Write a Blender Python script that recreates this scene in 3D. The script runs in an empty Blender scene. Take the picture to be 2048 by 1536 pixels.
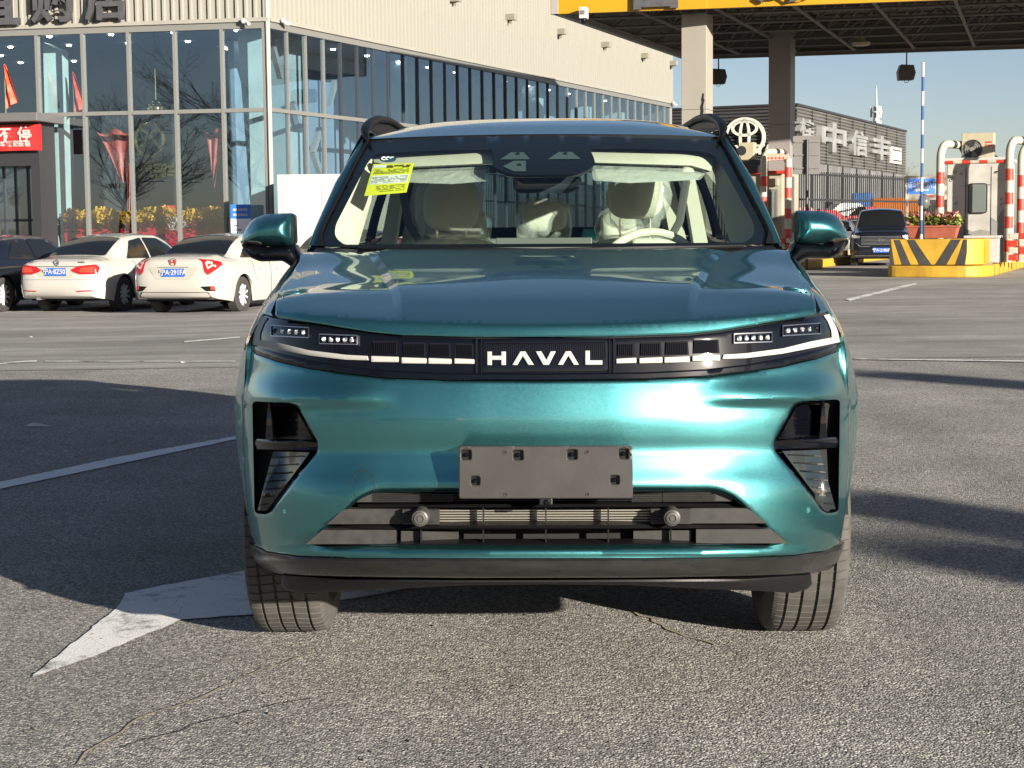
import bpy, bmesh, math, random
from mathutils import Vector, Matrix
from mathutils.geometry import delaunay_2d_cdt
random.seed(7)
RD = math.radians
SC = bpy.context.scene
COL = SC.collection

# ------------------------------------------------------------------ camera, light, exposure
F = 3400.0                       # focal length in pixels of the 2048 wide photograph
CH = 1.235                       # camera height
PIT = math.atan(311.0 / F)
cam_d = bpy.data.cameras.new('camera')
cam_d.sensor_width = 36.0
cam_d.lens = F / 2048.0 * 36.0
cam_d.clip_end = 3000
cam_d.clip_start = 0.05
cam = bpy.data.objects.new('camera', cam_d)
COL.objects.link(cam)
CM = Matrix.Translation((0, 0, CH)) @ Matrix.Rotation(RD(90) - PIT, 4, 'X') @ Matrix.Rotation(RD(-0.6), 4, 'Z')
cam.matrix_world = CM
SC.camera = cam

SUN_AZ = RD(38)                  # sun stands behind the camera, this far to the right
SUN_EL = RD(12.8)
sd = Vector((math.sin(SUN_AZ) * math.cos(SUN_EL), -math.cos(SUN_AZ) * math.cos(SUN_EL), math.sin(SUN_EL)))
sun_d = bpy.data.lights.new('sun', 'SUN')
sun_d.energy = 5.0
sun_d.angle = RD(0.53)
sun_d.color = (1.0, 0.915, 0.79)
sun = bpy.data.objects.new('sun', sun_d)
COL.objects.link(sun)
sun.rotation_euler = sd.to_track_quat('Z', 'Y').to_euler()
sun.location = (20, -20, 30)

world = bpy.data.worlds.new('World')
SC.world = world
world.use_nodes = True
wn = world.node_tree
wn.nodes.clear()
wo = wn.nodes.new('ShaderNodeOutputWorld')
wb = wn.nodes.new('ShaderNodeBackground')
ws = wn.nodes.new('ShaderNodeTexSky')
ws.sky_type = 'NISHITA'
ws.sun_disc = False
ws.sun_elevation = SUN_EL
ws.sun_rotation = math.pi - SUN_AZ
ws.air_density = 0.7
ws.dust_density = .5
ws.ozone_density = 2.0
wb.inputs['Strength'].default_value = 0.049
wm = wn.nodes.new('ShaderNodeVectorMath'); wm.operation = 'MULTIPLY'; wm.inputs[1].default_value = (1.16, .98, .90)
wn.links.new(ws.outputs[0], wm.inputs[0])
wn.links.new(wm.outputs[0], wb.inputs['Color'])
wn.links.new(wb.outputs[0], wo.inputs['Surface'])
vs = SC.view_settings
vs.view_transform = 'Standard'
vs.look = 'None'
vs.gamma = 1.0
vs.use_curve_mapping = False
vs.exposure = 1.4
SC.cycles.max_bounces = 10
SC.cycles.transparent_max_bounces = 16
SC.cycles.caustics_reflective = False
SC.cycles.caustics_refractive = False
SC.cycles.sample_clamp_indirect = 6.0

# ------------------------------------------------------------------ small maths
class Cur:
    """smooth 1-D curve through points (monotone cubic)"""
    def __init__(s, *p):
        s.x = [a for a, b in p]; s.y = [b for a, b in p]
        n = len(p); d = [(s.y[i+1]-s.y[i])/(s.x[i+1]-s.x[i]) for i in range(n-1)]
        m = [d[0]] + [0 if d[i-1]*d[i] <= 0 else 2*d[i-1]*d[i]/(d[i-1]+d[i]) for i in range(1, n-1)] + [d[-1]]
        s.m = m
    def __call__(s, t):
        x = s.x
        if t <= x[0]: return s.y[0]
        if t >= x[-1]: return s.y[-1]
        i = 0
        while t > x[i+1]: i += 1
        h = x[i+1]-x[i]; q = (t-x[i])/h
        return ((1+2*q)*(1-q)**2*s.y[i] + q*(1-q)**2*h*s.m[i] + q*q*(3-2*q)*s.y[i+1] + q*q*(q-1)*h*s.m[i+1])

def sstep(t, a, b):
    t = max(0.0, min(1.0, (t-a)/(b-a)))
    return t*t*(3-2*t)
def lerp(a, b, t): return a+(b-a)*t

def ray(px, py):
    return (CM.to_3x3() @ Vector((px-1024, 768-py, -F))).normalized()
def at(px, py, Y):
    d = ray(px, py); return Vector((0, 0, CH)) + d*(Y/d.y)
def gz(x, y):
    """height of the paved ground: the yard falls away a little towards the far left"""
    return -0.24*sstep(y, 10, 33)*sstep(-x, -3, 7)
def G(px, py):
    d = ray(px, py); t = -CH/d.z
    for _ in range(12):
        p = Vector((0, 0, CH))+d*t
        t += (gz(p.x, p.y)-p.z)/d.z
    return Vector((0, 0, CH))+d*t

# ------------------------------------------------------------------ materials
MATS = {}
def _lin(c): return tuple(c)+((1.0,) if len(c) == 3 else ())
def mat(name, col=(.5, .5, .5), rough=.5, metal=0., coat=0., emit=None, es=0., spec=.5, noise=None, bump=None, coatr=.03):
    """noise=(scale, amount[, stretch xyz]) tints the colour; bump=(scale, strength[, stretch])"""
    if name in MATS: return MATS[name]
    m = bpy.data.materials.new(name); m.use_nodes = True
    nt = m.node_tree; b = nt.nodes['Principled BSDF']
    b.inputs['Base Color'].default_value = _lin(col)
    b.inputs['Roughness'].default_value = rough
    b.inputs['Metallic'].default_value = metal
    b.inputs['Coat Weight'].default_value = coat
    b.inputs['Coat Roughness'].default_value = coatr
    b.inputs['Specular IOR Level'].default_value = spec
    if emit:
        b.inputs['Emission Color'].default_value = _lin(emit); b.inputs['Emission Strength'].default_value = es
    tc = nt.nodes.new('ShaderNodeTexCoord')
    def src(stretch):
        if not stretch: return tc.outputs['Object']
        mp = nt.nodes.new('ShaderNodeMapping'); mp.inputs['Scale'].default_value = stretch
        nt.links.new(tc.outputs['Object'], mp.inputs[0]); return mp.outputs[0]
    if noise:
        n = nt.nodes.new('ShaderNodeTexNoise'); n.inputs['Scale'].default_value = noise[0]; n.inputs['Detail'].default_value = 6
        n.inputs['Roughness'].default_value = .6
        nt.links.new(src(noise[2] if len(noise) > 2 else None), n.inputs['Vector'])
        mr = nt.nodes.new('ShaderNodeMapRange')
        mr.inputs['From Min'].default_value = .3; mr.inputs['From Max'].default_value = .7
        mr.inputs['To Min'].default_value = 1-noise[1]; mr.inputs['To Max'].default_value = 1+noise[1]*.6
        nt.links.new(n.outputs[0], mr.inputs[0])
        vm = nt.nodes.new('ShaderNodeVectorMath'); vm.operation = 'SCALE'
        vm.inputs[0].default_value = col[:3]
        nt.links.new(mr.outputs[0], vm.inputs['Scale']); nt.links.new(vm.outputs[0], b.inputs['Base Color'])
        mr2 = nt.nodes.new('ShaderNodeMapRange')
        mr2.inputs['To Min'].default_value = max(0, rough-.12); mr2.inputs['To Max'].default_value = min(1, rough+.12)
        nt.links.new(n.outputs[0], mr2.inputs[0]); nt.links.new(mr2.outputs[0], b.inputs['Roughness'])
    if bump:
        n2 = nt.nodes.new('ShaderNodeTexNoise'); n2.inputs['Scale'].default_value = bump[0]; n2.inputs['Detail'].default_value = 5
        nt.links.new(src(bump[2] if len(bump) > 2 else None), n2.inputs['Vector'])
        bp = nt.nodes.new('ShaderNodeBump'); bp.inputs['Strength'].default_value = bump[1]; bp.inputs['Distance'].default_value = .01
        nt.links.new(n2.outputs[0], bp.inputs['Height']); nt.links.new(bp.outputs[0], b.inputs['Normal'])
    MATS[name] = m
    return m

def glassmat(name, tint, ior=1.5, rough=0.0, bump=None, floor=0.0, gcol=(1, 1, 1, 1)):
    """thin pane: what passes is tinted, what reflects follows fresnel"""
    if name in MATS: return MATS[name]
    m = bpy.data.materials.new(name); m.use_nodes = True
    nt = m.node_tree; nt.nodes.clear()
    o = nt.nodes.new('ShaderNodeOutputMaterial'); mx = nt.nodes.new('ShaderNodeMixShader')
    t = nt.nodes.new('ShaderNodeBsdfTransparent'); g = nt.nodes.new('ShaderNodeBsdfGlossy'); fr = nt.nodes.new('ShaderNodeFresnel')
    t.inputs[0].default_value = _lin(tint); g.inputs['Roughness'].default_value = rough
    g.inputs[0].default_value = gcol; fr.inputs[0].default_value = ior
    nt.nodes.remove(fr)
    geo = nt.nodes.new('ShaderNodeNewGeometry'); dt = nt.nodes.new('ShaderNodeVectorMath'); dt.operation = 'DOT_PRODUCT'
    nt.links.new(geo.outputs['Incoming'], dt.inputs[0]); nt.links.new(geo.outputs['Normal'], dt.inputs[1])
    def mth(op, a, b_):
        q = nt.nodes.new('ShaderNodeMath'); q.operation = op
        for i, s in enumerate((a, b_)):
            if s is None: continue
            if isinstance(s, (int, float)): q.inputs[i].default_value = s
            else: nt.links.new(s, q.inputs[i])
        return q.outputs[0]
    f0 = ((ior-1)/(ior+1))**2*1.2
    cs = mth('ABSOLUTE', dt.outputs['Value'], None)
    sch = mth('ADD', mth('MULTIPLY', mth('POWER', mth('SUBTRACT', 1.0, cs), 5.0), 1-f0), max(f0, floor))
    nt.links.new(mth('MINIMUM', sch, 1.0), mx.inputs[0])
    nt.links.new(t.outputs[0], mx.inputs[1]); nt.links.new(g.outputs[0], mx.inputs[2])
    nt.links.new(mx.outputs[0], o.inputs[0])
    if bump:
        tc = nt.nodes.new('ShaderNodeTexCoord'); n = nt.nodes.new('ShaderNodeTexNoise'); n.inputs['Scale'].default_value = bump[0]
        bp = nt.nodes.new('ShaderNodeBump'); bp.inputs['Strength'].default_value = bump[1]; bp.inputs['Distance'].default_value = .02
        nt.links.new(tc.outputs['Object'], n.inputs['Vector']); nt.links.new(n.outputs[0], bp.inputs['Height'])
        nt.links.new(bp.outputs[0], g.inputs['Normal'])
    MATS[name] = m
    return m

# ------------------------------------------------------------------ mesh building
class MB:
    def __init__(s): s.v = []; s.f = []
    def add(s, vs, fs):
        k = len(s.v); s.v += [tuple(p) for p in vs]; s.f += [tuple(i+k for i in f) for f in fs]; return s
    def box(s, x0, x1, y0, y1, z0, z1, M=None):
        vs = [Vector(p) for p in ((x0,y0,z0),(x1,y0,z0),(x1,y1,z0),(x0,y1,z0),(x0,y0,z1),(x1,y0,z1),(x1,y1,z1),(x0,y1,z1))]
        if M: vs = [M @ p for p in vs]
        return s.add(vs, [(0,3,2,1),(4,5,6,7),(0,1,5,4),(1,2,6,5),(2,3,7,6),(3,0,4,7)])
    def prism(s, poly, y0, y1):
        """polygon given as (x, z), counter-clockwise seen from -y, between two depths"""
        n = len(poly); a = sum(poly[i][0]*poly[(i+1)%n][1]-poly[(i+1)%n][0]*poly[i][1] for i in range(n))
        if a < 0: poly = poly[::-1]
        vs = [(x, y0, z) for x, z in poly]+[(x, y1, z) for x, z in poly]
        fs = [tuple(range(n)), tuple(range(2*n-1, n-1, -1))]+[(i, i+n, (i+1)%n+n, (i+1)%n) for i in range(n)]
        return s.add(vs, fs)
    def prismz(s, poly, z0, z1):
        n = len(poly); a = sum(poly[i][0]*poly[(i+1)%n][1]-poly[(i+1)%n][0]*poly[i][1] for i in range(n))
        if a < 0: poly = poly[::-1]
        vs = [(x, y, z0) for x, y in poly]+[(x, y, z1) for x, y in poly]
        return s.add(vs, [tuple(range(n-1, -1, -1)), tuple(range(n, 2*n))]+[(i, (i+1)%n, (i+1)%n+n, i+n) for i in range(n)])
    def tube(s, pts, r, n=10, caps=True, flat=1.0):
        pts = [Vector(p) for p in pts]; rs = r if isinstance(r, (list, tuple)) else [r]*len(pts)
        ring0 = None; vs = []; fs = []
        up = None
        for i, p in enumerate(pts):
            t = (pts[min(i+1, len(pts)-1)]-pts[max(i-1, 0)]).normalized()
            if up is None: up = Vector((0, 0, 1)) if abs(t.z) < .9 else Vector((1, 0, 0))
            a = t.cross(up).normalized(); b = a.cross(t).normalized(); up = b
            for k in range(n):
                w = 2*math.pi*k/n; vs.append(p+a*math.cos(w)*rs[i]+b*math.sin(w)*rs[i]*flat)
        for i in range(len(pts)-1):
            for k in range(n):
                fs.append((i*n+k, i*n+(k+1)%n, (i+1)*n+(k+1)%n, (i+1)*n+k))
        if caps: fs += [tuple(range(n-1, -1, -1)), tuple(range((len(pts)-1)*n, len(pts)*n))]
        return s.add(vs, fs)
    def lathe(s, prof, axis='X', n=32, c=(0, 0, 0)):
        """prof = (distance along axis, radius)"""
        vs = []; fs = []; m = len(prof)
        for k in range(n):
            w = 2*math.pi*k/n
            for a, r in prof:
                q = (r*math.cos(w), r*math.sin(w))
                p = {'X': (a, q[0], q[1]), 'Y': (q[0], a, q[1]), 'Z': (q[0], q[1], a)}[axis]
                vs.append((p[0]+c[0], p[1]+c[1], p[2]+c[2]))
        for k in range(n):
            for j in range(m-1):
                fs.append((k*m+j, k*m+j+1, ((k+1)%n)*m+j+1, ((k+1)%n)*m+j))
        return s.add(vs, fs)
    def ball(s, c, r, nu=16, nv=10, p=1.0):
        vs = []; fs = []
        def sg(x, e): return math.copysign(abs(x)**e, x)
        for j in range(nv+1):
            ph = -math.pi/2+math.pi*j/nv
            for i in range(nu):
                th = 2*math.pi*i/nu
                vs.append((c[0]+r[0]*sg(math.cos(ph), p)*sg(math.cos(th), p), c[1]+r[1]*sg(math.cos(ph), p)*sg(math.sin(th), p), c[2]+r[2]*sg(math.sin(ph), p)))
        for j in range(nv):
            for i in range(nu):
                fs.append((j*nu+i, j*nu+(i+1)%nu, (j+1)*nu+(i+1)%nu, (j+1)*nu+i))
        return s.add(vs, fs)
    def grid(s, fn, nu, nv, flip=False):
        vs = [fn(i/nu, j/nv) for j in range(nv+1) for i in range(nu+1)]
        fs = []
        for j in range(nv):
            for i in range(nu):
                q = (j*(nu+1)+i, j*(nu+1)+i+1, (j+1)*(nu+1)+i+1, (j+1)*(nu+1)+i)
                fs.append(q[::-1] if flip else q)
        return s.add(vs, fs)

def mesh(name, mb, m, smooth=False, ang=35, recalc=False):
    me = bpy.data.meshes.new(name)
    me.from_pydata([tuple(p) for p in mb.v], [], mb.f)
    if recalc:
        bm = bmesh.new(); bm.from_mesh(me); bmesh.ops.remove_doubles(bm, verts=bm.verts, dist=1e-5)
        bmesh.ops.recalc_face_normals(bm, faces=bm.faces); bm.to_mesh(me); bm.free()
    if isinstance(m, (list, tuple)):
        for q in m: me.materials.append(q)
    elif m: me.materials.append(m)
    if smooth:
        me.polygons.foreach_set('use_smooth', [True]*len(me.polygons))
        if ang: me.set_sharp_from_angle(angle=RD(ang))
    me.update()
    return me
def obj(name, mb, m, parent=None, smooth=False, bevel=0, ang=35, recalc=False, seg=2):
    me = mb if isinstance(mb, bpy.types.Mesh) else mesh(name, mb, m, smooth, ang, recalc)
    o = bpy.data.objects.new(name, me); COL.objects.link(o)
    if parent: o.parent = parent
    if bevel:
        b = o.modifiers.new('bevel', 'BEVEL'); b.width = bevel; b.segments = seg; b.limit_method = 'ANGLE'; b.angle_limit = RD(40)
        b.harden_normals = False
    return o
def tag(o, label=None, cat=None, group=None, kind=None):
    if label: o['label'] = label
    if cat: o['category'] = cat
    if group: o['group'] = group
    if kind: o['kind'] = kind
    return o
def thing(name, label, cat, loc=(0, 0, 0), rotz=0, group=None):
    o = bpy.data.objects.new(name, None); COL.objects.link(o)
    o.location = loc; o.rotation_euler = (0, 0, rotz); o.empty_display_size = .3
    return tag(o, label, cat, group)
def copy_tree(o, parent=None):
    c = o.copy(); COL.objects.link(c); c.parent = parent
    for ch in o.children: copy_tree(ch, c)
    return c
def textmesh(body, size, extrude=.01, offset=0.0, align='CENTER', m=None, sx=1.0, M=None, res=2):
    cu = bpy.data.curves.new('t', 'FONT'); cu.body = body; cu.size = size; cu.extrude = extrude; cu.offset = offset
    cu.align_x = align; cu.align_y = 'CENTER'; cu.resolution_u = res
    o = bpy.data.objects.new('t', cu)
    COL.objects.link(o); bpy.context.view_layer.update()
    me = bpy.data.meshes.new_from_object(o.evaluated_get(bpy.context.evaluated_depsgraph_get()))
    bpy.data.objects.remove(o); bpy.data.curves.remove(cu)
    me.transform(Matrix.Diagonal((sx, 1, 1, 1)))
    if M: me.transform(M)
    me.materials.clear()
    if m: me.materials.append(m)
    return me
UP = Matrix.Rotation(RD(90), 4, 'X')     # text standing up, facing -y
def text(name, body, size, x, y, z, m, parent, extrude=.01, offset=0., sx=1., rot=None, align='CENTER'):
    M = Matrix.Translation((x, y, z)) @ (rot or Matrix.Identity(4)) @ UP
    me = textmesh(body, size, extrude, offset, align, m, sx, M)
    return obj(name, me, m, parent)

# polygons to curved panels -------------------------------------------------
def inpoly(x, y, P):
    c = False; j = len(P)-1
    for i in range(len(P)):
        xi, yi = P[i]; xj, yj = P[j]
        if (yi > y) != (yj > y) and x < (xj-xi)*(y-yi)/(yj-yi)+xi: c = not c
        j = i
    return c
def resample(P, step):
    out = []
    n = len(P)
    for i in range(n):
        a, b = P[i], P[(i+1) % n]; d = math.hypot(b[0]-a[0], b[1]-a[1]); k = max(1, int(round(d/step)))
        for j in range(k): out.append((a[0]+(b[0]-a[0])*j/k, a[1]+(b[1]-a[1])*j/k))
    return out
def rounded(P, r, n=4):
    """round the corners of a polygon; r one radius or a list"""
    out = []; N = len(P)
    for i in range(N):
        p = Vector(P[i]).to_2d(); a = Vector(P[i-1]).to_2d(); b = Vector(P[(i+1) % N]).to_2d()
        ri = r[i] if isinstance(r, (list, tuple)) else r
        la = (a-p).length; lb = (b-p).length; d = min(ri, la*.48, lb*.48)
        if d <= 1e-6: out.append(tuple(p)); continue
        A = p+(a-p).normalized()*d; B = p+(b-p).normalized()*d
        for k in range(n+1):
            t = k/n; q = A*(1-t)**2+p*2*t*(1-t)+B*t*t; out.append((q.x, q.y))
    return out
def inset(P, d):
    n = len(P); a = sum(P[i][0]*P[(i+1)%n][1]-P[(i+1)%n][0]*P[i][1] for i in range(n)); sg = 1 if a > 0 else -1
    out = []
    for i in range(n):
        p0 = P[i-1]; p1 = P[(i+1) % n]; tx = p1[0]-p0[0]; ty = p1[1]-p0[1]; l = math.hypot(tx, ty) or 1
        out.append((P[i][0]-sg*ty/l*d, P[i][1]+sg*tx/l*d))
    return out
def dist_edge(x, y, P):
    best = 1e9; n = len(P)
    for i in range(n):
        ax, ay = P[i]; bx, by = P[(i+1) % n]; dx = bx-ax; dy = by-ay; l = dx*dx+dy*dy or 1
        t = max(0, min(1, ((x-ax)*dx+(y-ay)*dy)/l)); d = (ax+dx*t-x)**2+(ay+dy*t-y)**2
        if d < best: best = d
    return math.sqrt(best)
def panel(outer, surf, step, holes=(), depth=None, lip=0., lipd=None, extra=(), face=None):
    """triangulated curved panel; depth = vector to fold the rim by; lip = how far the very rim drops back"""
    loops = [resample(outer, step)]+[resample(h, step) for h in holes]
    pts = []; edges = []; kinds = []
    for L in loops:
        k = len(pts); n = len(L); pts += L; kinds += [1]*n; edges += [(k+i, k+(i+1) % n) for i in range(n)]
    nb = len(pts)
    if lip:
        for i, L in enumerate(loops):
            I = inset(L, (lipd or step*.35)*(1 if i == 0 else -1))
            for p in I:
                if inpoly(p[0], p[1], loops[0]) and not any(inpoly(p[0], p[1], h) for h in loops[1:]): pts.append(p); kinds.append(0)
    ex = []
    for L in extra:
        L = [p for p in L if inpoly(p[0], p[1], loops[0]) and dist_edge(p[0], p[1], loops[0]) > step*.15]
        k = len(pts); pts += L; kinds += [0]*len(L); ex += L; edges += [(k+i, k+i+1) for i in range(len(L)-1)]
    xs = [p[0] for p in loops[0]]; ys = [p[1] for p in loops[0]]
    y = min(ys)+step*.5; row = 0
    md = step*(.62 if not lip else .75)
    while y < max(ys):
        x = min(xs)+step*(.5 if row % 2 else .0)
        while x < max(xs):
            if inpoly(x, y, loops[0]) and not any(inpoly(x, y, h) for h in loops[1:]):
                if min(dist_edge(x, y, L) for L in loops) > md and not any(abs(p[0]-x)+abs(p[1]-y) < step*.6 for p in ex): pts.append((x, y)); kinds.append(0)
            x += step
        y += step*.9; row += 1
    r = delaunay_2d_cdt([Vector(p) for p in pts], edges, [], 0, 1e-5)
    V2, F2, OV = r[0], r[2], r[3]
    kind = [1 if any(kinds[o] for o in ov) else 0 for ov in OV]
    vs = []
    for p, kd in zip(V2, kind):
        q = Vector(surf(p.x, p.y))
        if kd and lip and depth is not None: q = q+Vector(depth).normalized()*lip
        vs.append(q)
    fs = []
    for f in F2:
        cx = sum(V2[i].x for i in f)/len(f); cy = sum(V2[i].y for i in f)/len(f)
        if inpoly(cx, cy, loops[0]) and not any(inpoly(cx, cy, h) for h in loops[1:]): fs.append(tuple(f))
    if fs and face is not None:
        n = Vector((0, 0, 0))
        for f in fs[:200]:
            a, b, c = vs[f[0]], vs[f[1]], vs[f[2]]; n += (b-a).cross(c-a)
        if n.dot(Vector(face)) < 0: fs = [f[::-1] for f in fs]
    mb = MB(); mb.v = [tuple(q) for q in vs]; mb.f = fs
    if depth is not None:
        cnt = {}
        for f in fs:
            for i in range(len(f)):
                e = (f[i], f[(i+1) % len(f)]); cnt[e] = cnt.get(e, 0)+1
        dv = Vector(depth); new = {}
        for (a, b) in list(cnt):
            if (b, a) in cnt: continue
            for q in (a, b):
                if q not in new: new[q] = len(mb.v); mb.v.append(tuple(Vector(mb.v[q])+dv))
            mb.f.append((b, a, new[a], new[b]))
    return mb
def mirror(mb):
    o = MB(); o.v = [(-x, y, z) for x, y, z in mb.v]; o.f = [f[::-1] for f in mb.f]; return o
def sym(P):
    """right-half outline (u>=0, from the centre line round to the centre line) to the full outline"""
    return list(P)+[(-u, v) for u, v in P[::-1] if abs(u) > 1e-6]

# ------------------------------------------------------------------ materials in use
M_paint = mat('teal_metallic_paint', (.078, .290, .305), .30, metal=.98, coat=1.0, coatr=.015)
M_gloss = mat('gloss_black_trim', (.002, .0024, .004), .3, coat=.8, spec=.05)
M_black = mat('satin_black_plastic', (.005, .005, .0055), .40, spec=.35, bump=(400, .08))
M_lip = mat('dusty_black_bumper_lip', (.012, .0115, .011), .3, coat=.3, coatr=.2, noise=(14, .35, (1, 1, 4)))
M_dusty = mat('dusty_grey_plastic', (.018, .017, .0155), .6, noise=(30, .5))
M_void = mat('dark_cavity', (.006, .006, .007), .9)
M_plate = mat('grey_plate_bracket', (.029, .0275, .026), .45, noise=(9, .12), bump=(500, .1))
M_white = mat('lamp_white', (.36, .36, .33), .6, spec=.2)
M_chrome = mat('chrome', (.85, .85, .86), .08, metal=1.)
M_refl = mat('lamp_reflector', (.8, .8, .82), .12, metal=1., bump=(260, .6))
M_ribs = mat('lamp_black_rib', (.008, .0085, .012), .7, spec=.05)
M_rubber = mat('dusty_tyre_rubber', (.068, .064, .058), .8, noise=(20, .25), bump=(300, .15))
M_rub_dark = mat('tyre_groove', (.01, .01, .01), .9)
M_cream = mat('cream_interior', (.52, .50, .42), .6, noise=(12, .05))
M_seat = mat('cream_leather', (.78, .75, .63), .5, noise=(8, .06), bump=(60, .2))
M_trim = mat('dark_interior', (.03, .033, .04), .6)
M_grey = mat('grey_interior', (.12, .12, .12), .5)
M_glass = glassmat('windscreen_glass', (.86, .96, .89), 1.5)
M_sglass = glassmat('side_window_glass', (.60, .68, .64), 1.5)
M_film = mat('plastic_film', (.75, .78, .76), .12, spec=.8, bump=(26, 1.0))
M_frit = mat('black_glass_border', (.004, .005, .007), .35)
M_ap = mat('sensor_aperture', (.055, .075, .08), .3)
M_yel = mat('sticker_yellow', (.80, .78, .03), .5); M_ink = mat('sticker_ink', (.10, .10, .02), .6); M_sw = mat('sticker_white', (.8, .8, .78), .5)
M_clad = mat('cream_cladding', (.25, .243, .213), .5, noise=(.7, .08, (1, 1, .25)))
M_alu = mat('window_frame_grey', (0.198, 0.198, 0.186), .45, metal=.3)
M_alud = mat('window_frame_dark', (.03, .035, .045), .45)
M_pane = glassmat('showroom_glass', (.72, .83, .86), 1.5, .0, bump=(.55, .10), floor=.23, gcol=(.8, .92, 1, 1))
M_paneR = glassmat('coated_glass', (.62, .74, .82), 1.5, .0, bump=(.5, .06), floor=.34, gcol=(.72, .87, 1, 1))
M_wall = mat('dark_slate_wall', (.05, .055, .065), .6)
M_dark = mat('dark_frame', (.025, .025, .028), .4)
M_marb = mat('aqua_marble', (.56, .68, .66), .4, noise=(1.4, .14))
M_wht = mat('white_paint', (0.42, 0.414, 0.392), .5, noise=(3, .06))
M_red = mat('red_paint', (0.465, 0.038, 0.019), .45, noise=(6, .12))
M_rwht = mat('pipe_white', (0.418, 0.394, 0.313), .45, noise=(6, .12))
M_yel2 = mat('kerb_yellow', (0.446, 0.26, 0.022), .6, noise=(2.5, .22))
M_blk2 = mat('kerb_black', (.035, .034, .033), .7, noise=(4, .3))
M_canopy = mat('canopy_yellow', (0.38, 0.20, 0.004), .4, noise=(.8, .06))
M_truss = mat('truss_brown_grey', (.15, .13, .12), .6)
M_ceil = mat('canopy_ceiling', (.13, .118, .112), .7, noise=(.6, .2))
M_colu = mat('column_cladding', (0.277, 0.257, 0.218), .45, noise=(1.1, .06))
M_colu2 = mat('column_brown', (.24, .215, .205), .45, noise=(1.1, .06))
M_blue = mat('sign_blue', (.03, .16, .62), .45)
M_steel = mat('galvanised_steel', (0.28, 0.28, 0.272), .4, metal=.6)
M_sign = mat('sign_dark_grey', (.055, .055, .06), .55, noise=(8, .2))
M_gold = mat('polished_gold', (.62, .50, .20), .25, metal=1., bump=(4, .5))
M_fy = mat('yellow_flowers', (.75, .42, .03), .6, noise=(9, .4)); M_fr = mat('red_wrap', (.55, .02, .04), .4, noise=(5, .35)); M_fw = mat('white_wrap', (.62, .50, .48), .5, noise=(7, .3)); M_dkr = mat('dark_red_petals', (.16, .012, .03), .6, noise=(12, .4))
M_bc = mat('booth_cream', (0.319, 0.29, 0.22), .5, noise=(1.8, .15))
M_sb = mat('sign_back_grey', (.12, .115, .11), .5, metal=.2, noise=(2, .1))
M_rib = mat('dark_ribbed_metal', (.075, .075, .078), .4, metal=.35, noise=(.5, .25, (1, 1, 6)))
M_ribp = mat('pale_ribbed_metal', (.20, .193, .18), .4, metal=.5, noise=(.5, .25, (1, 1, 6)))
M_logo = mat('sign_ivory', (0.546, 0.532, 0.476), .4)
M_chr = mat('character_pale', (.27, .275, .27), .35, metal=.2, noise=(1.2, .3))
M_bark = mat('winter_bark', (.12, .10, .085), .85, noise=(3, .3))
M_wcar = mat('white_car_paint', (.40, .39, .355), .3, coat=1., coatr=.05)
M_bcar = mat('black_car_paint', (.006, .008, .014), .25, coat=1., coatr=.03)
M_tint = mat('tinted_window', (.010, .012, .014), .08, spec=.4)
M_tail = mat('tail_lamp_red', (.35, .01, .01), .2, coat=1.)
M_tailb = mat('tail_lamp_bright', (.60, .05, .02), .15, coat=1.)

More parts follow.
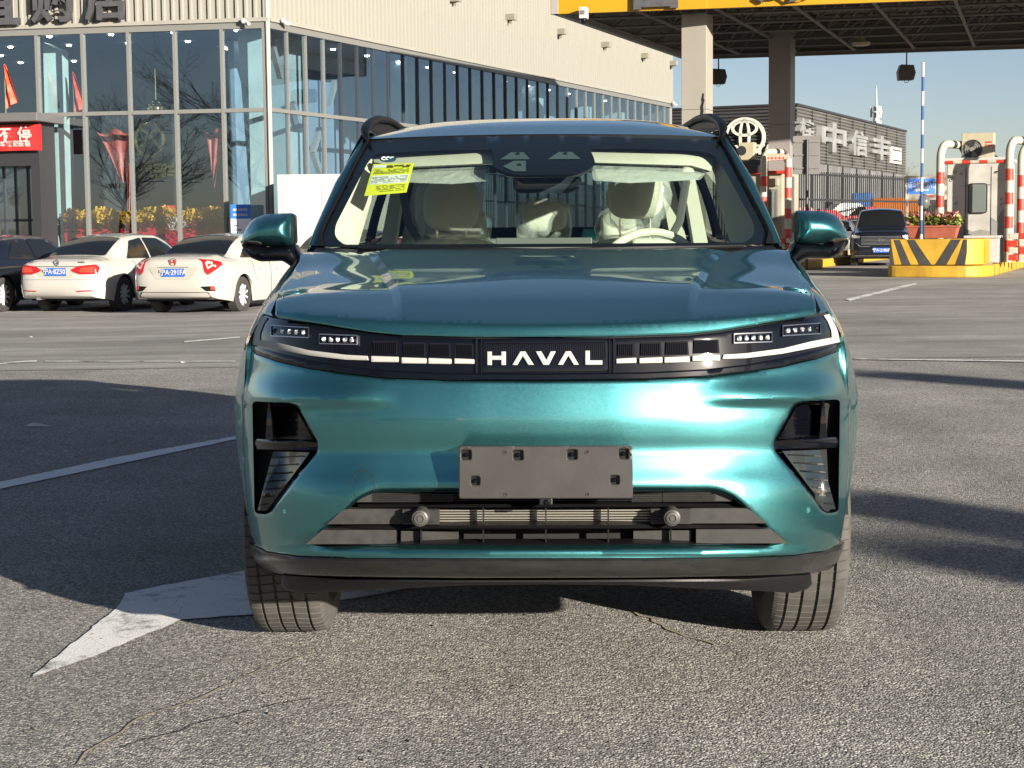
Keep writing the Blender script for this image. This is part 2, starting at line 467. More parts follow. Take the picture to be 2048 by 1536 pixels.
# ------------------------------------------------------------------ ground
def asphalt(name, lo, mid, hi, sc, bump, stretch=None, streak=0., smap=(.05, 1.7, 1), srot=.03):
    m = bpy.data.materials.new(name); m.use_nodes = True; nt = m.node_tree; b = nt.nodes['Principled BSDF']
    L = nt.links.new; N = nt.nodes.new
    tc = N('ShaderNodeTexCoord')
    v1 = N('ShaderNodeTexVoronoi'); v1.inputs['Scale'].default_value = sc; L(tc.outputs['Object'], v1.inputs['Vector'])
    n1 = N('ShaderNodeTexNoise'); n1.inputs['Scale'].default_value = .35; n1.inputs['Detail'].default_value = 8; L(tc.outputs['Object'], n1.inputs['Vector'])
    n2 = N('ShaderNodeTexNoise'); n2.inputs['Scale'].default_value = sc*1.7; n2.inputs['Detail'].default_value = 3; L(tc.outputs['Object'], n2.inputs['Vector'])
    n3 = N('ShaderNodeTexNoise'); n3.inputs['Scale'].default_value = 2.2; n3.inputs['Detail'].default_value = 5; L(tc.outputs['Object'], n3.inputs['Vector'])
    sx = N('ShaderNodeSeparateColor'); L(v1.outputs['Color'], sx.inputs[0])
    cr = N('ShaderNodeValToRGB'); e = cr.color_ramp.elements; e[0].position = 0; e[0].color = lo+(1,); e[1].position = 1; e[1].color = hi+(1,)
    k = cr.color_ramp.elements.new(.5); k.color = mid+(1,)
    L(sx.outputs[0], cr.inputs[0])
    def rng(src, a, b_, f0=.3, f1=.7):
        mr = N('ShaderNodeMapRange'); mr.inputs['From Min'].default_value = f0; mr.inputs['From Max'].default_value = f1; mr.inputs['To Min'].default_value = a; mr.inputs['To Max'].default_value = b_
        L(src, mr.inputs[0]); return mr.outputs[0]
    f = N('ShaderNodeMath'); f.operation = 'MULTIPLY'; L(rng(n1.outputs[0], .74, 1.22), f.inputs[0]); L(rng(n3.outputs[0], .88, 1.12), f.inputs[1]); cur = f.outputs[0]
    if streak:
        mp = N('ShaderNodeMapping'); mp.inputs['Scale'].default_value = smap; mp.inputs['Rotation'].default_value = (0, 0, srot); L(tc.outputs['Object'], mp.inputs[0])
        n4 = N('ShaderNodeTexNoise'); n4.inputs['Scale'].default_value = 1.0; n4.inputs['Detail'].default_value = 4; L(mp.outputs[0], n4.inputs['Vector'])
        g = N('ShaderNodeMath'); g.operation = 'MULTIPLY'; L(cur, g.inputs[0]); L(rng(n4.outputs[0], 1-streak, 1+streak), g.inputs[1]); cur = g.outputs[0]
    vm = N('ShaderNodeVectorMath'); vm.operation = 'SCALE'; L(cr.outputs[0], vm.inputs[0]); L(cur, vm.inputs['Scale']); L(vm.outputs[0], b.inputs['Base Color'])
    b.inputs['Roughness'].default_value = .82
    ad = N('ShaderNodeMath'); ad.operation = 'MULTIPLY_ADD'; ad.inputs[1].default_value = -1.0; L(v1.outputs['Distance'], ad.inputs[0])
    mu = N('ShaderNodeMath'); mu.operation = 'MULTIPLY'; mu.inputs[1].default_value = .6; L(n2.outputs[0], mu.inputs[0]); L(mu.outputs[0], ad.inputs[2])
    bp = N('ShaderNodeBump'); bp.inputs['Strength'].default_value = bump; bp.inputs['Distance'].default_value = .006; L(ad.outputs[0], bp.inputs['Height']); L(bp.outputs[0], b.inputs['Normal'])
    return m
M_asph = asphalt('worn_asphalt', (.095, .092, .086), (.225, .217, .20), (.50, .475, .42), 135, .95, streak=.13, smap=(1.3, .07, 1), srot=.38)
M_conc = asphalt('worn_concrete', (.22, .212, .197), (.26, .25, .23), (.32, .305, .275), 60, .35, streak=.22)
def sheet(name, xs, yy, z0, m):
    b = MB()
    for y in yy:
        for x in xs: b.v.append((x, y, gz(x, y)+z0))
    n = len(xs)
    for j in range(len(yy)-1):
        for i in range(n-1): b.f.append((j*n+i, j*n+i+1, (j+1)*n+i+1, (j+1)*n+i))
    return tag(obj(name, b, m, smooth=True), kind='structure')
sheet('ground', [-400, -200, -100, -60]+[-40+2*k for k in range(41)]+[60, 100, 200, 400], [-400, -150, -60, -30]+[-10+2*k for k in range(48)]+[100, 120, 150, 200, 300, 500, 900, 1500], 0, M_asph)
sheet('concrete_pavement', [-60]+[-40+2*k for k in range(41)]+[60], [15.7, 17]+[18+2*k for k in range(44)]+[120], .004, M_conc)
# painted markings
def paint(name, wear):
    m = mat(name, (.62, .61, .57), .7); nt = m.node_tree; b = nt.nodes['Principled BSDF']; N = nt.nodes.new; L = nt.links.new
    tc = N('ShaderNodeTexCoord'); n = N('ShaderNodeTexNoise'); n.inputs['Scale'].default_value = 3.5; n.inputs['Detail'].default_value = 12; n.inputs['Roughness'].default_value = .75; L(tc.outputs['Object'], n.inputs['Vector'])
    v = N('ShaderNodeTexVoronoi'); v.feature = 'DISTANCE_TO_EDGE'; v.inputs['Scale'].default_value = 7; L(tc.outputs['Object'], v.inputs['Vector'])
    cr = N('ShaderNodeValToRGB'); e = cr.color_ramp.elements; e[0].position = wear-.06; e[0].color = (.16, .15, .135, 1); e[1].position = wear+.05; e[1].color = (.78, .78, .75, 1); L(n.outputs[0], cr.inputs[0])
    lt = N('ShaderNodeMath'); lt.operation = 'GREATER_THAN'; lt.inputs[1].default_value = .003; L(v.outputs['Distance'], lt.inputs[0])
    mx = N('ShaderNodeMix'); mx.data_type = 'RGBA'; mx.inputs['A'].default_value = (.12, .115, .10, 1); L(lt.outputs[0], mx.inputs['Factor']); L(cr.outputs[0], mx.inputs['B']); L(mx.outputs['Result'], b.inputs['Base Color'])
    n2 = N('ShaderNodeTexNoise'); n2.inputs['Scale'].default_value = 150; L(tc.outputs['Object'], n2.inputs['Vector']); bp = N('ShaderNodeBump'); bp.inputs['Strength'].default_value = .6; bp.inputs['Distance'].default_value = .004; L(n2.outputs[0], bp.inputs['Height']); L(bp.outputs[0], b.inputs['Normal'])
    return m
M_mark = paint('worn_road_paint', .38); M_arrow = paint('patchy_road_paint', .43); M_mark2 = paint('thin_road_paint', .46)
def marking(name, pxs, m, z=.0045):
    pts = [G(x, y) for x, y in pxs]; r_ = random.Random(len(pxs)); q = resample([(p.x, p.y) for p in pts], .04); q = [(x+r_.gauss(0, .003), y+r_.gauss(0, .003)) for x, y in q]; pts = [Vector((x, y, 0)) for x, y in q]; b = MB(); b.v = [(p.x, p.y, gz(p.x, p.y)+z) for p in pts]; n = len(pts)
    a = sum(pts[i].x*pts[(i+1)%n].y-pts[(i+1)%n].x*pts[i].y for i in range(n)); b.f = [tuple(range(n)) if a > 0 else tuple(range(n-1, -1, -1))]
    return tag(obj(name, b, m), kind='structure')
marking('lane_line', [(-60, 978), (-60, 992), (240, 929), (470, 880), (900, 800), (900, 793), (470, 873.5), (240, 914.5)], M_mark)
marking('arrow_marking', [(62, 1358), (120, 1310), (236, 1216), (252, 1189), (330, 1172), (480, 1145), (700, 1118), (1100, 1075), (1250, 1088), (760, 1190), (500, 1232), (367, 1241), (300, 1268), (180, 1318)], M_arrow)
marking('lane_line', [(1690, 600), (1828, 567), (1836, 569), (1700, 603)], M_mark2, .012)
marking('lane_line', [(368, 684), (480, 675), (480, 677), (368, 686.5)], M_mark2, .012)
marking('lane_line', [(-60, 731), (74, 722.5), (74, 725), (-60, 735)], M_mark2, .012)
marking('lane_line', [(90, 724), (470, 724), (470, 725.4), (90, 725.4)], M_mark2, .012)
marking('lane_line', [(1710, 719), (2060, 724), (2060, 726), (1710, 720.5)], M_mark2, .012)
# cracks: thin open seams filled with dust
M_crk = mat('crack_dust', (.36, .31, .22), .9, noise=(30, .4)); M_crkd = mat('crack_dark', (.02, .02, .02), .9)
def crack(pts, w, m, seed):
    r_ = random.Random(seed); P_ = [G(x, y) for x, y in pts]; out = []
    for i in range(len(P_)-1):
        L_ = (P_[i+1]-P_[i]).length; k = max(2, int(L_/.05))
        for j in range(k): q = P_[i].lerp(P_[i+1], j/k); out.append(q+Vector((r_.gauss(0, .010), r_.gauss(0, .010), 0)))
    b = MB()
    for i, q in enumerate(out):
        t = (out[min(i+1, len(out)-1)]-out[max(0, i-1)]).normalized(); n = Vector((-t.y, t.x, 0)); ww = w*r_.uniform(.3, 1.4); b.v += [tuple(q+n*ww+Vector((0, 0, .003))), tuple(q-n*ww+Vector((0, 0, .003)))]
    for i in range(len(out)-1): b.f.append((2*i, 2*i+1, 2*i+3, 2*i+2))
    tag(obj('crack', b, m), kind='structure')
crack([(140, 1536), (260, 1450), (380, 1402), (440, 1378), (520, 1342), (640, 1300)], .004, M_crk, 1)
crack([(1170, 1188), (1270, 1222), (1340, 1260), (1460, 1300)], .004, M_crk, 2)
crack([(240, 1500), (420, 1440), (700, 1380)], .002, M_crkd, 3)
# scraps of paper and grit
def scrap(x, y, w_, h_, lab, ang=0):
    p = G(x, y); b = MB(); b.v = [(-w_, 0, .004), (-w_*.6, h_*.6, .02), (w_*.2, h_*.3, .012), (w_, h_*.1, .004), (w_*.8, -h_*.1, .003), (-w_*.4, -h_*.4, .006)]; b.f = [(0, 5, 1), (5, 2, 1), (5, 4, 2), (4, 3, 2)]
    o = obj('paper_scrap', b, M_wht); o.location = p; o.rotation_euler = (0, 0, ang); tag(o, lab, 'litter')
scrap(75, 853, .085, .12, 'torn white paper scrap lying in the car\'s shadow on the left', -.1)
for i, (x, y, s, lab) in enumerate([(63, 675, .03, 'tiny white litter speck left of the sedan shadow'), (368, 726, .04, 'white litter chip on the pavement seam at left'), (85, 760, .04, 'pale litter flake above the dark shadow edge')]):
    scrap(x, y, s, s*.8, lab, i)
r_ = random.Random(8); b = MB()
for _ in range(700):
    y = r_.uniform(3.6, 11); x = r_.uniform(-y*.32, y*.32); s = r_.uniform(.003, .008); c = Vector((x, y, s*.5)); 
    vs = [c+Vector((r_.uniform(-s, s), r_.uniform(-s, s), r_.uniform(-s*.4, s*.6))) for _ in range(5)]; b.add(vs, [(0, 1, 2), (0, 2, 3), (0, 3, 4), (0, 4, 1), (1, 2, 3), (3, 4, 1)])
tag(obj('grit', b, mat('grit_brown', (.16, .14, .11), .9)), kind='stuff')

# ------------------------------------------------------------------ frames
def hit(px, py, P0, n):
    d = ray(px, py); o = Vector((0, 0, CH)); t = (Vector(P0)-o).dot(Vector(n))/d.dot(Vector(n)); return o+d*t
class Fr:
    """upright frame: a runs along ux, b into depth along uy"""
    def __init__(s, o, ux, uy=None):
        s.o = Vector(o); s.ux = Vector((ux[0], ux[1], 0)).normalized()
        s.uy = Vector((uy[0], uy[1], 0)).normalized() if uy else Vector((-s.ux.y, s.ux.x, 0))
        s.ang = math.atan2(s.ux.y, s.ux.x)
    def px(s, x, y, b=0.0):
        p = hit(x, y, s.o+s.uy*b, s.uy)-s.o; return p.dot(s.ux), p.z+s.o.z
    def a(s, x, y, b=0.0): return s.px(x, y, b)[0]
    def z(s, x, y, b=0.0): return s.px(x, y, b)[1]


# ------------------------------------------------------------------ showroom
CX, CY = at(541, 300, 44).x, 44.0
ZT, ZM, ZTOP = 6.55, 4.33, 12.6
LD = Vector((-.985, .174, 0)).normalized()     # left front runs this way from the corner
RDr = Vector((.394, .919, 0)).normalized()     # right front
show = thing('showroom_building', 'cream ribbed showroom with a tall glass front and dark signboard characters on its wall', 'building')
gb = -.26
frL = Fr((CX, CY, 0), -LD, None)               # a grows to the right, corner at 0, negative to the left
frR = Fr((CX, CY, 0), RDr, None)
def wobj(name, b, m, fr, parent=show, a0=0, b0=0, z0=0, **k):
    o = obj(name, b, m, parent, **k); o.location = fr.o+fr.ux*a0+fr.uy*b0+Vector((0, 0, z0)); o.rotation_euler = (0, 0, fr.ang); return o
MCACHE = {}
def cached(key, fn, m, **k):
    if key not in MCACHE: MCACHE[key] = mesh(key, fn(), m, **k)
    return MCACHE[key]
def ribs(w, h, n=4, d=.06):
    b = MB(); p = w/n; xs_ = []
    for k in range(n):
        xs_ += [(k*p, 0), (k*p+.62*p, 0), (k*p+.70*p, -d), (k*p+.92*p, -d)]
    xs_.append((w-.003, 0)); m_ = len(xs_)
    b.v = [(x, y, 0) for x, y in xs_]+[(x, y, h) for x, y in xs_]
    b.f = [(i, i+1, m_+i+1, m_+i) for i in range(m_-1)]
    return b
LA = [frL.a(x, 300) for x in (533, 449, 355, 263, 172, 81, -10, -100, -190)]   # mullion positions on the left front
pwR = 33.5/35
# cladding
for k in range(13):
    wobj('cladding_panel', cached('clad_left', lambda: ribs(.98, ZTOP-ZT-.1, 4), M_clad), None, frL, a0=-.02-.98*(k+1), z0=ZT+.1, b0=-.02)
for k in range(35):
    wobj('cladding_panel', cached('clad_right', lambda: ribs(pwR, ZTOP-ZT-.1, 4), M_clad), None, frR, a0=.02+pwR*k, z0=ZT+.1, b0=-.02)
for fr, a0, a1 in ((frL, -13, .05), (frR, 0, 33.6)):
    b = MB(); b.box(a0, a1, -.10, .12, 0, .10); wobj('head_flashing', b, M_clad, fr, z0=ZT+.005)
    b = MB(); b.box(a0, a1, -.045, .10, -.16, 0); wobj('head_frame', b, M_alu, fr, z0=ZT)
    b = MB(); b.box(a0, a1, -.05, .10, -.05, .05); wobj('transom', b, M_alu if fr is frL else M_alu, fr, z0=ZM)
    b = MB(); b.box(a0, a1, -.05, .10, 0, .25); wobj('plinth', b, M_alu, fr, z0=gb)
b = MB(); b.box(-.06, .06, -.06, .06, gb, ZTOP); o = obj('corner_post', b, M_clad, show, bevel=.03); o.location = (CX, CY-.03, 0); o.rotation_euler = (0, 0, RD(20))
def mull(w=.06, d=.06): 
    b = MB(); b.box(-w/2, w/2, -d, .10, 0, ZT-gb-.17); return b
for a in LA[:-1]:
    wobj('mullion', cached('mullion_left', lambda: mull(.075), M_alu), None, frL, a0=a, z0=gb+.01)
for k in range(1, 36):
    dk_ = 4 <= k <= 20  # canopy shadow on these mullions is put into a darker frame colour
    wobj('mullion', cached('mullion_dark' if dk_ else 'mullion_right', lambda: mull(.05, .02), M_alud if dk_ else M_alu), None, frR, a0=k*pwR, z0=gb+.01)
def pane(w, z0, z1, rr):
    b = MB(); tx, tz = rr.uniform(-.006, .006), rr.uniform(-.006, .006)
    b.add([(0, -tx, z0), (w, tx, z0), (w, tx+tz, z1), (0, -tx+tz, z1)], [(0, 1, 2, 3)]); return b
rr = random.Random(5)
for i in range(len(LA)-1):
    w_ = LA[i]-LA[i+1]
    for z0, z1 in ((ZM+.05, ZT-.16), (gb+.25, ZM-.05)):
        if i >= 5 and z0 < 4: continue
        wobj('window_pane', pane(w_-.04, z0, z1, rr), M_pane, frL, a0=LA[i+1]+.02, b0=.03)
for k in range(35):
    for z0, z1 in ((ZM+.05, ZT-.16), (gb+.25, ZM-.05)):
        wobj('window_pane', pane(pwR-.03, z0, z1, rr), M_paneR, frR, a0=k*pwR+.015, b0=.03)
# interior: floor, ceiling with downlights, back wall, columns
P = lambda fr, a, b_: (fr.o+fr.ux*a+fr.uy*b_).to_2d()
c0 = P(frL, -14, .3); c1 = Vector((CX, CY+.4)); c2 = P(frR, 33.4, .3); c3 = P(frR, 33.4, 14); c4 = P(frL, -14, 22)
poly = [tuple(c0), tuple(c1), tuple(c2), tuple(c3), tuple(c4)]
b = MB(); b.prismz(poly, gb, gb+.04); obj('showroom_floor', b, mat('showroom_tile', (.20, .20, .20), .25), show)
b = MB(); b.prismz(poly, ZT-.05, ZT+.05); obj('showroom_ceiling', b, mat('showroom_ceiling_grey', (.16, .18, .22), .8), show)
b = MB(); b.prismz([tuple(P(frL, -14, .1)), (CX, CY+.1), tuple(P(frR, 33.5, .1)), tuple(P(frR, 33.5, 18)), tuple(P(frL, -14, 26))], ZTOP-.3, ZTOP); obj('flat_roof', b, M_wall, show)
b = MB(); b.box(-13, -1.0, 0, .2, gb, ZT); wobj('back_wall', b, M_wall, frL, b0=9.0)
b = MB(); b.box(2.5, 33.2, 0, .2, gb, ZT-.1); wobj('inner_partition', b, mat('pale_blue_partition', (.30, .40, .50), .7, noise=(.35, .3, (1, 1, .1))), frR, b0=2.6)  # wall added behind the right panes to make them look brighter and bluer
b = MB(); b.box(33.3, 33.5, -.02, 18, gb, ZTOP); wobj('end_wall', b, M_clad, Fr(frR.o, frR.ux), parent=show)
dl = cached('downlight_disc', lambda: (lambda q: q.lathe([(0, 0), (0, .06), (.03, .075)], 'Z', 12) or q)(MB()), mat('downlight', (1, 1, 1), .5, emit=(1, .97, .9), es=9))
for i in range(7):
    for j in range(4):
        wobj('downlight', dl, None, frL, a0=-1.2-1.75*i-.4*(j % 2), b0=1.1+2.1*j, z0=ZT-.09)
for i in range(14):
    for j in range(3):
        wobj('downlight', dl, None, frR, a0=4+2.1*i, b0=1.5+2.4*j, z0=ZT-.09)
def column(fr, pts, b0, m, name, t=.35):
    """pts: four pixel corners (bottom-left, bottom-right, top-right, top-left) on a plane behind the glass"""
    q = [fr.px(x, y, b0) for x, y in pts]; b = MB(); b.prism(q, 0, t); return wobj(name, b, m, fr, b0=b0)
column(frL, [(97, 560), (131, 560), (120, 100), (86, 84)], 1.0, M_marb, 'marble_column', .5)
column(frL, [(512, 560), (541, 560), (526, 60), (474, 60)], .8, M_marb, 'marble_column', .5)
for pts in ([(564, 158), (569, 155), (549, 78), (544, 80)], [(601, 258), (607, 256), (592, 202), (588, 204)], [(662, 212), (665, 210), (678, 162), (672, 160)], [(628, 304), (633, 304), (647, 258), (642, 254)], [(643, 350), (649, 348), (633, 304), (628, 306)]):
    column(frR, pts, .9, M_wht, 'slanted_brace', .15)
for a0, w_ in ((3.0, .7), (10.3, .8), (16, .7), (21, .7), (26, .8), (30, .8)):
    b = MB(); b.box(0, w_, 0, .6, gb, ZT-.05); wobj('inner_column', b, M_marb, frR, a0=a0, b0=1.2)
# wall lights and cameras on the right front
def spot():
    b = MB(); b.box(-.14, .14, -.36, -.02, -.10, .10); b.box(-.05, .0, -.22, -.14, -.22, -.10); return b
for (x, y) in ((900, -2), (1012, 35), (1113, 64), (1203, 90), (1281, 112), (1338, 127)):
    a, z = frR.px(x, y); wobj('wall_light', cached('wall_light', spot, mat('light_housing', (.22, .21, .17), .5)), None, frR, a0=a, z0=z)
def camr():
    b = MB(); b.tube([(0, 0, 0), (0, -.16, .02)], .025); b.tube([(-.02, -.14, -.02), (.10, -.24, -.05)], .045); b.ball((-.08, -.15, .03), (.07, .07, .07), 10, 8); return b
for fr, x, y in ((frL, 497, 46), (frR, 557, 45), (frR, 1340, 208)):
    a, z = fr.px(x, y); wobj('wall_camera', cached('wall_camera', camr, M_wht), None, fr, a0=a, z0=z, b0=-.03)
# signboard characters
for ch, x0, x1, y1 in (('直', -62, 30, 52), ('购', 64, 140, 47), ('店', 172, 247, 44)):
    a0, z0 = frL.px(x0, y1, -.25); a1, _ = frL.px(x1, y1, -.25); sz = (a1-a0)*1.16
    me = textmesh(ch, sz, .06, sz*.022, 'LEFT', M_sign, 1.0, UP)
    lo = min(v.co.z for v in me.vertices); xl = min(v.co.x for v in me.vertices)
    wobj('sign_character', me, None, frL, a0=a0-xl, b0=-.25, z0=z0-lo)

# ---- inside the showroom: things of their own
def drape(x, y0, y1, wtop, wbot, name_lab, b0=1.6, sq=0.):
    """satin hanging in folds; pixels give centre and ends"""
    a, zt = frL.px(x, y0, b0); _, zb_ = frL.px(x, y1, b0)
    b = MB()
    def fn(i, j):
        w_ = lerp(wtop, wbot, j**.8); xx = (i-.5)*w_+sq*j; return (xx, .07*math.sin(i*9+j*2)*(1-.4*j)+.05*math.sin(i*4), zt-(zt-zb_)*(j+.05*math.sin(i*9)*(1-j)))
    b.grid(fn, 36, 14); m_ = mat('red_satin', (0.434, 0.084, 0.07), .45, noise=(5, .25, (3, 3, .6)))
    o = obj('red_drape', b, m_, None, True, ang=0); o.location = frL.o+frL.ux*a+frL.uy*b0; o.rotation_euler = (0, 0, frL.ang)
    return tag(o, name_lab, 'drape', 'red satin drapes behind the glass')
drape(228, 263, 365, 1.0, .18, 'wide pink-red satin drape hanging left of the gold emblem behind the glass', sq=.25)
drape(258, 330, 430, .12, .22, 'thin tail of red satin hanging just left of the gold emblem down to the flowers')
drape(433, 263, 375, .62, .06, 'narrow red satin drape hanging right of the gold emblem behind the glass', sq=-.12)
a, z = frL.px(300, 280, 5.0)
em = thing('gold_emblem', 'large gold ring emblem on the dark wall inside the glass front', 'emblem')
em.location = frL.o+frL.ux*a+frL.uy*5.0+Vector((0, 0, z)); em.rotation_euler = (0, 0, frL.ang)
b = MB(); b.tube([(.42*math.cos(w), 0, .48*math.sin(w)) for w in [2*math.pi*k/32 for k in range(33)]], .06, 8, caps=False); obj('ring', b, M_gold, em, True)
b = MB(); b.prism([(-.30, -.26), (-.02, .04), (.02, .04), (.30, -.26), (.34, -.18), (.05, .16), (.30, .26), (.22, .34), (0, .20), (-.22, .34), (-.30, .26), (-.05, .16), (-.34, -.18)], -.05, .05); obj('star', b, M_gold, em)
b = MB(); b.box(-1.6, 2.2, .12, .3, -3.2, 3); obj('emblem_wall', b, M_wall, em)
for ch, x in (('汽', 293), ('贸', 322), ('车', 350)):
    a2, z2 = frL.px(x, 345, 5.0); me = textmesh(ch, .48, .04, .012, 'CENTER', M_gold, 1., UP); o = obj('gold_character', me, None, em); o.location = (a2-a, -.02, z2-z)
a, z = frL.px(312, 218, 2.4)
b = MB(); b.ball((0, 0, 0), (.24, .24, .24), 24, 16); b.tube([(0, 0, .2), (0, 0, 1.1)], .012); o = obj('gold_balloon', b, mat('gold_mirror', (.75, .6, .25), .08, metal=1.), None, True)
o.location = frL.o+frL.ux*a+frL.uy*2.4+Vector((0, 0, z)); tag(o, 'shiny gold ball hanging above the emblem behind the glass', 'ball')
# flower baskets along the glass
def basket(x, y, w_, kind, lab, seed):
    r_ = random.Random(seed); a, z = frL.px(x, y, .95)
    o = thing('flower_basket', lab, 'flowers', group='congratulation flower baskets behind the glass')
    o.location = frL.o+frL.ux*a+frL.uy*.95+Vector((0, 0, gb+.04)); o.rotation_euler = (0, 0, frL.ang); h = z-gb-.04
    def tuft(n, cx_, cz_, rx, rz, s0):
        b = MB()
        for _ in range(n):
            th = r_.uniform(0, 2*math.pi); rr_ = math.sqrt(r_.random()); px_ = cx_+rx*rr_*math.cos(th); pz = cz_+rz*rr_*math.sin(th); py = r_.uniform(-.22, .12)
            s_ = s0*r_.uniform(.6, 1.3); d = Vector((r_.uniform(-1, 1), r_.uniform(-1, .2), r_.uniform(-.3, 1))).normalized(); e = d.cross(Vector((0, 0, 1.01))).normalized()
            c = Vector((px_, py, pz)); b.add([c-e*s_*.3, c+e*s_*.3, c+d*s_+e*s_*.2, c+d*s_-e*s_*.2], [(0, 1, 2, 3)])
        return b
    obj('flowers', tuft(380, 0, h-.14, w_/2*1.1, .17, .12), M_fy if kind == 'y' else M_fw, o)
    obj('petals', tuft(280, 0, h-.42, w_/2*1.15, .18, .15), M_dkr if kind == 'y' else M_fr, o)
    b = MB(); b.add([(-w_*.22, -.12, 0), (w_*.22, -.12, 0), (w_*.5, -.2, h-.45), (-w_*.5, -.2, h-.45), (-w_*.22, .12, 0), (w_*.22, .12, 0), (w_*.5, .15, h-.45), (-w_*.5, .15, h-.45)], [(0, 1, 2, 3), (5, 4, 7, 6), (1, 5, 6, 2), (4, 0, 3, 7)]); obj('basket', b, M_fr, o)
    b = MB(); b.tube([(-w_*.5, 0, h-.4), (-w_*.3, 0, h-.02), (0, 0, h+.06), (w_*.3, 0, h-.02), (w_*.5, 0, h-.4)], .02); obj('handle', b, M_fr if kind != 'y' else M_dkr, o)
for i, (x, y, w_, kd, lab) in enumerate([
    (150, 425, .5, 'y', 'yellow flower basket beside the left marble column'), (215, 424, 1.0, 'y', 'broad yellow flower basket below the wide satin drape'),
    (262, 428, .8, 'y', 'yellow and dark red basket just left of the gold emblem'), (318, 420, 1.0, 'y', 'yellow flower basket below the gold emblem'),
    (352, 440, .7, 'w', 'pale wrapped bouquet low behind the gap between the two white sedans'), (392, 424, .8, 'y', 'yellow flower basket right of the emblem, third pane from the corner'),
    (428, 420, .7, 'y', 'yellow basket with a red card below the narrow drape')]):
    basket(x, y, w_, kd, lab, 40+i)
# red gift boxes poking up behind the flowers
for i, (x, y, w_, h_, lab) in enumerate([(427, 424, .36, .5, 'red box standing among the flowers below the narrow drape'), (338, 420, .3, .4, 'orange-red box standing among the flowers right of the emblem')]):
    a, z = frL.px(x, y, 1.25); b = MB(); b.box(-w_/2, w_/2, -.1, .1, z-h_, z+.12); b.box(-.02, .02, -.11, -.1, z-h_, z+.12)
    o = obj('gift_box', b, mat('box_red', (.6, .05, .03), .5)); o.location = frL.o+frL.ux*a+frL.uy*1.25; o.rotation_euler = (0, 0, frL.ang+.1); tag(o, lab, 'box')
# poster stand
po = thing('poster_stand', 'blue and white poster on a stand outside the glass near the building corner', 'poster')
a, zt = frL.px(481, 409, -.5); po.location = frL.o+frL.ux*a+frL.uy*-.5; po.rotation_euler = (0, 0, frL.ang)
zb_ = gb; b = MB(); b.box(-.27, .27, 0, .03, zt-1.25, zt); obj('board', b, mat('poster_white', (.72, .74, .78), .5), po)
b = MB(); b.box(-.27, .27, -.006, -.002, zt-.36, zt); obj('header', b, M_blue, po)
for k, (z_, t_) in enumerate(((.13, '年末大促销'), (.26, '优惠购新车'))):
    b = MB()
    for q_ in range(6): b.box(-.20+.066*q_, -.148+.066*q_, -.010, -.007, zt-z_-.03, zt-z_+.03)
    obj('header_print', b, M_wht, po)
b = MB()
for k in range(6): b.box(-.2, -.2+.12+.2*((k*7) % 3)/2, -.006, -.003, zt-.55-k*.11, zt-.52-k*.11)
obj('small_print', b, mat('print_grey', (.1, .12, .2), .6), po)
b = MB()
for s in (-1, 1): b.tube([(s*.2, .02, zt-.2), (s*.24, .1, gb+.01)], .015)
obj('stand_leg', b, M_dark, po)

# ------------------------------------------------------------------ entrance porch on the far left
pb = -1.1
pa1, pz1 = frL.px(91, 236, pb)
por = thing('entrance_porch', 'dark framed entrance porch at the far left under a flat canopy', 'porch')
por.location = frL.o; por.rotation_euler = (0, 0, frL.ang)
b = MB(); b.box(pa1-5, pa1, pb-.5, 0, 0, .22); o = obj('canopy_slab', b, mat('porch_grey', (.10, .10, .10), .4), por, bevel=.02); o.location = (0, 0, pz1-.1)
zc_ = pz1-.1
xa = frL.a(85, 400, pb+.2); xb_ = frL.a(68, 400, pb+.2)
b = MB(); b.box(xb_, xa, pb+.1, -.05, gb, zc_); obj('side_jamb', b, M_dark, por)
zl = frL.z(40, 332, pb+.2)
b = MB(); b.box(pa1-5, xb_, pb+.1, -.05, zl, zc_); obj('header_box', b, M_dark, por)
b = MB(); b.add([(pa1-5, -.1, gb), (xb_, -.1, gb), (xb_, -.1, zl), (pa1-5, -.1, zl)], [(0, 1, 2, 3)]); obj('door_glass', b, M_pane, por)
for x in (10, 33, 58):
    a = frL.a(x, 400, -.1); b = MB(); b.box(a-.03, a+.03, -.14, -.08, gb, zl); obj('door_frame', b, M_alud, por)
b = MB(); b.box(pa1-5, xb_, -.14, -.08, 1.55, 1.62); obj('door_rail', b, M_alud, por)
bn = thing('red_banner', 'red banner with white characters hung across the porch at the far left', 'banner')
bn.location = por.location; bn.rotation_euler = por.rotation_euler
a1, zt = frL.px(82, 249, pb-.1); _, zb_ = frL.px(82, 301, pb-.1)
b = MB(); b.grid(lambda i, j: (lerp(a1-4, a1, i), pb-.1+.012*math.sin(i*40), lerp(zb_, zt, j)+.012*math.sin(i*9)), 40, 2); obj('cloth', b, mat('banner_red', (0.496, 0.016, 0.016), .6, noise=(2, .15)), bn, True)
for ch, x, y, s_ in (('不', 9, 272, .40), ('停', 49, 271, .40), ('迎', 31, 288, .16), ('莅', 42, 288, .16), ('临', 55, 288, .16), ('车', 5, 289, .16), ('辆', 18, 289, .16)):
    a, z = frL.px(x, y, pb-.13); me = textmesh(ch, s_, .003, s_*.02, 'CENTER', M_wht, 1., UP); o = obj('banner_character', me, None, bn); o.location = (a, pb-.135, z)
fl = thing('red_flag', 'orange-red flag on a short pole standing on the porch canopy', 'flag')
a, z = frL.px(12, 228, pb-.1); fl.location = frL.o+frL.ux*a+frL.uy*(pb-.1)+Vector((0, 0, zc_+.22)); fl.rotation_euler = (0, 0, frL.ang)
hh = frL.z(10, 128, pb-.1)-zc_-.22
b = MB(); b.tube([(0, 0, 0), (0, 0, hh)], .012); obj('pole', b, M_alu, fl)
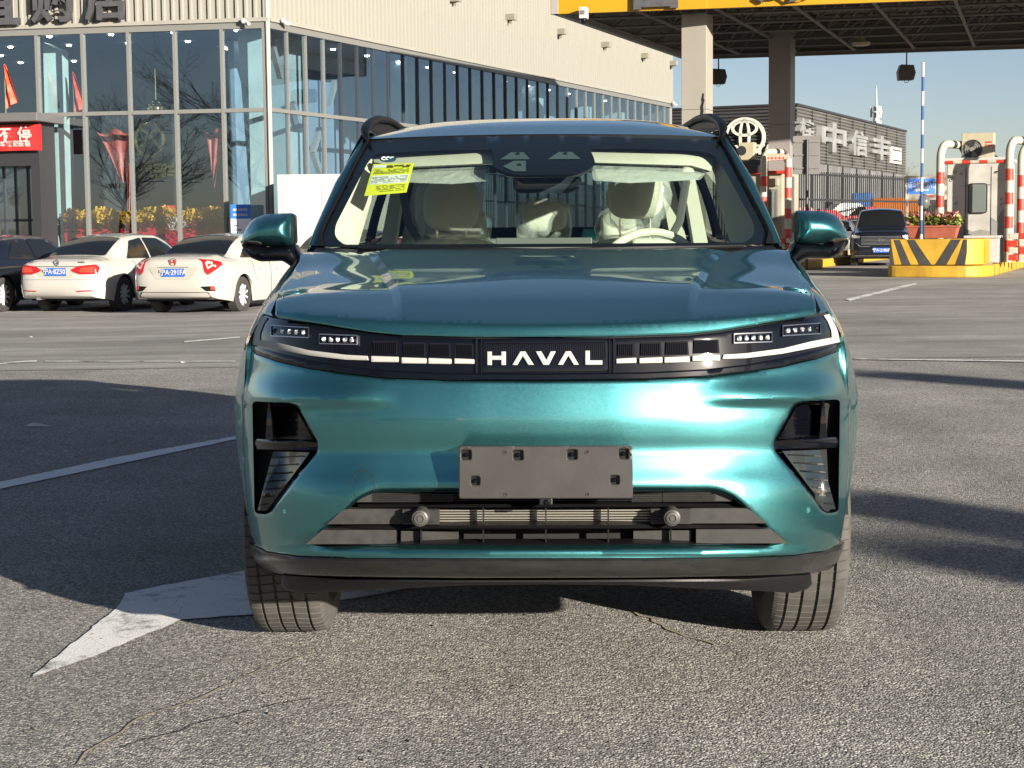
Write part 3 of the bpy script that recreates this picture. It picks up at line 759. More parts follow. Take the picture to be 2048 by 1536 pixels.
b = MB(); b.grid(lambda i, j: ((i*(.30*(1-j)**.7+.03)), .05*math.sin(i*9+j*3), hh-.02-(hh-.15)*(1-j)*1.0+(.18*i*(1-j))), 8, 14); obj('cloth', b, mat('flag_red', (0.648, 0.063, 0.018), .55), fl, True)
flag_mirrored = copy_tree(fl); a = frL.a(147, 200, 1.0); flag_mirrored.location = frL.o+frL.ux*a+frL.uy*1.0+Vector((0, 0, zc_+.2)); tag(flag_mirrored, 'red flag seen through the glass beside the left marble column', 'flag')  # flag copy behind the pane stands in for the first flag's reflection

# white site cabin beside the corner
wc = thing('white_cabin', 'plain white panel cabin beside the corner of the showroom', 'cabin')
wf = Fr(at(556, 400, 42.0), (1, -.05)); wc.location = (wf.o.x, wf.o.y, gb); wc.rotation_euler = (0, 0, wf.ang)
ht = wf.z(600, 349)-gb
for k in range(3):
    b = MB(); b.box(.08+k*1.0, 1.07+k*1.0, 0, .05, .05, ht-.1); obj('wall_panel', b, M_wht, wc)
b = MB(); b.box(0, 3.2, -.02, 2.4, ht-.1, ht); b.box(0, .07, -.02, .05, 0, ht-.1); b.box(0, 3.2, -.02, .05, 0, .05); obj('cabin_frame', b, mat('cabin_frame_white', (0.44, 0.44, 0.418), .4), wc)
b = MB(); b.box(.03, 3.15, .06, 2.35, .03, ht-.11); obj('cabin_core', b, M_wht, wc)

# ------------------------------------------------------------------ toll station canopy
LN = Vector((.37, .93, 0)).normalized()      # lanes run this way
tf_ = Fr((8.8, 40.0, 0), (LN.y, -LN.x))      # a across the lanes to the right, b along them
cano = thing('toll_canopy', 'yellow fronted toll station canopy on clad columns with a dark truss ceiling', 'canopy')
zu = 6.70
A0 = at(1101, 38, 44.3); A0.z = 0; A1 = at(2048, 4, 41.9); A1.z = 0; B0 = at(1368, 126, 56.7); B0.z = 0; B1 = at(2048, 105, 54.3); B1.z = 0
fd = (A1-A0).normalized(); bd = (B1-B0).normalized(); A2 = A0+fd*26; B2 = B0+bd*24
cf = Fr(A0, fd)
b = MB(); b.box(0, 26, 0, .15, zu, zu+1.40); o = obj('fascia', b, M_canopy, cano); o.location = cf.o; o.rotation_euler = (0, 0, cf.ang)
for k in range(1, 13):
    b = MB(); b.box(2*k-.008, 2*k+.008, -.004, .01, zu+.01, zu+1.40); o = obj('fascia_joint', b, mat('fascia_joint', (.55, .36, .01), .6), cano); o.location = cf.o; o.rotation_euler = (0, 0, cf.ang)
sf_ = Fr(A0, (B0-A0)); ls = (B0-A0).length
b = MB(); b.box(0, ls, -.2, -.02, zu, zu+1.40); o = obj('side_fascia', b, mat('fascia_grey', (.30, .29, .29), .5), cano); o.location = sf_.o; o.rotation_euler = (0, 0, sf_.ang)
b = MB(); b.prismz([tuple(A0.to_2d()), tuple(A2.to_2d()), tuple(B2.to_2d()), tuple(B0.to_2d())], zu+1.05, zu+1.15); obj('ceiling', b, M_ceil, cano)
b = MB(); b.prismz([tuple(A0.to_2d()), tuple(A2.to_2d()), tuple(B2.to_2d()), tuple(B0.to_2d())], zu+1.30, zu+1.40); obj('roof_deck', b, M_ceil, cano)
b = MB(); b.box(0, 24, -.12, .0, zu, zu+1.3); o = obj('rear_fascia', b, M_ceil, cano); o.location = B0; o.rotation_euler = (0, 0, math.atan2(bd.y, bd.x))
# space frame
def cpt(i, j, z): return (A0.lerp(A2, i)).lerp(B0.lerp(B2, i), j)+Vector((0, 0, z))
NI, NJ = 13, 6
for j in range(NJ+1):
    b = MB(); b.tube([cpt(.01, min(.985, max(.02, j/NJ)), zu+.12), cpt(.99, min(.985, max(.02, j/NJ)), zu+.12)], .045, 6); obj('bottom_chord', b, M_truss, cano)
    b = MB(); b.tube([cpt(.01, min(.985, max(.02, j/NJ)), zu+1.0), cpt(.99, min(.985, max(.02, j/NJ)), zu+1.0)], .04, 6); obj('top_chord', b, M_truss, cano)
for i in range(NI+1):
    b = MB(); ii = min(.99, max(.01, i/NI)); b.tube([cpt(ii, .02, zu+.12), cpt(ii, .98, zu+.12)], .05, 6); obj('cross_chord', b, M_truss, cano)
    b = MB()
    for j in range(NJ):
        b.tube([cpt(ii, max(.02, j/NJ), zu+.12), cpt(min(.99, ii+.5/NI), (j+.5)/NJ, zu+1.0)], .032, 5); b.tube([cpt(ii, min(.98, (j+1)/NJ), zu+.12), cpt(min(.99, ii+.5/NI), (j+.5)/NJ, zu+1.0)], .032, 5)
        if i > 0: b.tube([cpt(ii, max(.02, j/NJ), zu+.12), cpt(max(.01, ii-.5/NI), (j+.5)/NJ, zu+1.0)], .032, 5)
    o = obj('truss_web', b, M_truss, cano); o['kind'] = 'stuff'
# columns
def ccol(x0, x1, ytop, dep, m, w_=.62, zt=None):
    p = at(x0, 200, dep); f_ = Fr((p.x, p.y, 0), tf_.ux); zt = zt or zu+.02
    for k, (z0, z1) in enumerate(((0, 2.2), (2.2, 4.25), (4.25, zt))):
        b = MB(); b.box(0, w_, 0, w_, z0+(.006 if k else 0), z1); o = obj('column_casing', b, m, cano, bevel=.008); o.location = f_.o; o.rotation_euler = (0, 0, f_.ang)
    b = MB(); b.box(.02, w_-.02, .02, w_-.02, 0, zt); o = obj('column_core', b, M_dark, cano); o.location = f_.o; o.rotation_euler = (0, 0, f_.ang)
    return f_
c1_ = ccol(1363, 1409, 34, 44.6, M_colu, .66, zu+.0)
c2_ = ccol(1537, 1578, 97, 51.5, M_colu2, .66, zu+.35)
# torn cladding on the first column
a_, z_ = c1_.px(1404, 205, -.01)
tr = [c1_.px(x, y, -.012) for x, y in ((1406, 186), (1408, 188), (1407, 196), (1409, 200), (1406, 212), (1407, 222), (1405, 232), (1399, 238), (1402, 222), (1401, 214), (1404, 205), (1403, 198))]
b = MB(); b.prism(tr, -.012, 0); o = obj('torn_sheet', b, M_void, cano); o.location = c1_.o; o.rotation_euler = (0, 0, c1_.ang)
# characters on the fascia: only their feet reach into view
for ch, xc, yb, sz in (('富', 1311, 18, 1.45), ('湖', 1566, 6, 1.4)):
    a, z = cf.px(xc, yb, -.1); me = textmesh(ch, sz, .05, .045, 'CENTER', M_sign, 1., UP); lo = min(v.co.z for v in me.vertices)
    o = obj('fascia_character', me, None, cano); o.location = cf.o+cf.ux*a-cf.uy*.1+Vector((0, 0, z-lo)); o.rotation_euler = (0, 0, cf.ang)
# camera on the fascia, ceiling lamp, hanging lamps
a, z = cf.px(1167, 28, -.3); cm_ = thing('security_camera', 'white security camera on the lower edge of the yellow canopy front', 'camera'); cm_.location = cf.o+cf.ux*a-cf.uy*.3+Vector((0, 0, z)); cm_.rotation_euler = (0, 0, cf.ang)
b = MB(); b.box(-.10, .10, -.12, .2, -.12, .17); obj('housing', b, M_wht, cm_, bevel=.02)
b = MB(); b.ball((0, 0, -.16), (.09, .09, .09), 12, 8); obj('dome', b, M_gloss, cm_, True)
b = MB(); b.box(-.05, .05, -.14, -.12, -.02, .08); obj('lens_plate', b, M_grey, cm_)
p = at(1722, 84, 49.5); cl = thing('ceiling_lamp', 'round bell lamp hanging under the truss ceiling', 'lamp'); cl.location = p
b = MB(); b.lathe([(-.10, 0), (-.10, .24), (-.02, .27), (.06, .12), (.16, .08)], 'Z', 20); obj('shade', b, mat('lamp_tan', (.30, .26, .18), .4), cl, True)
b = MB(); b.tube([(0, 0, .15), (0, 0, .7)], .02); obj('stem', b, M_truss, cl)
def lantern(px_, py_, dep, lab):
    p = at(px_, py_, dep); l = thing('hanging_speaker', lab, 'speaker', group='dark boxes hanging from the canopy edge'); l.location = p
    b = MB(); b.prism([(-.25, -.24), (.2, -.24), (.26, -.02), (.2, .22), (-.2, .24), (-.28, .02)], -.15, .2); obj('housing', b, M_dark, l, bevel=.02)
    b = MB(); b.tube([(0, 0, .2), (0, 0, .62)], .022); obj('rod', b, M_truss, l)
    b = MB(); b.tube([(-.08, -.05, -.24), (-.06, -.05, -.31), (.04, -.05, -.31), (.06, -.05, -.24)], .01); obj('hook', b, M_dark, l)
lantern(1813, 145, 53.5, 'black box hanging from the canopy edge beside the striped pole'); lantern(1437, 153, 55, 'black box hanging from the canopy edge right behind the front column')

# ------------------------------------------------------------------ toll islands, booths, pipes
def inst(o, fr, a=0, b_=0, z=0): o.location = fr.o+fr.ux*a+fr.uy*b_+Vector((0, 0, z)); o.rotation_euler = (0, 0, fr.ang); return o
isl = inst(thing('toll_island', 'long raised traffic island with a yellow painted kerb on the right', 'traffic island'), tf_)
wI = 2.35
nose = [(0, .7), (.02, 0), (1.0, -.32), (wI-.5, -.3), (wI, .35)]
b = MB(); b.prismz(rounded([(0, 16), (0, .4), (.05, 0), (1.1, -.22), (wI-.3, -.2), (wI, .5), (wI, 16)], [0, .2, .2, .3, .5, .5, 0]), 0, .27); obj('kerb', b, M_yel2, isl, bevel=.03)
b = MB(); b.prismz([(.15, 15.8), (.15, .6), (wI-.15, .8), (wI-.15, 15.8)], .27, .285); obj('island_top', b, mat('island_concrete', (.26, .25, .22), .8, noise=(2, .2)), isl)
for k in range(9):
    b = MB(); b.box(wI-.004, wI+.006, 1.2+k*1.1, 1.22+k*1.1, .01, .26); obj('kerb_joint', b, M_dark, isl)
blk = inst(thing('crash_block', 'yellow concrete block with slanted black chevrons at the nose of the island', 'barrier'), tf_, .06, .12, .285)
zb1 = .60; fw = 2.12
q = rounded([(0, 1.7), (0, .05), (fw-.35, 0), (fw, .35), (fw, 1.7)], [.05, .04, .2, .25, .05], 6)
b = MB(); b.prismz(q, 0, zb1); obj('body', b, M_yel2, blk, bevel=.02)
def chev(x0, x1, x2, x3):
    b = MB(); b.prism([(x0, .004), (x1, .004), (x2, zb1-.012), (x3, zb1-.012)], -.006, .03); o = obj('chevron', b, M_blk2, blk); o.rotation_euler = (0, 0, -math.atan(.05/1.77)); o.location = (0, .05, 0); return o
for c in ((.10, .0, .0, .0), (.36, .62, .34, .12), (.74, 1.00, .60, .40)):
    pass
chev(.02, .12, .03, .02); chev(.30, .50, .24, .10); chev(.70, .98, .58, .40); chev(1.06, 1.32, 1.64, 1.42)
b = MB(); b.prism([(1.52, .004), (1.74, .004), (1.78, .3), (1.78, zb1-.012), (1.72, zb1-.012)], -.006, .02); o = obj('chevron', b, M_blk2, blk); o.rotation_euler = (0, 0, -math.atan(.05/1.77)); o.location = (0, .05, 0)
for k in range(6):
    b = MB(); b.box(fw-.001, fw+.02, .5+k*.16, .54+k*.16, .03, zb1-.05); obj('side_rib', b, mat('rib_orange', (.55, .28, .03), .6), blk)
# planter
pl = inst(thing('flower_planter', 'terracotta planter of pink and yellow-green flowers behind the crash block', 'planter'), tf_, .45, 1.0, .9)
b = MB(); b.add([(-.05, 0, 0), (1.0, 0, 0), (1.0, .4, 0), (-.05, .4, 0), (-.13, -.06, .30), (1.08, -.06, .30), (1.08, .46, .30), (-.13, .46, .30)], [(0, 3, 2, 1), (0, 1, 5, 4), (1, 2, 6, 5), (2, 3, 7, 6), (3, 0, 4, 7), (4, 5, 6, 7)]); obj('trough', b, mat('terracotta', (0.288, 0.08, 0.048), .6, noise=(6, .2)), pl, bevel=.01)
b = MB(); b.box(-.14, 1.09, -.07, .47, .26, .30); obj('rim', b, mat('terracotta'), pl)
def tufts(n, box_, s0, seed, up=1.0):
    r_ = random.Random(seed); b = MB()
    for _ in range(n):
        c = Vector([r_.uniform(box_[2*k], box_[2*k+1]) for k in range(3)]); d = Vector((r_.uniform(-1, 1), r_.uniform(-1, 1), r_.uniform(-.2, up))).normalized(); e = d.cross(Vector((r_.random(), r_.random(), 1.3))).normalized(); s_ = s0*r_.uniform(.6, 1.3)
        b.add([c-e*s_*.35, c+d*s_*.5-e*s_*.45, c+d*s_, c+d*s_*.5+e*s_*.45], [(0, 1, 2, 3)])
    return b
obj('leaves', tufts(420, (-.12, 1.12, -.05, .45, .28, .50), .12, 1), mat('yellow_green_leaf', (0.24, 0.272, 0.056), .6, noise=(9, .4)), pl)
obj('blossoms', tufts(260, (-.10, 1.05, -.05, .45, .42, .60), .09, 2), mat('pink_blossom', (.50, .20, .18), .6, noise=(9, .3)), pl)
# booth
def pipe_mb(h, back, z0=.0, r=.095):
    """arch pipe: upright, bend, run back, down"""
    pts = [(0, 0, z0), (0, 0, h-.35)]
    for k in range(1, 7):
        w = math.pi/2*k/6; pts.append((.0+.35*(1-math.cos(w)), .0+.0*w, h-.35+.35*math.sin(w)))
    pts.append((back-.35, 0, h))
    for k in range(1, 7):
        w = math.pi/2*k/6; pts.append((back-.35+.35*math.sin(w), 0, h-.35+.35*math.cos(w)))
    pts.append((back, 0, z0)); return pts
def stripe_pipe(root, x, y, h, back, ang, z0=0, r=.10):
    """pipe frame in alternating colours; each band a part"""
    pts = [Vector(p) for p in pipe_mb(h, back, z0, r)]
    L = [0]
    for i in range(1, len(pts)): L.append(L[-1]+(pts[i]-pts[i-1]).length)
    def pa(s_):
        i = 1
        while i < len(L)-1 and L[i] < s_: i += 1
        f = (s_-L[i-1])/max(1e-6, L[i]-L[i-1]); return pts[i-1].lerp(pts[i], f)
    R0 = Matrix.Translation((x, y, 0)) @ Matrix.Rotation(ang, 4, 'Z')
    leg = L[1]-.35; cuts = []; band = .29; q = leg; k = 0
    while q > .02: cuts.append((max(0, q-band), q, M_red if k % 2 == 0 else M_rwht)); q -= band; k += 1
    bend = next(L[i] for i in range(1, len(L)) if i == 7); cuts.append((leg, bend+.02, M_rwht))
    q = bend+.02; k = 0
    while q < L[8]-.05: cuts.append((q, min(L[8], q+.2), M_dark if k % 2 else M_rwht)); q += .2; k += 1
    cuts.append((q, L[-1], M_colu2))
    for s0, s1, m_ in cuts:
        n_ = 8; b = MB(); b.tube([R0 @ pa(lerp(s0, s1, t/n_)) for t in range(n_+1)], r, 12, caps=True); obj('pipe_band', b, m_, root, True)
def booth(fr, a, b_, z, w_, h_, lab, main=True):
    bt = inst(thing('toll_booth', lab, 'booth'), fr, a, b_, z)
    M_bg = mat('booth_pale_grey', (.42, .41, .37), .5, noise=(1.6, .25)); M_bd = mat('booth_grime', (.22, .215, .20), .6, noise=(4, .2))
    dpt = 2.4
    b = MB(); b.box(0, w_, .03, dpt, 0, h_); obj('shell', b, M_bg, bt, bevel=.02)
    b = MB(); b.box(.32*w_, .33*w_, .02, .04, 0, h_-.15); b.box(.76*w_, .765*w_, .02, .04, 0, h_-.15); b.box(.33*w_, .76*w_, .02, .04, h_*.76, h_*.765); obj('seam', b, M_dark, bt)
    P_ = [(.02, .02), (.32*w_-.01, .02), (.32*w_-.01, h_*.42), (.24*w_, h_*.38), (.15*w_, h_*.44), (.08*w_, h_*.35), (.02, h_*.37)]
    b = MB(); b.prism(P_, .022, .031); obj('grime_patch', b, M_bd, bt)
    P_ = [(.77*w_, .02), (w_-.02, .02), (w_-.02, h_*.52), (.93*w_, h_*.50), (.87*w_, h_*.40), (.77*w_, h_*.44)]
    b = MB(); b.prism(P_, .022, .031); obj('grime_patch', b, M_bd, bt)
    P_ = [(.33*w_+.01, .02), (.755*w_, .02), (.755*w_, h_*.30), (.6*w_, h_*.32), (.45*w_, h_*.30), (.33*w_+.01, h_*.33)]
    b = MB(); b.prism(P_, .022, .031); obj('grime_patch', b, M_bd, bt)
    wx0, wx1, wz0, wz1 = .37*w_, .70*w_, .48*h_, .78*h_
    q = rounded([(wx0, wz0), (wx1, wz0), (wx1, wz1), (wx0, wz1)], .09, 6); q = [(x, y) for i, (x, y) in enumerate(q) if i == 0 or (x, y) != q[i-1]]
    b = MB(); b.prism(q, -.02, .03); fr_ = obj('window_frame', b, M_dark, bt)
    b = MB(); b.prism(inset(q, .03), -.028, -.018); obj('window_trim', b, M_alu, fr_)
    b = MB(); b.prism(inset(q, .055), -.032, -.026); obj('window_glass', b, mat('booth_window', (.14, .17, .15), .05, coat=1.), fr_)
    b = MB(); b.tube([(.345*w_, -.03, h_*.27), (.43*w_, -.05, h_*.27)], .012); b.box(.34*w_, .36*w_, -.04, .03, h_*.24, h_*.31); obj('door_handle', b, M_steel, bt)
    r_ = random.Random(9)
    for k in range(9):
        cx_, cz_ = r_.choice([r_.uniform(.05, .3), r_.uniform(.8, .96)])*w_, r_.uniform(.5, .93)*h_
        b = MB(); b.tube([(cx_+.035*math.cos(t), .024, cz_+.03*math.sin(t)) for t in [k2*.8 for k2 in range(6+k % 3)]], .006, 4); obj('glue_mark', b, M_dark, bt)
    return bt
bA = tf_.a(1893, 400, 3.6); bB = tf_.a(2010, 400, 3.6); bz1 = tf_.z(1950, 322, 3.6)
bt1 = booth(tf_, bA, 3.6, .285, bB-bA, bz1-.285, 'grey toll booth with a rounded window on the right hand island')
b = MB(); b.box(-.05, (bB-bA)+.05, -.04, 2.45, bz1-.285, bz1-.20); obj('roof_edge', b, M_wht, bt1)
ac = inst(thing('air_conditioner', 'cream outdoor fan unit on top of the right hand toll booth', 'air conditioner'), tf_, tf_.a(1923, 300, 3.7), 3.7, bz1-.16)
aw = tf_.a(1988, 300, 3.7)-tf_.a(1923, 300, 3.7); ah = tf_.z(1950, 266, 3.7)-bz1+.16
b = MB(); b.box(0, aw, 0, .32, .06, ah); obj('case', b, mat('ac_cream', (0.372, 0.33, 0.228), .5, noise=(5, .1)), ac, bevel=.015)
b = MB(); b.lathe([(-.004, 0), (-.004, min(ah*.40, aw*.31))], 'Y', 28, (aw*.34, 0, ah*.53)); obj('fan_opening', b, M_dark, ac)
b = MB()
for k in range(3):
    w = 2.1*k+.4; cx_, cz_ = aw*.34, ah*.53; R2 = min(ah*.36, aw*.27)
    b.add([(cx_, -.012, cz_), (cx_+R2*math.cos(w), -.018, cz_+R2*math.sin(w)), (cx_+R2*math.cos(w+.8), -.008, cz_+R2*math.sin(w+.8))], [(0, 1, 2)])
b.lathe([(-.02, 0), (-.02, .06), (0, .06)], 'Y', 12, (aw*.34, 0, ah*.53)); obj('fan', b, mat('fan_grey', (.2, .19, .15), .5), ac)
b = MB()
for rr2 in (.09, .16, .23, .30): b.tube([(aw*.34+aw*rr2*math.cos(w), -.02, ah*.53+aw*rr2*math.sin(w)) for w in [2*math.pi*k/24 for k in range(25)]], .004, 4, caps=False)
obj('fan_guard', b, M_grey, ac)
for k in range(2):
    b = MB(); b.box(aw*(.2+.5*k), aw*(.26+.5*k), -.05, .36, 0, .06); obj('foot', b, M_dark, ac)
b = MB()
for r_ in range(2):
    for k in range(5): b.box(aw*(.72+.045*k), aw*(.75+.045*k), -.004, -.001, ah*(.70-.09*r_), ah*(.75-.09*r_))
obj('case_print', b, M_red, ac)
b = MB(); b.tube([(aw*.95, .1, ah*.4), (aw*1.08, .15, ah*.3), (aw*1.05, .15, .0), (aw*.9, .3, -.02)], .02); obj('hose', b, M_dark, ac)
# pipe frames round that booth
def pframe(fr, x, ybase, b_, h_, back, lab, z0=.285):
    a = fr.a(x, 400, b_); o = inst(thing('pipe_guard', lab, 'guard rail', group='red and white bent pipe guards at the toll booths'), fr, a, b_, 0)
    stripe_pipe(o, 0, 0, h_, back, RD(72), z0); return o
def pupright(fr, x, b_, h_, lab, z0):
    a = fr.a(x, 400, b_); o = inst(thing('pipe_guard', lab, 'guard rail', group='red and white bent pipe guards at the toll booths'), fr, a, b_, 0); k = 0; z = z0
    while z < h_:
        b = MB(); b.tube([(0, 0, z), (0, 0, min(h_, z+.29))], .10, 12); obj('pipe_band', b, M_rwht if k % 2 else M_red, o, True); z += .29; k += 1
    return o
zh = tf_.z(1890, 287, 2.9)
pframe(tf_, 1880, 440, 2.9, zh, 1.5, 'red and white bent pipe at the left corner of the right hand booth')
pframe(tf_, 2018, 440, 2.9, zh+.05, 1.5, 'red and white bent pipe at the right corner of the right hand booth')
pframe(tf_, 2042, 440, 3.4, zh-.1, 1.6, 'red and white pipe cut by the right edge of the photo')
b = MB(); a0, a1 = tf_.a(1890, 322, 2.9), tf_.a(2010, 322, 2.9); z_ = tf_.z(1950, 324, 2.9); n_ = 7
hb = inst(thing('pipe_rail', 'thin red and white rail across the top of the right hand booth front', 'rail'), tf_, a0, 2.9, z_)
for k in range(n_):
    b = MB(); b.tube([((a1-a0)*k/n_, 0, 0), ((a1-a0)*(k+1)/n_, 0, 0)], .045, 8); obj('rail_band', b, M_red if k % 2 == 0 else M_rwht, hb, True)
cb = inst(thing('cone_barrier', 'red and white perforated plastic barrier at the right edge', 'barrier'), tf_, tf_.a(2030, 480, 2.2), 2.2, .285)
for k in range(4):
    for q_ in range(2):
        b = MB(); b.box(-.15+.24*q_, .07+.24*q_, 0, .25, .05+.17*k, .20+.17*k); obj('plastic_block', b, M_red if (k+q_) % 2 == 0 else M_rwht, cb, bevel=.02)
jt = inst(thing('junction_box', 'white storage chest standing in front of the right hand booth', 'box'), tf_, tf_.a(1955, 500, 2.2), 2.2, .285)
b = MB(); b.box(-.3, .5, 0, .5, 0, .60); obj('case', b, M_wht, jt, bevel=.02); b = MB(); b.box(-.33, .53, -.03, .53, .60, .66); obj('lid', b, M_wht, jt, bevel=.01)
# striped pole
sp_ = inst(thing('striped_pole', 'tall thin blue and white striped pole beside the island', 'pole'), tf_, tf_.a(1836, 470, -.0), .5, 0)
ztop = tf_.z(1840, 125, .5); seg = (ztop)/15
for k in range(15):
    b = MB(); b.tube([(0, 0, k*seg), (0, 0, (k+1)*seg)], .033, 10); obj('pole_band', b, mat('pole_blue', (.02, .06, .18), .5) if k % 2 else M_wht, sp_, True)
# little round lamp
rl = inst(thing('globe_lamp', 'small dark globe lamp on a short post behind the planter', 'lamp'), tf_, tf_.a(1848, 404, .9), .9, .9)
zl_ = tf_.z(1848, 404, .9)-.9
b = MB(); b.tube([(0, 0, 0), (0, 0, zl_-.1)], .025); obj('post', b, M_dark, rl)
b = MB(); b.ball((0, 0, zl_), (.14, .14, .19), 16, 12); obj('globe', b, mat('lamp_globe', (.10, .10, .09), .1, coat=1.), rl, True)
b = MB(); b.lathe([(-.02, .04), (.04, .11), (.05, .0)], 'Z', 14, (0, 0, zl_-.2)); obj('collar', b, M_dark, rl, True)

# left hand booth half hidden behind the teal car
f2 = Fr((at(1500, 400, 49).x, 49, 0), tf_.ux)
bA = f2.a(1478, 400); bB = f2.a(1600, 400)
bz = f2.z(1540, 345)
bt2 = inst(thing('toll_booth', 'narrow cream toll booth partly hidden behind the right mirror of the teal car', 'booth'), f2, bA, .3, .27)
wI2 = f2.a(1560, 400)-bA
b = MB(); b.box(0, wI2, 0, 2.2, 0, bz-.27); obj('shell', b, M_bc, bt2, bevel=.02)
a, z = f2.px(1533, 357, .1); a2_, z2_ = f2.px(1557, 374, .1)
def onb2(x0, y0, x1, y1, d0, d1, m_, nm, **k):
    p, q_ = f2.px(x0, y1, .3), f2.px(x1, y0, .3); b = MB(); b.box(p[0]-bA, q_[0]-bA, d0, d1, p[1]-.27, q_[1]-.27); return obj(nm, b, m_, bt2, **k)
onb2(1532, 357, 1558, 372, -.12, 0, M_bc, 'cabinet', bevel=.01); onb2(1534, 378, 1556, 445, -.04, 0, M_alu, 'window_frame'); onb2(1538, 383, 1548, 440, -.05, -.04, mat('booth_window'), 'window_glass'); onb2(1551, 383, 1554, 440, -.05, -.04, M_grey, 'window_slot')
onb2(1560, 352, 1580, 440, .5, .6, M_grey, 'side_panel')
pframe(f2, 1527, 440, -.2, f2.z(1524, 303, -.2), 1.4, 'red and white bent pipe left of the narrow cream booth', .27)
pupright(f2, 1576, -.2, f2.z(1576, 318, -.2), 'red and white upright pipe right of the narrow cream booth', .27)
ac2 = inst(thing('air_conditioner', 'small cream fan unit above the narrow cream booth', 'air conditioner'), f2, f2.a(1478, 300), .1, f2.z(1490, 320))
b = MB(); b.box(0, .42, 0, .3, 0, .5); obj('case', b, mat('ac_cream'), ac2, bevel=.02); b = MB(); b.lathe([(-.004, 0), (-.004, .14)], 'Y', 20, (.05, 0, .27)); obj('fan_opening', b, M_dark, ac2)
b = MB(); b.box(-.1, .6, -.05, .4, -.35, 0); obj('bracket', b, M_dark, ac2)
gb_ = inst(thing('perforated_beam', 'pinkish perforated beam bridging the two pipes of the narrow booth', 'beam'), f2, f2.a(1531, 310, -.2), -.2, f2.z(1550, 322, -.2))
bl_ = f2.a(1572, 310)-f2.a(1531, 310)
b = MB(); b.prism([(0, 0), (bl_*.9, .03), (bl_, .12), (bl_*.85, .2), (0, .22)], 0, .12); obj('beam_body', b, mat('beam_pink', (.55, .36, .28), .5), gb_, bevel=.01)
for k in range(5):
    b = MB(); b.lathe([(-.006, 0), (-.006, .03)], 'Y', 10, (.08+k*.11, 0, .08)); obj('hole', b, M_red, gb_)
bar_ = inst(thing('pipe_rail', 'red rail behind the pipes of the narrow cream booth', 'rail'), f2, f2.a(1495, 345, .2), .2, f2.z(1540, 345, .2))
b = MB(); b.tube([(0, 0, 0), (f2.a(1570, 345, .2)-f2.a(1495, 345, .2), 0, 0)], .05, 8); obj('bar', b, M_red, bar_, True)
cb2 = inst(thing('cone_barrier', 'red and white plastic barrier at the foot of the narrow booth beside the mirror', 'barrier'), f2, f2.a(1560, 480, -.5), -.5, .05)
for k in range(5):
    for q_ in range(2):
        b = MB(); b.box(.16*q_, .15+.16*q_, 0, .25, .05+.16*k, .19+.16*k); obj('plastic_block', b, M_red if (k+q_) % 2 == 0 else M_rwht, cb2, bevel=.02)
isl2 = inst(thing('toll_island', 'low grey island under the narrow booth behind the teal car', 'traffic island'), f2, bA-.3, -1.6, 0)
b = MB(); b.box(0, 2.4, 0, 16, 0, .25); obj('kerb', b, M_yel2, isl2, bevel=.04)
# square sign seen from behind
sq = inst(thing('sign_board', 'square grey sign seen from behind beside the brown column', 'sign'), Fr(at(1613, 400, 47), (1, -.05)))
s_f = Fr(at(1613, 400, 47), (1, -.05)); (xa_, zt_), (xb2, zb2) = s_f.px(1586, 272), s_f.px(1640, 348); sq.location.z = 0
q = rounded([(xa_, zb2), (xb2, zb2), (xb2, zt_), (xa_, zt_)], .04, 3); b = MB(); b.prism([p for i, p in enumerate(q) if p != q[i-1]], 0, .04); obj('panel', b, M_sb, sq)
for f_ in (.16, .5, .84):
    b = MB(); zz = lerp(zb2, zt_, f_); b.box(xa_+.03, xb2-.03, -.03, 0, zz-.02, zz+.02); obj('batten', b, M_sb, sq)
b = MB(); b.tube([(0, -.07, 0), (0, -.07, zt_-.1)], .045, 12); obj('post', b, M_dark, sq, True)
# yellow bollard
for i, (x, y, lab) in enumerate([(1690, 528, 'short yellow bollard beside the black SUV'), (1698, 524, 'pale bollard just right of the yellow one')]):
    p = G(x, y); b = MB(); b.lathe([(0, 0), (0, .09), (.40, .085), (.43, .06), (.43, 0)], 'Z', 14); o = obj('bollard', b, M_yel2 if i == 0 else M_rwht, None, True); o.location = p; tag(o, lab, 'bollard')

# direction board
db = thing('direction_board', 'pale board with a blue inspection entrance sign and a red arrow', 'sign')
df = Fr(at(1811, 400, 62), (1, -.1)); db.location = df.o; db.location.z = 0; db.rotation_euler = (0, 0, df.ang)
def dbx(x0, y0, x1, y1, d0, d1, m_, nm):
    p, q_ = df.px(x0, y1), df.px(x1, y0); b = MB(); b.box(p[0], q_[0], d0, d1, p[1], q_[1]); return obj(nm, b, m_, db)
dbx(1811, 351, 1905, 400, 0, .1, mat('board_beige', (0.294, 0.28, 0.238), .6), 'board'); dbx(1815, 357, 1870, 388, -.02, 0, M_blue, 'blue_field')
a, z = df.px(1841, 371); me = textmesh('小车年检检测入口', .33, .004, .001, 'CENTER', M_wht, .42, UP); o = obj('sign_text', me, None, db); o.location = (a, -.03, z)
def arrow(xc, yc, w_, h_, m_, left=True):
    a, z = df.px(xc, yc); b = MB(); b.prism([(a-w_/2, z), (a-w_/4, z-h_/2), (a-w_/4, z-h_/5), (a+w_/2, z-h_/5), (a+w_/2, z+h_/5), (a-w_/4, z+h_/5), (a-w_/4, z+h_/2)], -.03, -.021); obj('arrow', b, m_, db)
arrow(1842, 380, .55, .14, M_wht); arrow(1853, 392, .5, .14, M_red)
for x in (1815, 1880):
    p = df.px(x, 395)[0]; b = MB(); b.box(p-.04, p+.04, .02, .1, 0, df.z(x, 352)); obj('post', b, M_steel, db)

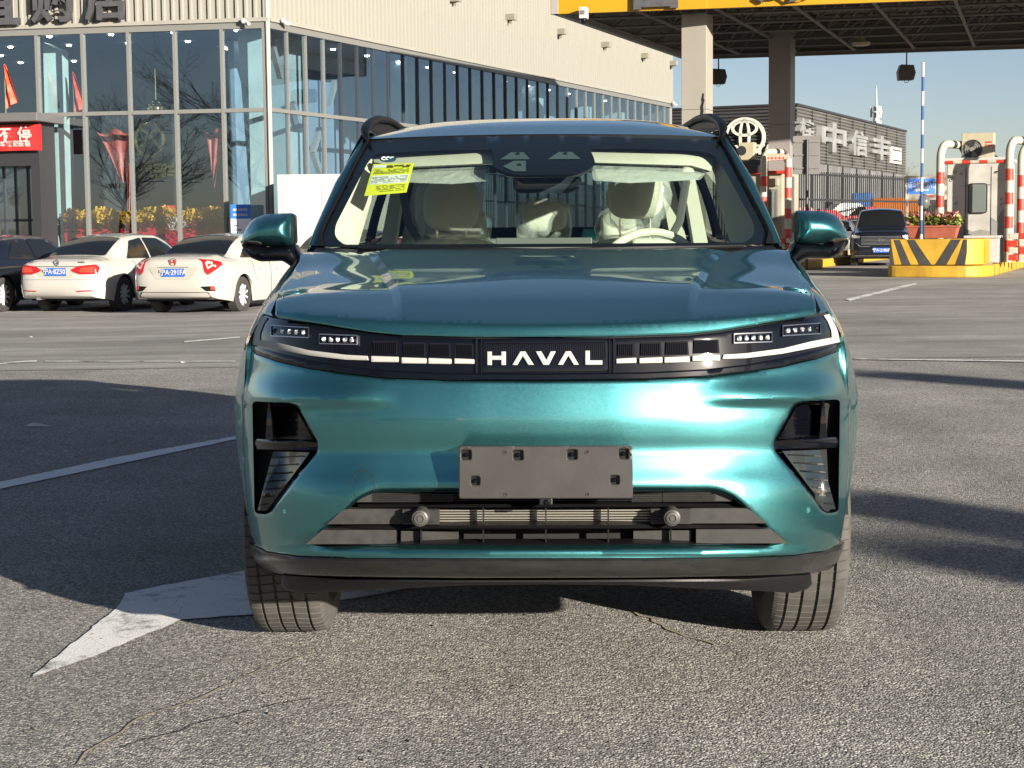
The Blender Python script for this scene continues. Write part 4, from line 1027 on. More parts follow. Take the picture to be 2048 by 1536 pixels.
# ------------------------------------------------------------------ dark dealership with white emblem
dark = thing('dealership_building', 'dark ribbed metal dealership with a white oval emblem and pale characters', 'building')
K = at(1590, 300, 90); K.z = 0
zT_, zB_ = (at(1590, 211, 90)).z, at(1642, 325, 93).z
e1 = at(1810, 300, 117); e1.z = 0; e0 = at(1330, 300, 93); e0.z = 0
dR = Fr(K, (e1-K)); dL = Fr(K, (K-e0)); lenR = (e1-K).length; lenL = (K-e0).length+8
def hribs(a0, a1, m_, fr, nm):
    n_ = 16; dz = (zT_-zB_)/n_
    for k in range(n_):
        b = MB(); z0 = zB_+dz*k; b.v = [(a0, 0, z0), (a1, 0, z0), (a1, -.10, z0+dz*.35), (a0, -.10, z0+dz*.35), (a0, -.10, z0+dz*.7), (a1, -.10, z0+dz*.7), (a1, 0, z0+dz), (a0, 0, z0+dz)]
        b.f = [(0, 1, 2, 3), (3, 2, 5, 4), (4, 5, 6, 7)]; o = obj(nm, b, m_, dark); o.location = fr.o; o.rotation_euler = (0, 0, fr.ang)
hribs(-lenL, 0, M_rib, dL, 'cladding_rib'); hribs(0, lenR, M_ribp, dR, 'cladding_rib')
for fr, a0, a1 in ((dL, -lenL, 0), (dR, 0, lenR)):
    b = MB(); b.box(a0, a1, -.14, .3, zT_, zT_+.12); o = obj('coping', b, M_dark, dark); o.location = fr.o; o.rotation_euler = (0, 0, fr.ang)
    b = MB(); b.box(a0, a1, .05, .3, 0, zB_); o = obj('lower_wall', b, mat('polished_grey_wall', (.14, .14, .138), .45, metal=.0, noise=(.6, .4, (1, 1, .3))), dark); o.location = fr.o; o.rotation_euler = (0, 0, fr.ang)
    b = MB(); b.box(a0, a1, .02, 10 if fr is dR else 12, zB_, zT_+.05) if False else None
for k in range(1, 8):
    b = MB(); a = lenR*k/8; b.box(a-.06, a+.06, -.02, .04, 0, zB_); o = obj('wall_joint', b, M_dark, dark); o.location = dR.o; o.rotation_euler = (0, 0, dR.ang)
for k in range(1, 9):
    b = MB(); a = lenR*k/9; b.box(a-.03, a+.03, -.12, -.02, zB_, zT_); o = obj('cladding_joint', b, M_dark, dark); o.location = dR.o; o.rotation_euler = (0, 0, dR.ang)
pp = [tuple((dL.o-dL.ux*lenL).to_2d()), tuple(K.to_2d()), tuple(e1.to_2d()), tuple((e1+Vector((-10, 20, 0))).to_2d()), tuple((dL.o-dL.ux*lenL+Vector((0, 40, 0))).to_2d())]
b = MB(); b.prismz(pp, zT_-.3, zT_-.1); obj('flat_roof', b, M_dark, dark)
ac_, zc2 = dL.px(1489, 275, -.25); rx = (dL.a(1531, 275, -.25)-dL.a(1447, 275, -.25))/2; rz = (dL.z(1489, 235, -.25)-dL.z(1489, 316, -.25))/2
em2 = []
def ell(cx_, cz_, a, c, t):
    b = MB(); N_ = 48; o_ = [(cx_+a*math.cos(w), cz_+c*math.sin(w)) for w in [2*math.pi*k/N_ for k in range(N_)]]; i_ = [(cx_+(a-t)*math.cos(w), cz_+(c-t)*math.sin(w)) for w in [2*math.pi*k/N_ for k in range(N_)]]
    b.v = [(x, -.02, z) for x, z in o_]+[(x, -.02, z) for x, z in i_]+[(x, .06, z) for x, z in o_]+[(x, .06, z) for x, z in i_]
    for k in range(N_):
        k2 = (k+1) % N_; b.f += [(k, k2, N_+k2, N_+k), (2*N_+k2, k2, k, 2*N_+k), (N_+k, N_+k2, 3*N_+k2, 3*N_+k)]
    o = obj('emblem_ring', b, M_logo, dark); o.location = dL.o+dL.uy*-.25; o.rotation_euler = (0, 0, dL.ang)
ell(ac_, zc2, rx, rz, .19); ell(ac_, zc2+rz*.46, rx*.64, rz*.42, .15); ell(ac_, zc2+rz*.02, rx*.27, rz*.93, .14)
a, z = dL.px(1489, 301, -.2); me = textmesh('TOYOTA', .70, .06, .022, 'CENTER', M_logo, 1.1, UP); o = obj('wall_letters', me, None, dark); o.location = dL.o+dL.ux*a-dL.uy*.2+Vector((0, 0, z)); o.rotation_euler = (0, 0, dL.ang)
for ch, x0, x1, y0, y1 in (('一', 1594, 1624, 238, 275), ('汽', 1638, 1688, 246, 305), ('丰', 1698, 1732, 262, 312), ('田', 1740, 1778, 272, 320)):
    a0, _ = dR.px(x0, 270, -.2); a1, _ = dR.px(x1, 270, -.2); zc3 = (dR.z((x0+x1)/2, y0, -.2)+dR.z((x0+x1)/2, y1, -.2))/2
    me = textmesh({'一': '桂', '汽': '中', '丰': '信', '田': '丰'}[ch], 1.0, .16, .03, 'CENTER', M_chr, 1., UP)
    w_ = max(v.co.x for v in me.vertices)-min(v.co.x for v in me.vertices); h_ = max(v.co.z for v in me.vertices)-min(v.co.z for v in me.vertices)
    zh_ = dR.z((x0+x1)/2, y0, -.2)-dR.z((x0+x1)/2, y1, -.2)
    me.transform(Matrix.Diagonal(((a1-a0)/w_, 1, zh_/h_, 1))); cz3 = (max(v.co.z for v in me.vertices)+min(v.co.z for v in me.vertices))/2
    o = obj('wall_character', me, None, dark); o.location = dR.o+dR.ux*(a0+a1)/2-dR.uy*.2+Vector((0, 0, zc3-cz3)); o.rotation_euler = (0, 0, dR.ang)
a0, z0 = dR.px(1784, 326, -.2); a1, z1 = dR.px(1803, 297, -.2); b = MB(); b.box(a0, a1, -.2, 0, z0, z1); o = obj('small_sign', b, M_logo, dark); o.location = dR.o; o.rotation_euler = (0, 0, dR.ang)
b = MB()
for q_ in (.15, .78): b.box(a0+.2, a1-.2, -.22, -.2, lerp(z0, z1, q_), lerp(z0, z1, q_+.08))
o = obj('small_sign_print', b, M_dark, dark); o.location = dR.o; o.rotation_euler = (0, 0, dR.ang)

# telecom tower
tw = thing('telecom_tower', 'slender white antenna tower behind the dark dealership', 'tower'); p = at(1752, 300, 170); tw.location = (p.x, p.y, 0)
zt1 = at(1752, 172, 170).z; zt0 = at(1752, 212, 170).z
b = MB(); b.tube([(0, 0, 0), (0, 0, zt0)], [.5, .28], 12); obj('mast', b, M_wht, tw, True)
b = MB(); b.tube([(0, 0, zt0), (0, 0, zt1)], [.10, .03], 8); obj('spike', b, M_wht, tw)
for z_ in (zt0-.6, zt0-2.0, zt0-3.4):
    b = MB(); b.lathe([(-.06, .3), (-.06, .62), (.06, .62), (.06, .3)], 'Z', 16, (0, 0, z_)); obj('platform', b, M_wht, tw)
    for k in range(3):
        w = 2.1*k+.5; b = MB(); b.box(-.09+.52*math.cos(w), .09+.52*math.cos(w), -.08+.52*math.sin(w), .08+.52*math.sin(w), z_-.5, z_+.55); obj('antenna', b, mat('antenna_grey', (.45, .46, .46), .5), tw)

# ------------------------------------------------------------------ black bar fence in front of the dealership
fp0 = at(1590, 430, 71); fp1 = at(1830, 430, 84)
fence = thing('bar_fence', 'tall black upright bar fence in front of the dark dealership', 'fence')
ff = Fr((fp0.x, fp0.y, 0), (fp1.x-fp0.x, fp1.y-fp0.y)); inst(fence, ff)
Lf = math.hypot(fp1.x-fp0.x, fp1.y-fp0.y)+6; hf = ff.z(1700, 347); M_fen = mat('fence_black', (.02, .02, .022), .5)
print('fence', Lf, hf)
barm = cached('fence_bar', lambda: MB().box(-.018, .018, -.018, .018, .1, hf), M_fen)
k = 0; x = -9.0
while x < Lf and k < 290:
    o = obj('bar', barm, None, fence); o.location = (x, 0, 0); x += .255; k += 1
for z_ in (.25, hf*.66, hf-.12):
    b = MB(); b.box(-9, Lf, -.05, .05, z_-.04, z_+.04); obj('rail', b, M_fen, fence)

# goods and vehicles behind the fence
rr = random.Random(12)
cols = {'red': (.45, .04, .05), 'pink': (.55, .25, .25), 'white': (.65, .64, .62), 'grey': (.3, .3, .32)}
def stall(x, y, w_, h_, c, lab, dep, nm='market_tent', cat='tent'):
    p = at(x, y, dep); o = thing(nm, lab, cat, (p.x, p.y, 0)); m_ = mat(nm+'_'+c, cols[c], .6, noise=(1.5, .3))
    b = MB(); b.prism([(-w_/2, h_*.72), (w_/2, h_*.72), (w_*.2, h_), (-w_*.2, h_)], 0, 2.4); obj('roof_cloth', b, m_, o)
    for s in (-1, 1):
        b = MB(); b.box(s*w_/2-.04, s*w_/2+.04, 0, .08, 0, h_*.72); obj('post', b, M_steel, o)
    b = MB(); b.box(-w_/2+.1, w_/2-.1, .3, 2.2, 0, h_*.4); obj('counter', b, m_, o)
    return o
for x, w_, h_, c, lab in ((1606, 2.0, 2.1, 'pink', 'pink tent seen through the bars beside the grey sign post'), (1650, 2.6, 2.0, 'red', 'red tent seen through the bars above the right mirror'), (1700, 2.6, 2.4, 'white', 'white tent seen through the bars left of the red one'), (1735, 2.4, 2.2, 'red', 'red tent seen through the bars above the black SUV')):
    stall(x, 440, w_, h_, c, lab, 83 if x < 1640 else 86 if x < 1680 else 92)
ot = thing('orange_truck', 'orange box truck seen through the bars near the direction board', 'truck'); p = at(1792, 440, 94); ot.location = (p.x, p.y, 0); ot.rotation_euler = (0, 0, -.3)
b = MB(); b.box(-1.3, 1.2, 0, 5, .6, 2.7); obj('box', b, mat('truck_orange', (0.455, 0.14, 0.014), .5, noise=(1, .2)), ot, bevel=.03)
b = MB(); b.box(-2.4, -1.4, 0, 2, .5, 3.0); obj('cab', b, mat('truck_blue', (.04, .12, .30), .5), ot, bevel=.08)
for s in (-1, 1):
    b = MB(); b.lathe([(-.12, 0), (-.12, .45), (.12, .45), (.12, 0)], 'X', 18, (s*1.0, .6, .45)); obj('wheel', b, M_rubber, ot)

# ------------------------------------------------------------------ bare trees
def tree_mesh(seed, h, r0, spread, depth=5, first=.28):
    r_ = random.Random(seed); T = MB(); Cn = MB()
    def grow(p, d, L_, r, lv):
        pts = [p]; dd = d.copy(); n_ = 4 if lv < 3 else 3
        for k in range(n_):
            dd = (dd+Vector((r_.uniform(-1, 1), r_.uniform(-1, 1), r_.uniform(-.2, .5)))*.13*(1+lv*.35)).normalized(); pts.append(pts[-1]+dd*L_/n_)
        rs = [r*(1-.45*k/n_) for k in range(n_+1)]
        (T if lv == 0 else Cn).tube(pts, rs, 7 if lv < 2 else (4 if lv < 3 else 3), caps=False)
        if lv >= depth: return
        nb = {0: 7, 1: 5, 2: 4, 3: 4, 4: 3}.get(lv, 3)
        for k in range(nb):
            t = lerp(first if lv == 0 else .2, 1.0, (k+r_.random()*.6)/nb); t = min(t, 1); i = min(n_-1, int(t*n_)); q = pts[i].lerp(pts[i+1], t*n_-i)
            az = r_.uniform(0, 2*math.pi)+k*2.4; ax = dd.orthogonal().normalized(); ax.rotate(Matrix.Rotation(az, 3, dd))
            nd = (dd*r_.uniform(.75, 1.1)+ax*spread*r_.uniform(.7, 1.2)).normalized(); nd.z = abs(nd.z)*.7+.12
            grow(q, nd.normalized(), L_*r_.uniform(.5, .68), max(.006, rs[i]*.52), lv+1)
    grow(Vector((0, 0, 0)), Vector((0, 0, 1)), h*.62, r0, 0)
    return T, Cn
TREES = []
for sd_, h, r0, sp2, dp in ((1, 9, .20, .7, 5), (2, 10, .18, .55, 5), (3, 8, .16, .8, 5)):
    T, Cn = tree_mesh(sd_, h, r0, sp2, dp); TREES.append((mesh('trunk', T, M_bark, True), mesh('crown', Cn, M_bark)))
def tree(k, x, y, s, rz, lab, group):
    t = thing('bare_tree', lab, 'tree', (x, y, gz(x, y)-.02), rz, group); t.scale = (s, s, s)
    o = obj('trunk', TREES[k][0], None, t); o = obj('crown', TREES[k][1], None, t); return t
# behind the dealership on the right horizon
rr = random.Random(31)
i = 0
for x in range(1815, 1990, 13):
    dep = rr.uniform(135, 185); p = at(x, 400, dep); top = at(x, rr.uniform(300, 345), dep).z
    tree(i % 3, p.x, p.y, top/11.5, rr.uniform(0, 6), 'leafless tree on the hazy skyline between the dark dealership and the right hand booth', 'leafless trees on the right skyline'); i += 1
# behind the camera: seen mirrored in the showroom glass; then added pillars for the streaks of shade
for i, (x, y, s) in enumerate([(-34, -14, 1.15), (-40, -19, 1.3), (-46, -12, 1.1), (-52, -20, 1.25), (-29, -22, 1.2), (-60, -16, 1.2), (-24, -15, 1.0)]):
    tree(i % 3, x, y, s, i*1.3, 'leafless tree across the road, seen only mirrored in the showroom glass', 'leafless trees mirrored in the glass')
for i, (P_, t_, s, k) in enumerate([((1.9, 7.1), 21, .9, 0), ((2.0, 5.9), 24, .85, 2), ((3.4, 13.6), 26, 1.0, 1)]):  # unseen pillars, added towards the sun only to throw the shade bands
    x, y = P_[0]+t_*math.sin(SUN_AZ), P_[1]-t_*math.cos(SUN_AZ)
    b = MB(); hh_ = t_*math.tan(SUN_EL)+.2
    o = thing('advert_pillar', ['grey roadside pillar out of frame casting the upper near shade band', 'grey roadside pillar out of frame casting the lower near shade band', 'grey roadside pillar out of frame casting the far shade band'][i], 'pillar', (x, y, 0))
    b.box(-.26, .26, -.2, .2, 0, hh_); obj('casing', b, M_colu2, o, bevel=.02)
    b = MB(); b.box(-.42, .42, -.26, .26, 0, .12); obj('base', b, M_dark, o)

# ------------------------------------------------------------------ low buildings behind the camera (mirrored in paint and glass)
def block(x, y, w_, d_, h_, c, lab, rz=0):
    o = thing('roadside_building', lab, 'building', (x, y, 0), rz); b = MB(); b.box(0, w_, 0, d_, 0, h_); obj('wall', b, mat('plaster_'+c, {'tan': (.42, .36, .28), 'grey': (.3, .3, .3)}[c], .8, noise=(.3, .15)), o)
    n_ = int(w_/2.2); m_ = MB()
    for fl_ in range(int(h_/3)):
        for k in range(n_):
            for yy_ in (d_,):
                b = MB(); b.box(.7+k*2.2, 2.0+k*2.2, yy_-.02, yy_+.03, .9+fl_*3, 2.3+fl_*3); obj('window', b, M_gloss, o)
    b = MB(); b.box(-.2, w_+.2, -.2, d_+.2, h_, h_+.3); obj('roof', b, M_dark, o)
block(-46, -60, 26, 10, 5.6, 'tan', 'low tan building across the road behind the camera')
block(14, -75, 30, 12, 6, 'grey', 'low grey building across the road to the right behind the camera', .1)

# ------------------------------------------------------------------ parked cars
def bgcar(name, lab, cat, loc, rot, P, m_body, L, group=None):
    """P: list of stations (y, top, wr, ze, wb, zb, w, zm, zl).  y runs forward from the rear bumper"""
    root = thing(name, lab, cat, loc, rot, group)
    ks = [Cur(*[(p[0], p[j]) for p in P]) for j in range(1, 9)]
    def ring(y):
        top, wr, ze, wb_, zb_, w, zm, zl = [k(y) for k in ks]
        pts = [(0, top), (wr*.35, top-(top-ze)*.12), (wr*.7, top-(top-ze)*.49), (wr*.93, top-(top-ze)*.86), (wr, ze-.012)]
        for q in (.33, .66, 1.0): pts.append((lerp(wr, wb_, q)+.018*math.sin(math.pi*q), lerp(ze-.012, zb_, q)))
        pts += [(lerp(wb_, w, .6), lerp(zb_, zm, .15)), (lerp(wb_, w, .92), lerp(zb_, zm, .5)), (w, zm), (w, lerp(zm, zl, .35)), (w-.012, lerp(zm, zl, .7)), (w-.04, zl), (0, zl)]
        return pts
    ye = .30; NS = 74
    ysn = [lerp(ye, L-ye, k/NS) for k in range(NS+1)]
    arcs = P[0][9] if len(P[0]) > 9 else (.95, .95+2.65)
    ra = .37
    n_ = len(ring(ye)); side_b = MB(); rings = []
    for y in ysn:
        R1 = ring(y); rings.append([Vector((x, y, z)) for x, z in R1])
    # wheel openings: vertices on the flank inside the arch are lifted onto its rim
    zc = .33
    for yi, r_ in enumerate(rings):
        for c in arcs:
            d = abs(ysn[yi]-c)
            if d < ra:
                zt = zc+math.sqrt(ra*ra-d*d)
                for k in range(8, n_-1):
                    if r_[k].z < zt: r_[k].z = zt if r_[7].z > zt else r_[7].z
                r_[n_-1].z = max(r_[n_-1].z, .30)
    for s in (1, -1):
        k0 = len(side_b.v)
        for r_ in rings: side_b.v += [(s*p.x, p.y, p.z) for p in r_]
        for i in range(NS):
            for k in range(n_-1):
                if k == n_-2: 
                    continue
                q = (k0+i*n_+k, k0+(i+1)*n_+k, k0+(i+1)*n_+k+1, k0+i*n_+k+1); side_b.f.append(q[::-1] if s > 0 else q)
    # rounded ends
    def cap(yend, sg, tilt):
        out = MB(); rg = ring(yend); cen = (0, P[0][10] if len(P[0]) > 10 else .68); M_ = 12
        full = rg+[(-x, z) for x, z in rg[-2:0:-1]]; N_ = len(full)
        for j in range(M_+1):
            r_ = 1-j/M_*.999
            for (x, z) in full:
                X = cen[0]+(x-cen[0])*r_; Z = cen[1]+(z-cen[1])*r_
                out.v.append((X, yend-sg*ye*(1-r_**4.5)**(1/2.4)*(1 if j else 0)+sg*tilt(Z)*(1-r_**3)*1.0, Z))
        for j in range(M_):
            for k in range(N_):
                q = (j*N_+k, j*N_+(k+1) % N_, (j+1)*N_+(k+1) % N_, (j+1)*N_+k); out.f.append(q if sg > 0 else q[::-1])
        def fy(x, z):
            # depth of the cap at (x, z)
            th = math.atan2(z-cen[1], abs(x)); best = 1.0; d = math.hypot(x, z-cen[1]); R1 = 1.
            for k in range(len(rg)-1):
                a0, a1 = math.atan2(rg[k][1]-cen[1], rg[k][0]), math.atan2(rg[k+1][1]-cen[1], rg[k+1][0])
                lo, hi = min(a0, a1), max(a0, a1)
                if lo-1e-6 <= th <= hi+1e-6:
                    x0, z0, x1, z1 = rg[k][0], rg[k][1]-cen[1], rg[k+1][0], rg[k+1][1]-cen[1]; den = (x1-x0)*math.sin(th)-(z1-z0)*math.cos(th)
                    if abs(den) > 1e-9: R1 = abs((x1*z0-x0*z1)/den) if abs(den) > 1e-9 else R1; R1 = abs((x0*(z1-z0)-z0*(x1-x0))/((z1-z0)*math.cos(th)-(x1-x0)*math.sin(th)))
            r_ = min(.999, d/max(R1, .01)); return yend-sg*ye*(1-r_**4.5)**(1/2.4)+sg*tilt(z)*(1-r_**3)
        return out, fy
    rt = P[0][11] if len(P[0]) > 11 else Cur((.2, .06), (.4, 0), (.6, 0), (.8, .03), (1.0, .05))
    ft = P[0][12] if len(P[0]) > 12 else Cur((.2, .08), (.4, 0), (.6, 0.0), (.8, .08), (1.0, .2))
    rc, ry = cap(ye, 1, rt); fc, fy = cap(L-ye, -1, ft)
    side_b.add(rc.v, rc.f); side_b.add(fc.v, fc.f)
    body = obj('body', side_b, m_body, root, True, ang=45, recalc=True)
    b = MB(); b.box(-.72, .72, .35, L-.35, .22, .5); obj('underbody', b, M_void, root)
    topz = lambda x, y: ks[0](y)-(ks[0](y)-ks[2](y))*min(1.2, abs(x)/ks[1](y))**2
    def glass(nm, poly, surf, face, m_=M_tint, step=.12, r=.05, parent=root): return obj(nm, panel(rounded(poly, r), surf, step, face=face), m_, parent, True, ang=80)
    def sideg(poly, nm='side_window', m_=M_tint):
        for s in (1, -1):
            def sf2(y, z):
                wr, ze, wb_, zb_ = ks[1](y), ks[2](y), ks[3](y), ks[4](y); q = max(0, min(1, (ze-z)/(ze-zb_))); return Vector((s*(lerp(wr, wb_, q)+.018*math.sin(math.pi*q)+.006), y, z))
            glass(nm, poly, sf2, (s, 0, 0), m_)
    for c in arcs:
        for s in (1, -1):
            b = MB(); b.lathe([(s*.45, .0), (s*.45, ra+.01), (s*(.86), ra+.01)], 'X', 28, (0, c, zc)); b.v = [(x, y, max(z, .25)) for x, y, z in b.v]; obj('wheel_well', b, M_void, root, True)
    return dict(root=root, ks=ks, ring=ring, ry=ry, fy=fy, glass=glass, sideg=sideg, topz=topz, arcs=arcs, L=L)
def carwheel():
    t = MB(); t.lathe([(-.10, .20), (-.105, .25), (-.10, .30), (-.08, .325), (.08, .325), (.10, .30), (.105, .25), (.10, .20)], 'X', 36)
    r_ = MB(); r_.lathe([(.10, .205), (.08, .21), (.075, .195), (.02, .19), (.02, 0)], 'X', 36)
    s_ = MB()
    for k in range(10):
        w = 2*math.pi*k/10; s_.box(.055, .085, -.018, .018, .03, .20, Matrix.Rotation(w, 4, 'X'))
    s_.lathe([(.09, 0), (.09, .035), (.05, .06)], 'X', 16)
    return mesh('tyre', t, mat('car_tyre', (.03, .029, .028), .8), True), mesh('rim', r_, mat('rim_dark', (.10, .10, .10), .4, metal=.5), True), mesh('spokes', s_, mat('alloy_silver'))
CW = carwheel()
def addwheels(c, w=.76):
    for y in c['arcs']:
        for s in (1, -1):
            t = obj('wheel', CW[0], None, c['root']); t.location = (s*w, y, .325)
            if s < 0: t.rotation_euler = (0, 0, math.pi)
            obj('rim', CW[1], None, t); obj('spokes', CW[2], None, t)
def addseams(c, ys_=(1.42, 2.13, 3.2), m_=None):
    for y in ys_:
        for s in (1, -1):
            R1 = c['ring'](y); pts = [Vector((s*(x+.002), y, z)) for x, z in R1[7:13]]
            if y < 1.9: pts = pts[:3]+[Vector((s*(R1[10][0]+.002), y+.10, R1[10][1]-.05))]
            b = MB(); b.tube(pts, .005, 5); obj('door_seam', b, M_void, c['root'])
    for y in (1.62, 2.36):
        for s in (1, -1):
            x = c['ring'](y)[9][0]; z = c['ring'](y)[9][1]; b = MB(); b.tube([(s*(x+.0), y-.09, z), (s*(x+.03), y-.06, z), (s*(x+.03), y+.06, z), (s*(x+.0), y+.09, z)], .012, 6); obj('door_handle', b, m_ or M_wcar, c['root'], True)
    for s in (1, -1):
        b = MB(); b.ball((s*.97, 3.15, 1.0), (.11, .07, .07), 12, 8, .7); b.tube([(s*.82, 3.18, .96), (s*.93, 3.15, .97)], .022); obj('door_mirror', b, m_ or M_wcar, c['root'], True)
    b = MB(); R1 = c['ring'](.66); b.tube([(x, .66, z+.002) for x, z in R1[6::-1]]+[(-x, .66, z+.002) for x, z in R1[1:7]], .004, 5); obj('boot_seam', b, M_void, c['root'])
def onend(c, nm, poly, m_, off=.006, step=.08, r=.02, depth=.02, front=False, parent=None, both=False):
    f = c['fy'] if front else c['ry']; sg = -1 if front else 1
    for s in ((1, -1) if both else (1,)):
        q = rounded([(s*x, z) for x, z in poly], r)
        b = panel(q, lambda x, z: Vector((x, f(x, z)-sg*off, z)), step, depth=(0, sg*depth, 0), face=(0, -sg, 0)); o = obj(nm, b, m_, parent or c['root'], True, ang=50)
    return o
def plate_(c, z, txt, front=False):
    f = c['fy'] if front else c['ry']; sg = -1 if front else 1; y = f(0, z)-sg*.03
    b = MB(); b.box(-.22, .22, min(y, y+sg*.01), max(y, y+sg*.01), z-.07, z+.07); p = obj('number_plate', b, mat('plate_blue', (.015, .10, .50), .4), c['root'])
    me = textmesh(txt, .125, .002, .004, 'CENTER', M_wht, .92, UP if not front else Matrix.Rotation(math.pi, 4, 'Z') @ UP); o = obj('plate_text', me, None, p); o.location = (0, y-sg*.003, z)
SED = [ # y, top, wr, ze, wb, zb, w, zm, zl
 (.30, 1.00, .62, .985, .76, .93, .865, .62, .26), (.62, 1.03, .60, 1.015, .76, .95, .875, .62, .22), (.75, 1.06, .60, 1.04, .76, .95, .878, .62, .2),
 (1.15, 1.27, .59, 1.235, .77, .95, .88, .62, .2), (1.55, 1.41, .565, 1.365, .785, .945, .885, .62, .2), (2.1, 1.462, .56, 1.41, .80, .94, .885, .6, .2), (2.7, 1.455, .56, 1.40, .80, .93, .885, .6, .2),
 (3.1, 1.36, .57, 1.31, .79, .92, .885, .6, .2), (3.5, 1.14, .62, 1.10, .78, .91, .88, .6, .2), (3.75, 1.00, .66, .97, .78, .90, .88, .6, .2), (4.35, .86, .60, .83, .74, .76, .86, .56, .22)]
HD = 'x'
def place(px_, py_, dep, dz=0): p = G(px_, py_); return p
# sedan one
th = RD(-17)
p = at(112, 600, 31.2); p.z = gz(p.x, p.y)
S1 = [list(q) for q in SED]; S1[0] += [(1.0, 3.62), .68, Cur((.2, .06), (.34, .01), (.5, 0), (.62, .015), (.70, .03), (.95, .06))]
c = bgcar('white_sedan', 'white sedan with round boot emblem and wide red lamps, parked nearest the porch', 'car', p, th, [tuple(q) for q in S1], M_wcar, 4.65, 'white sedans parked before the showroom')
c['glass']('rear_window', [(-.60, .76), (.60, .76), (.52, 1.50), (-.52, 1.50)], lambda x, y: Vector((x, y-.006, c['topz'](x, y)+.006)), (0, -.5, 1), r=.07)
c['glass']('windscreen', [(-.52, 2.95), (.52, 2.95), (.66, 3.66), (-.66, 3.66)], lambda x, y: Vector((x, y+.006, c['topz'](x, y)+.006)), (0, .5, 1))
c['sideg']([(1.25, .985), (1.62, 1.32), (2.08, 1.375), (2.10, .98)]); c['sideg']([(2.16, .98), (2.14, 1.375), (2.70, 1.36), (3.12, 1.20), (3.32, .975)])
addwheels(c)
onend(c, 'tail_light', [(.30, .80), (.44, .87), (.76, .90), (.82, .84), (.80, .72), (.50, .72), (.36, .76)], M_tail, off=.012, both=True)
onend(c, 'tail_light_core', [(.48, .76), (.52, .84), (.74, .86), (.74, .75)], M_tailb, off=.02, both=True)
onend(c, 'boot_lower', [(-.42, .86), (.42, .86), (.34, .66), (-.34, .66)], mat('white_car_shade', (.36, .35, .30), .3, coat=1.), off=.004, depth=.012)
onend(c, 'boot_strip', [(-.44, .872), (.44, .872), (.44, .862), (-.44, .862)], M_grey, off=.016, r=0)
plate_(c, .765, '宁A·8Z507')
y_ = c['ry'](0, .93); b = MB(); b.tube([(.05*math.cos(w), y_-.02, .93+.05*math.sin(w)) for w in [2*math.pi*k/20 for k in range(21)]], .008, 6, caps=False); b.tube([(-.035, y_-.02, .96), (-.015, y_-.02, .90), (0, y_-.02, .93), (.015, y_-.02, .90), (.035, y_-.02, .96)], .006, 5); obj('badge', b, M_chrome, c['root'], True)
for s in (-1, 1): onend(c, 'reflector', [(s*.42, .40), (s*.72, .41), (s*.72, .43), (s*.42, .42)], M_tail, off=.006, r=0)
onend(c, 'bumper_seam', [(-.80, .62), (.80, .62), (.80, .626), (-.80, .626)], M_grey, off=.003, r=0)
b = MB(); b.tube([(-.45, .1, .27), (-.45, .4, .27)], .03); obj('exhaust', b, M_steel, c['root'])
for x in (-.58, .44):
    b = MB()
    for k in range(4): b.box(x+.035*k, x+.025+.035*k, c['ry'](x, .94)-.018, c['ry'](x, .94)-.006, .925, .955)
    obj('boot_letters', b, M_chrome, c['root'])
addseams(c)
# sedan two
p = at(347, 600, 29.9); p.z = gz(p.x, p.y)
S2 = [list(q) for q in SED]
for q in S2: q[1] -= .035 if q[0] > .7 else -.03; q[3] -= .03 if q[0] > .7 else -.03; q[6] += .012
S2[0] += [(1.0, 3.68), .66, Cur((.2, .10), (.34, .03), (.5, 0), (.62, .0), (.75, .03), (.95, .0))]
c2 = bgcar('white_sedan', 'white sedan with red H badge and black lower bumper, nearest the teal car', 'car', p, th, [tuple(q) for q in S2], M_wcar, 4.64, 'white sedans parked before the showroom')
c = c2
c['glass']('rear_window', [(-.62, .72), (.62, .72), (.52, 1.62), (-.52, 1.62)], lambda x, y: Vector((x, y-.006, c2['topz'](x, y)+.006)), (0, -.5, 1), r=.07)
c['glass']('windscreen', [(-.52, 2.95), (.52, 2.95), (.66, 3.66), (-.66, 3.66)], lambda x, y: Vector((x, y+.006, c2['topz'](x, y)+.006)), (0, .5, 1))
c['sideg']([(1.12, .985), (1.62, 1.28), (2.08, 1.34), (2.10, .98)]); c['sideg']([(2.16, .98), (2.14, 1.34), (2.70, 1.32), (3.12, 1.17), (3.32, .975)])
addwheels(c, .775)
onend(c, 'tail_light', [(.46, .985), (.56, .93), (.60, .76), (.66, .70), (.78, .78), (.84, .88), (.80, .93), (.66, .97)], M_tail, off=.014, both=True)
onend(c, 'tail_light_core', [(.60, .93), (.66, .80), (.74, .86), (.70, .94)], mat('lamp_pink', (.7, .4, .35), .2, coat=1.), off=.022, both=True)
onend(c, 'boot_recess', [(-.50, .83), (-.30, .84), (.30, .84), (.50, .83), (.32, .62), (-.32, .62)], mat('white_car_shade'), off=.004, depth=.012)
onend(c, 'boot_strip', [(-.30, .845), (.30, .845), (.30, .837), (-.30, .837)], M_grey, off=.012, r=0)
plate_(c, .745, '宁A·291FA')
onend(c, 'lower_diffuser', [(-.66, .40), (.66, .40), (.70, .31), (.55, .27), (-.55, .27), (-.70, .31)], M_black, off=.008)
for s in (-1, 1):
    onend(c, 'bumper_vent', [(s*.52, .50), (s*.76, .51), (s*.78, .42), (s*.62, .42)], M_black, off=.006); onend(c, 'reflector', [(s*.70, .50), (s*.76, .50), (s*.77, .44), (s*.71, .44)], M_tailb, off=.012)
y_ = c['ry'](0, .94); 
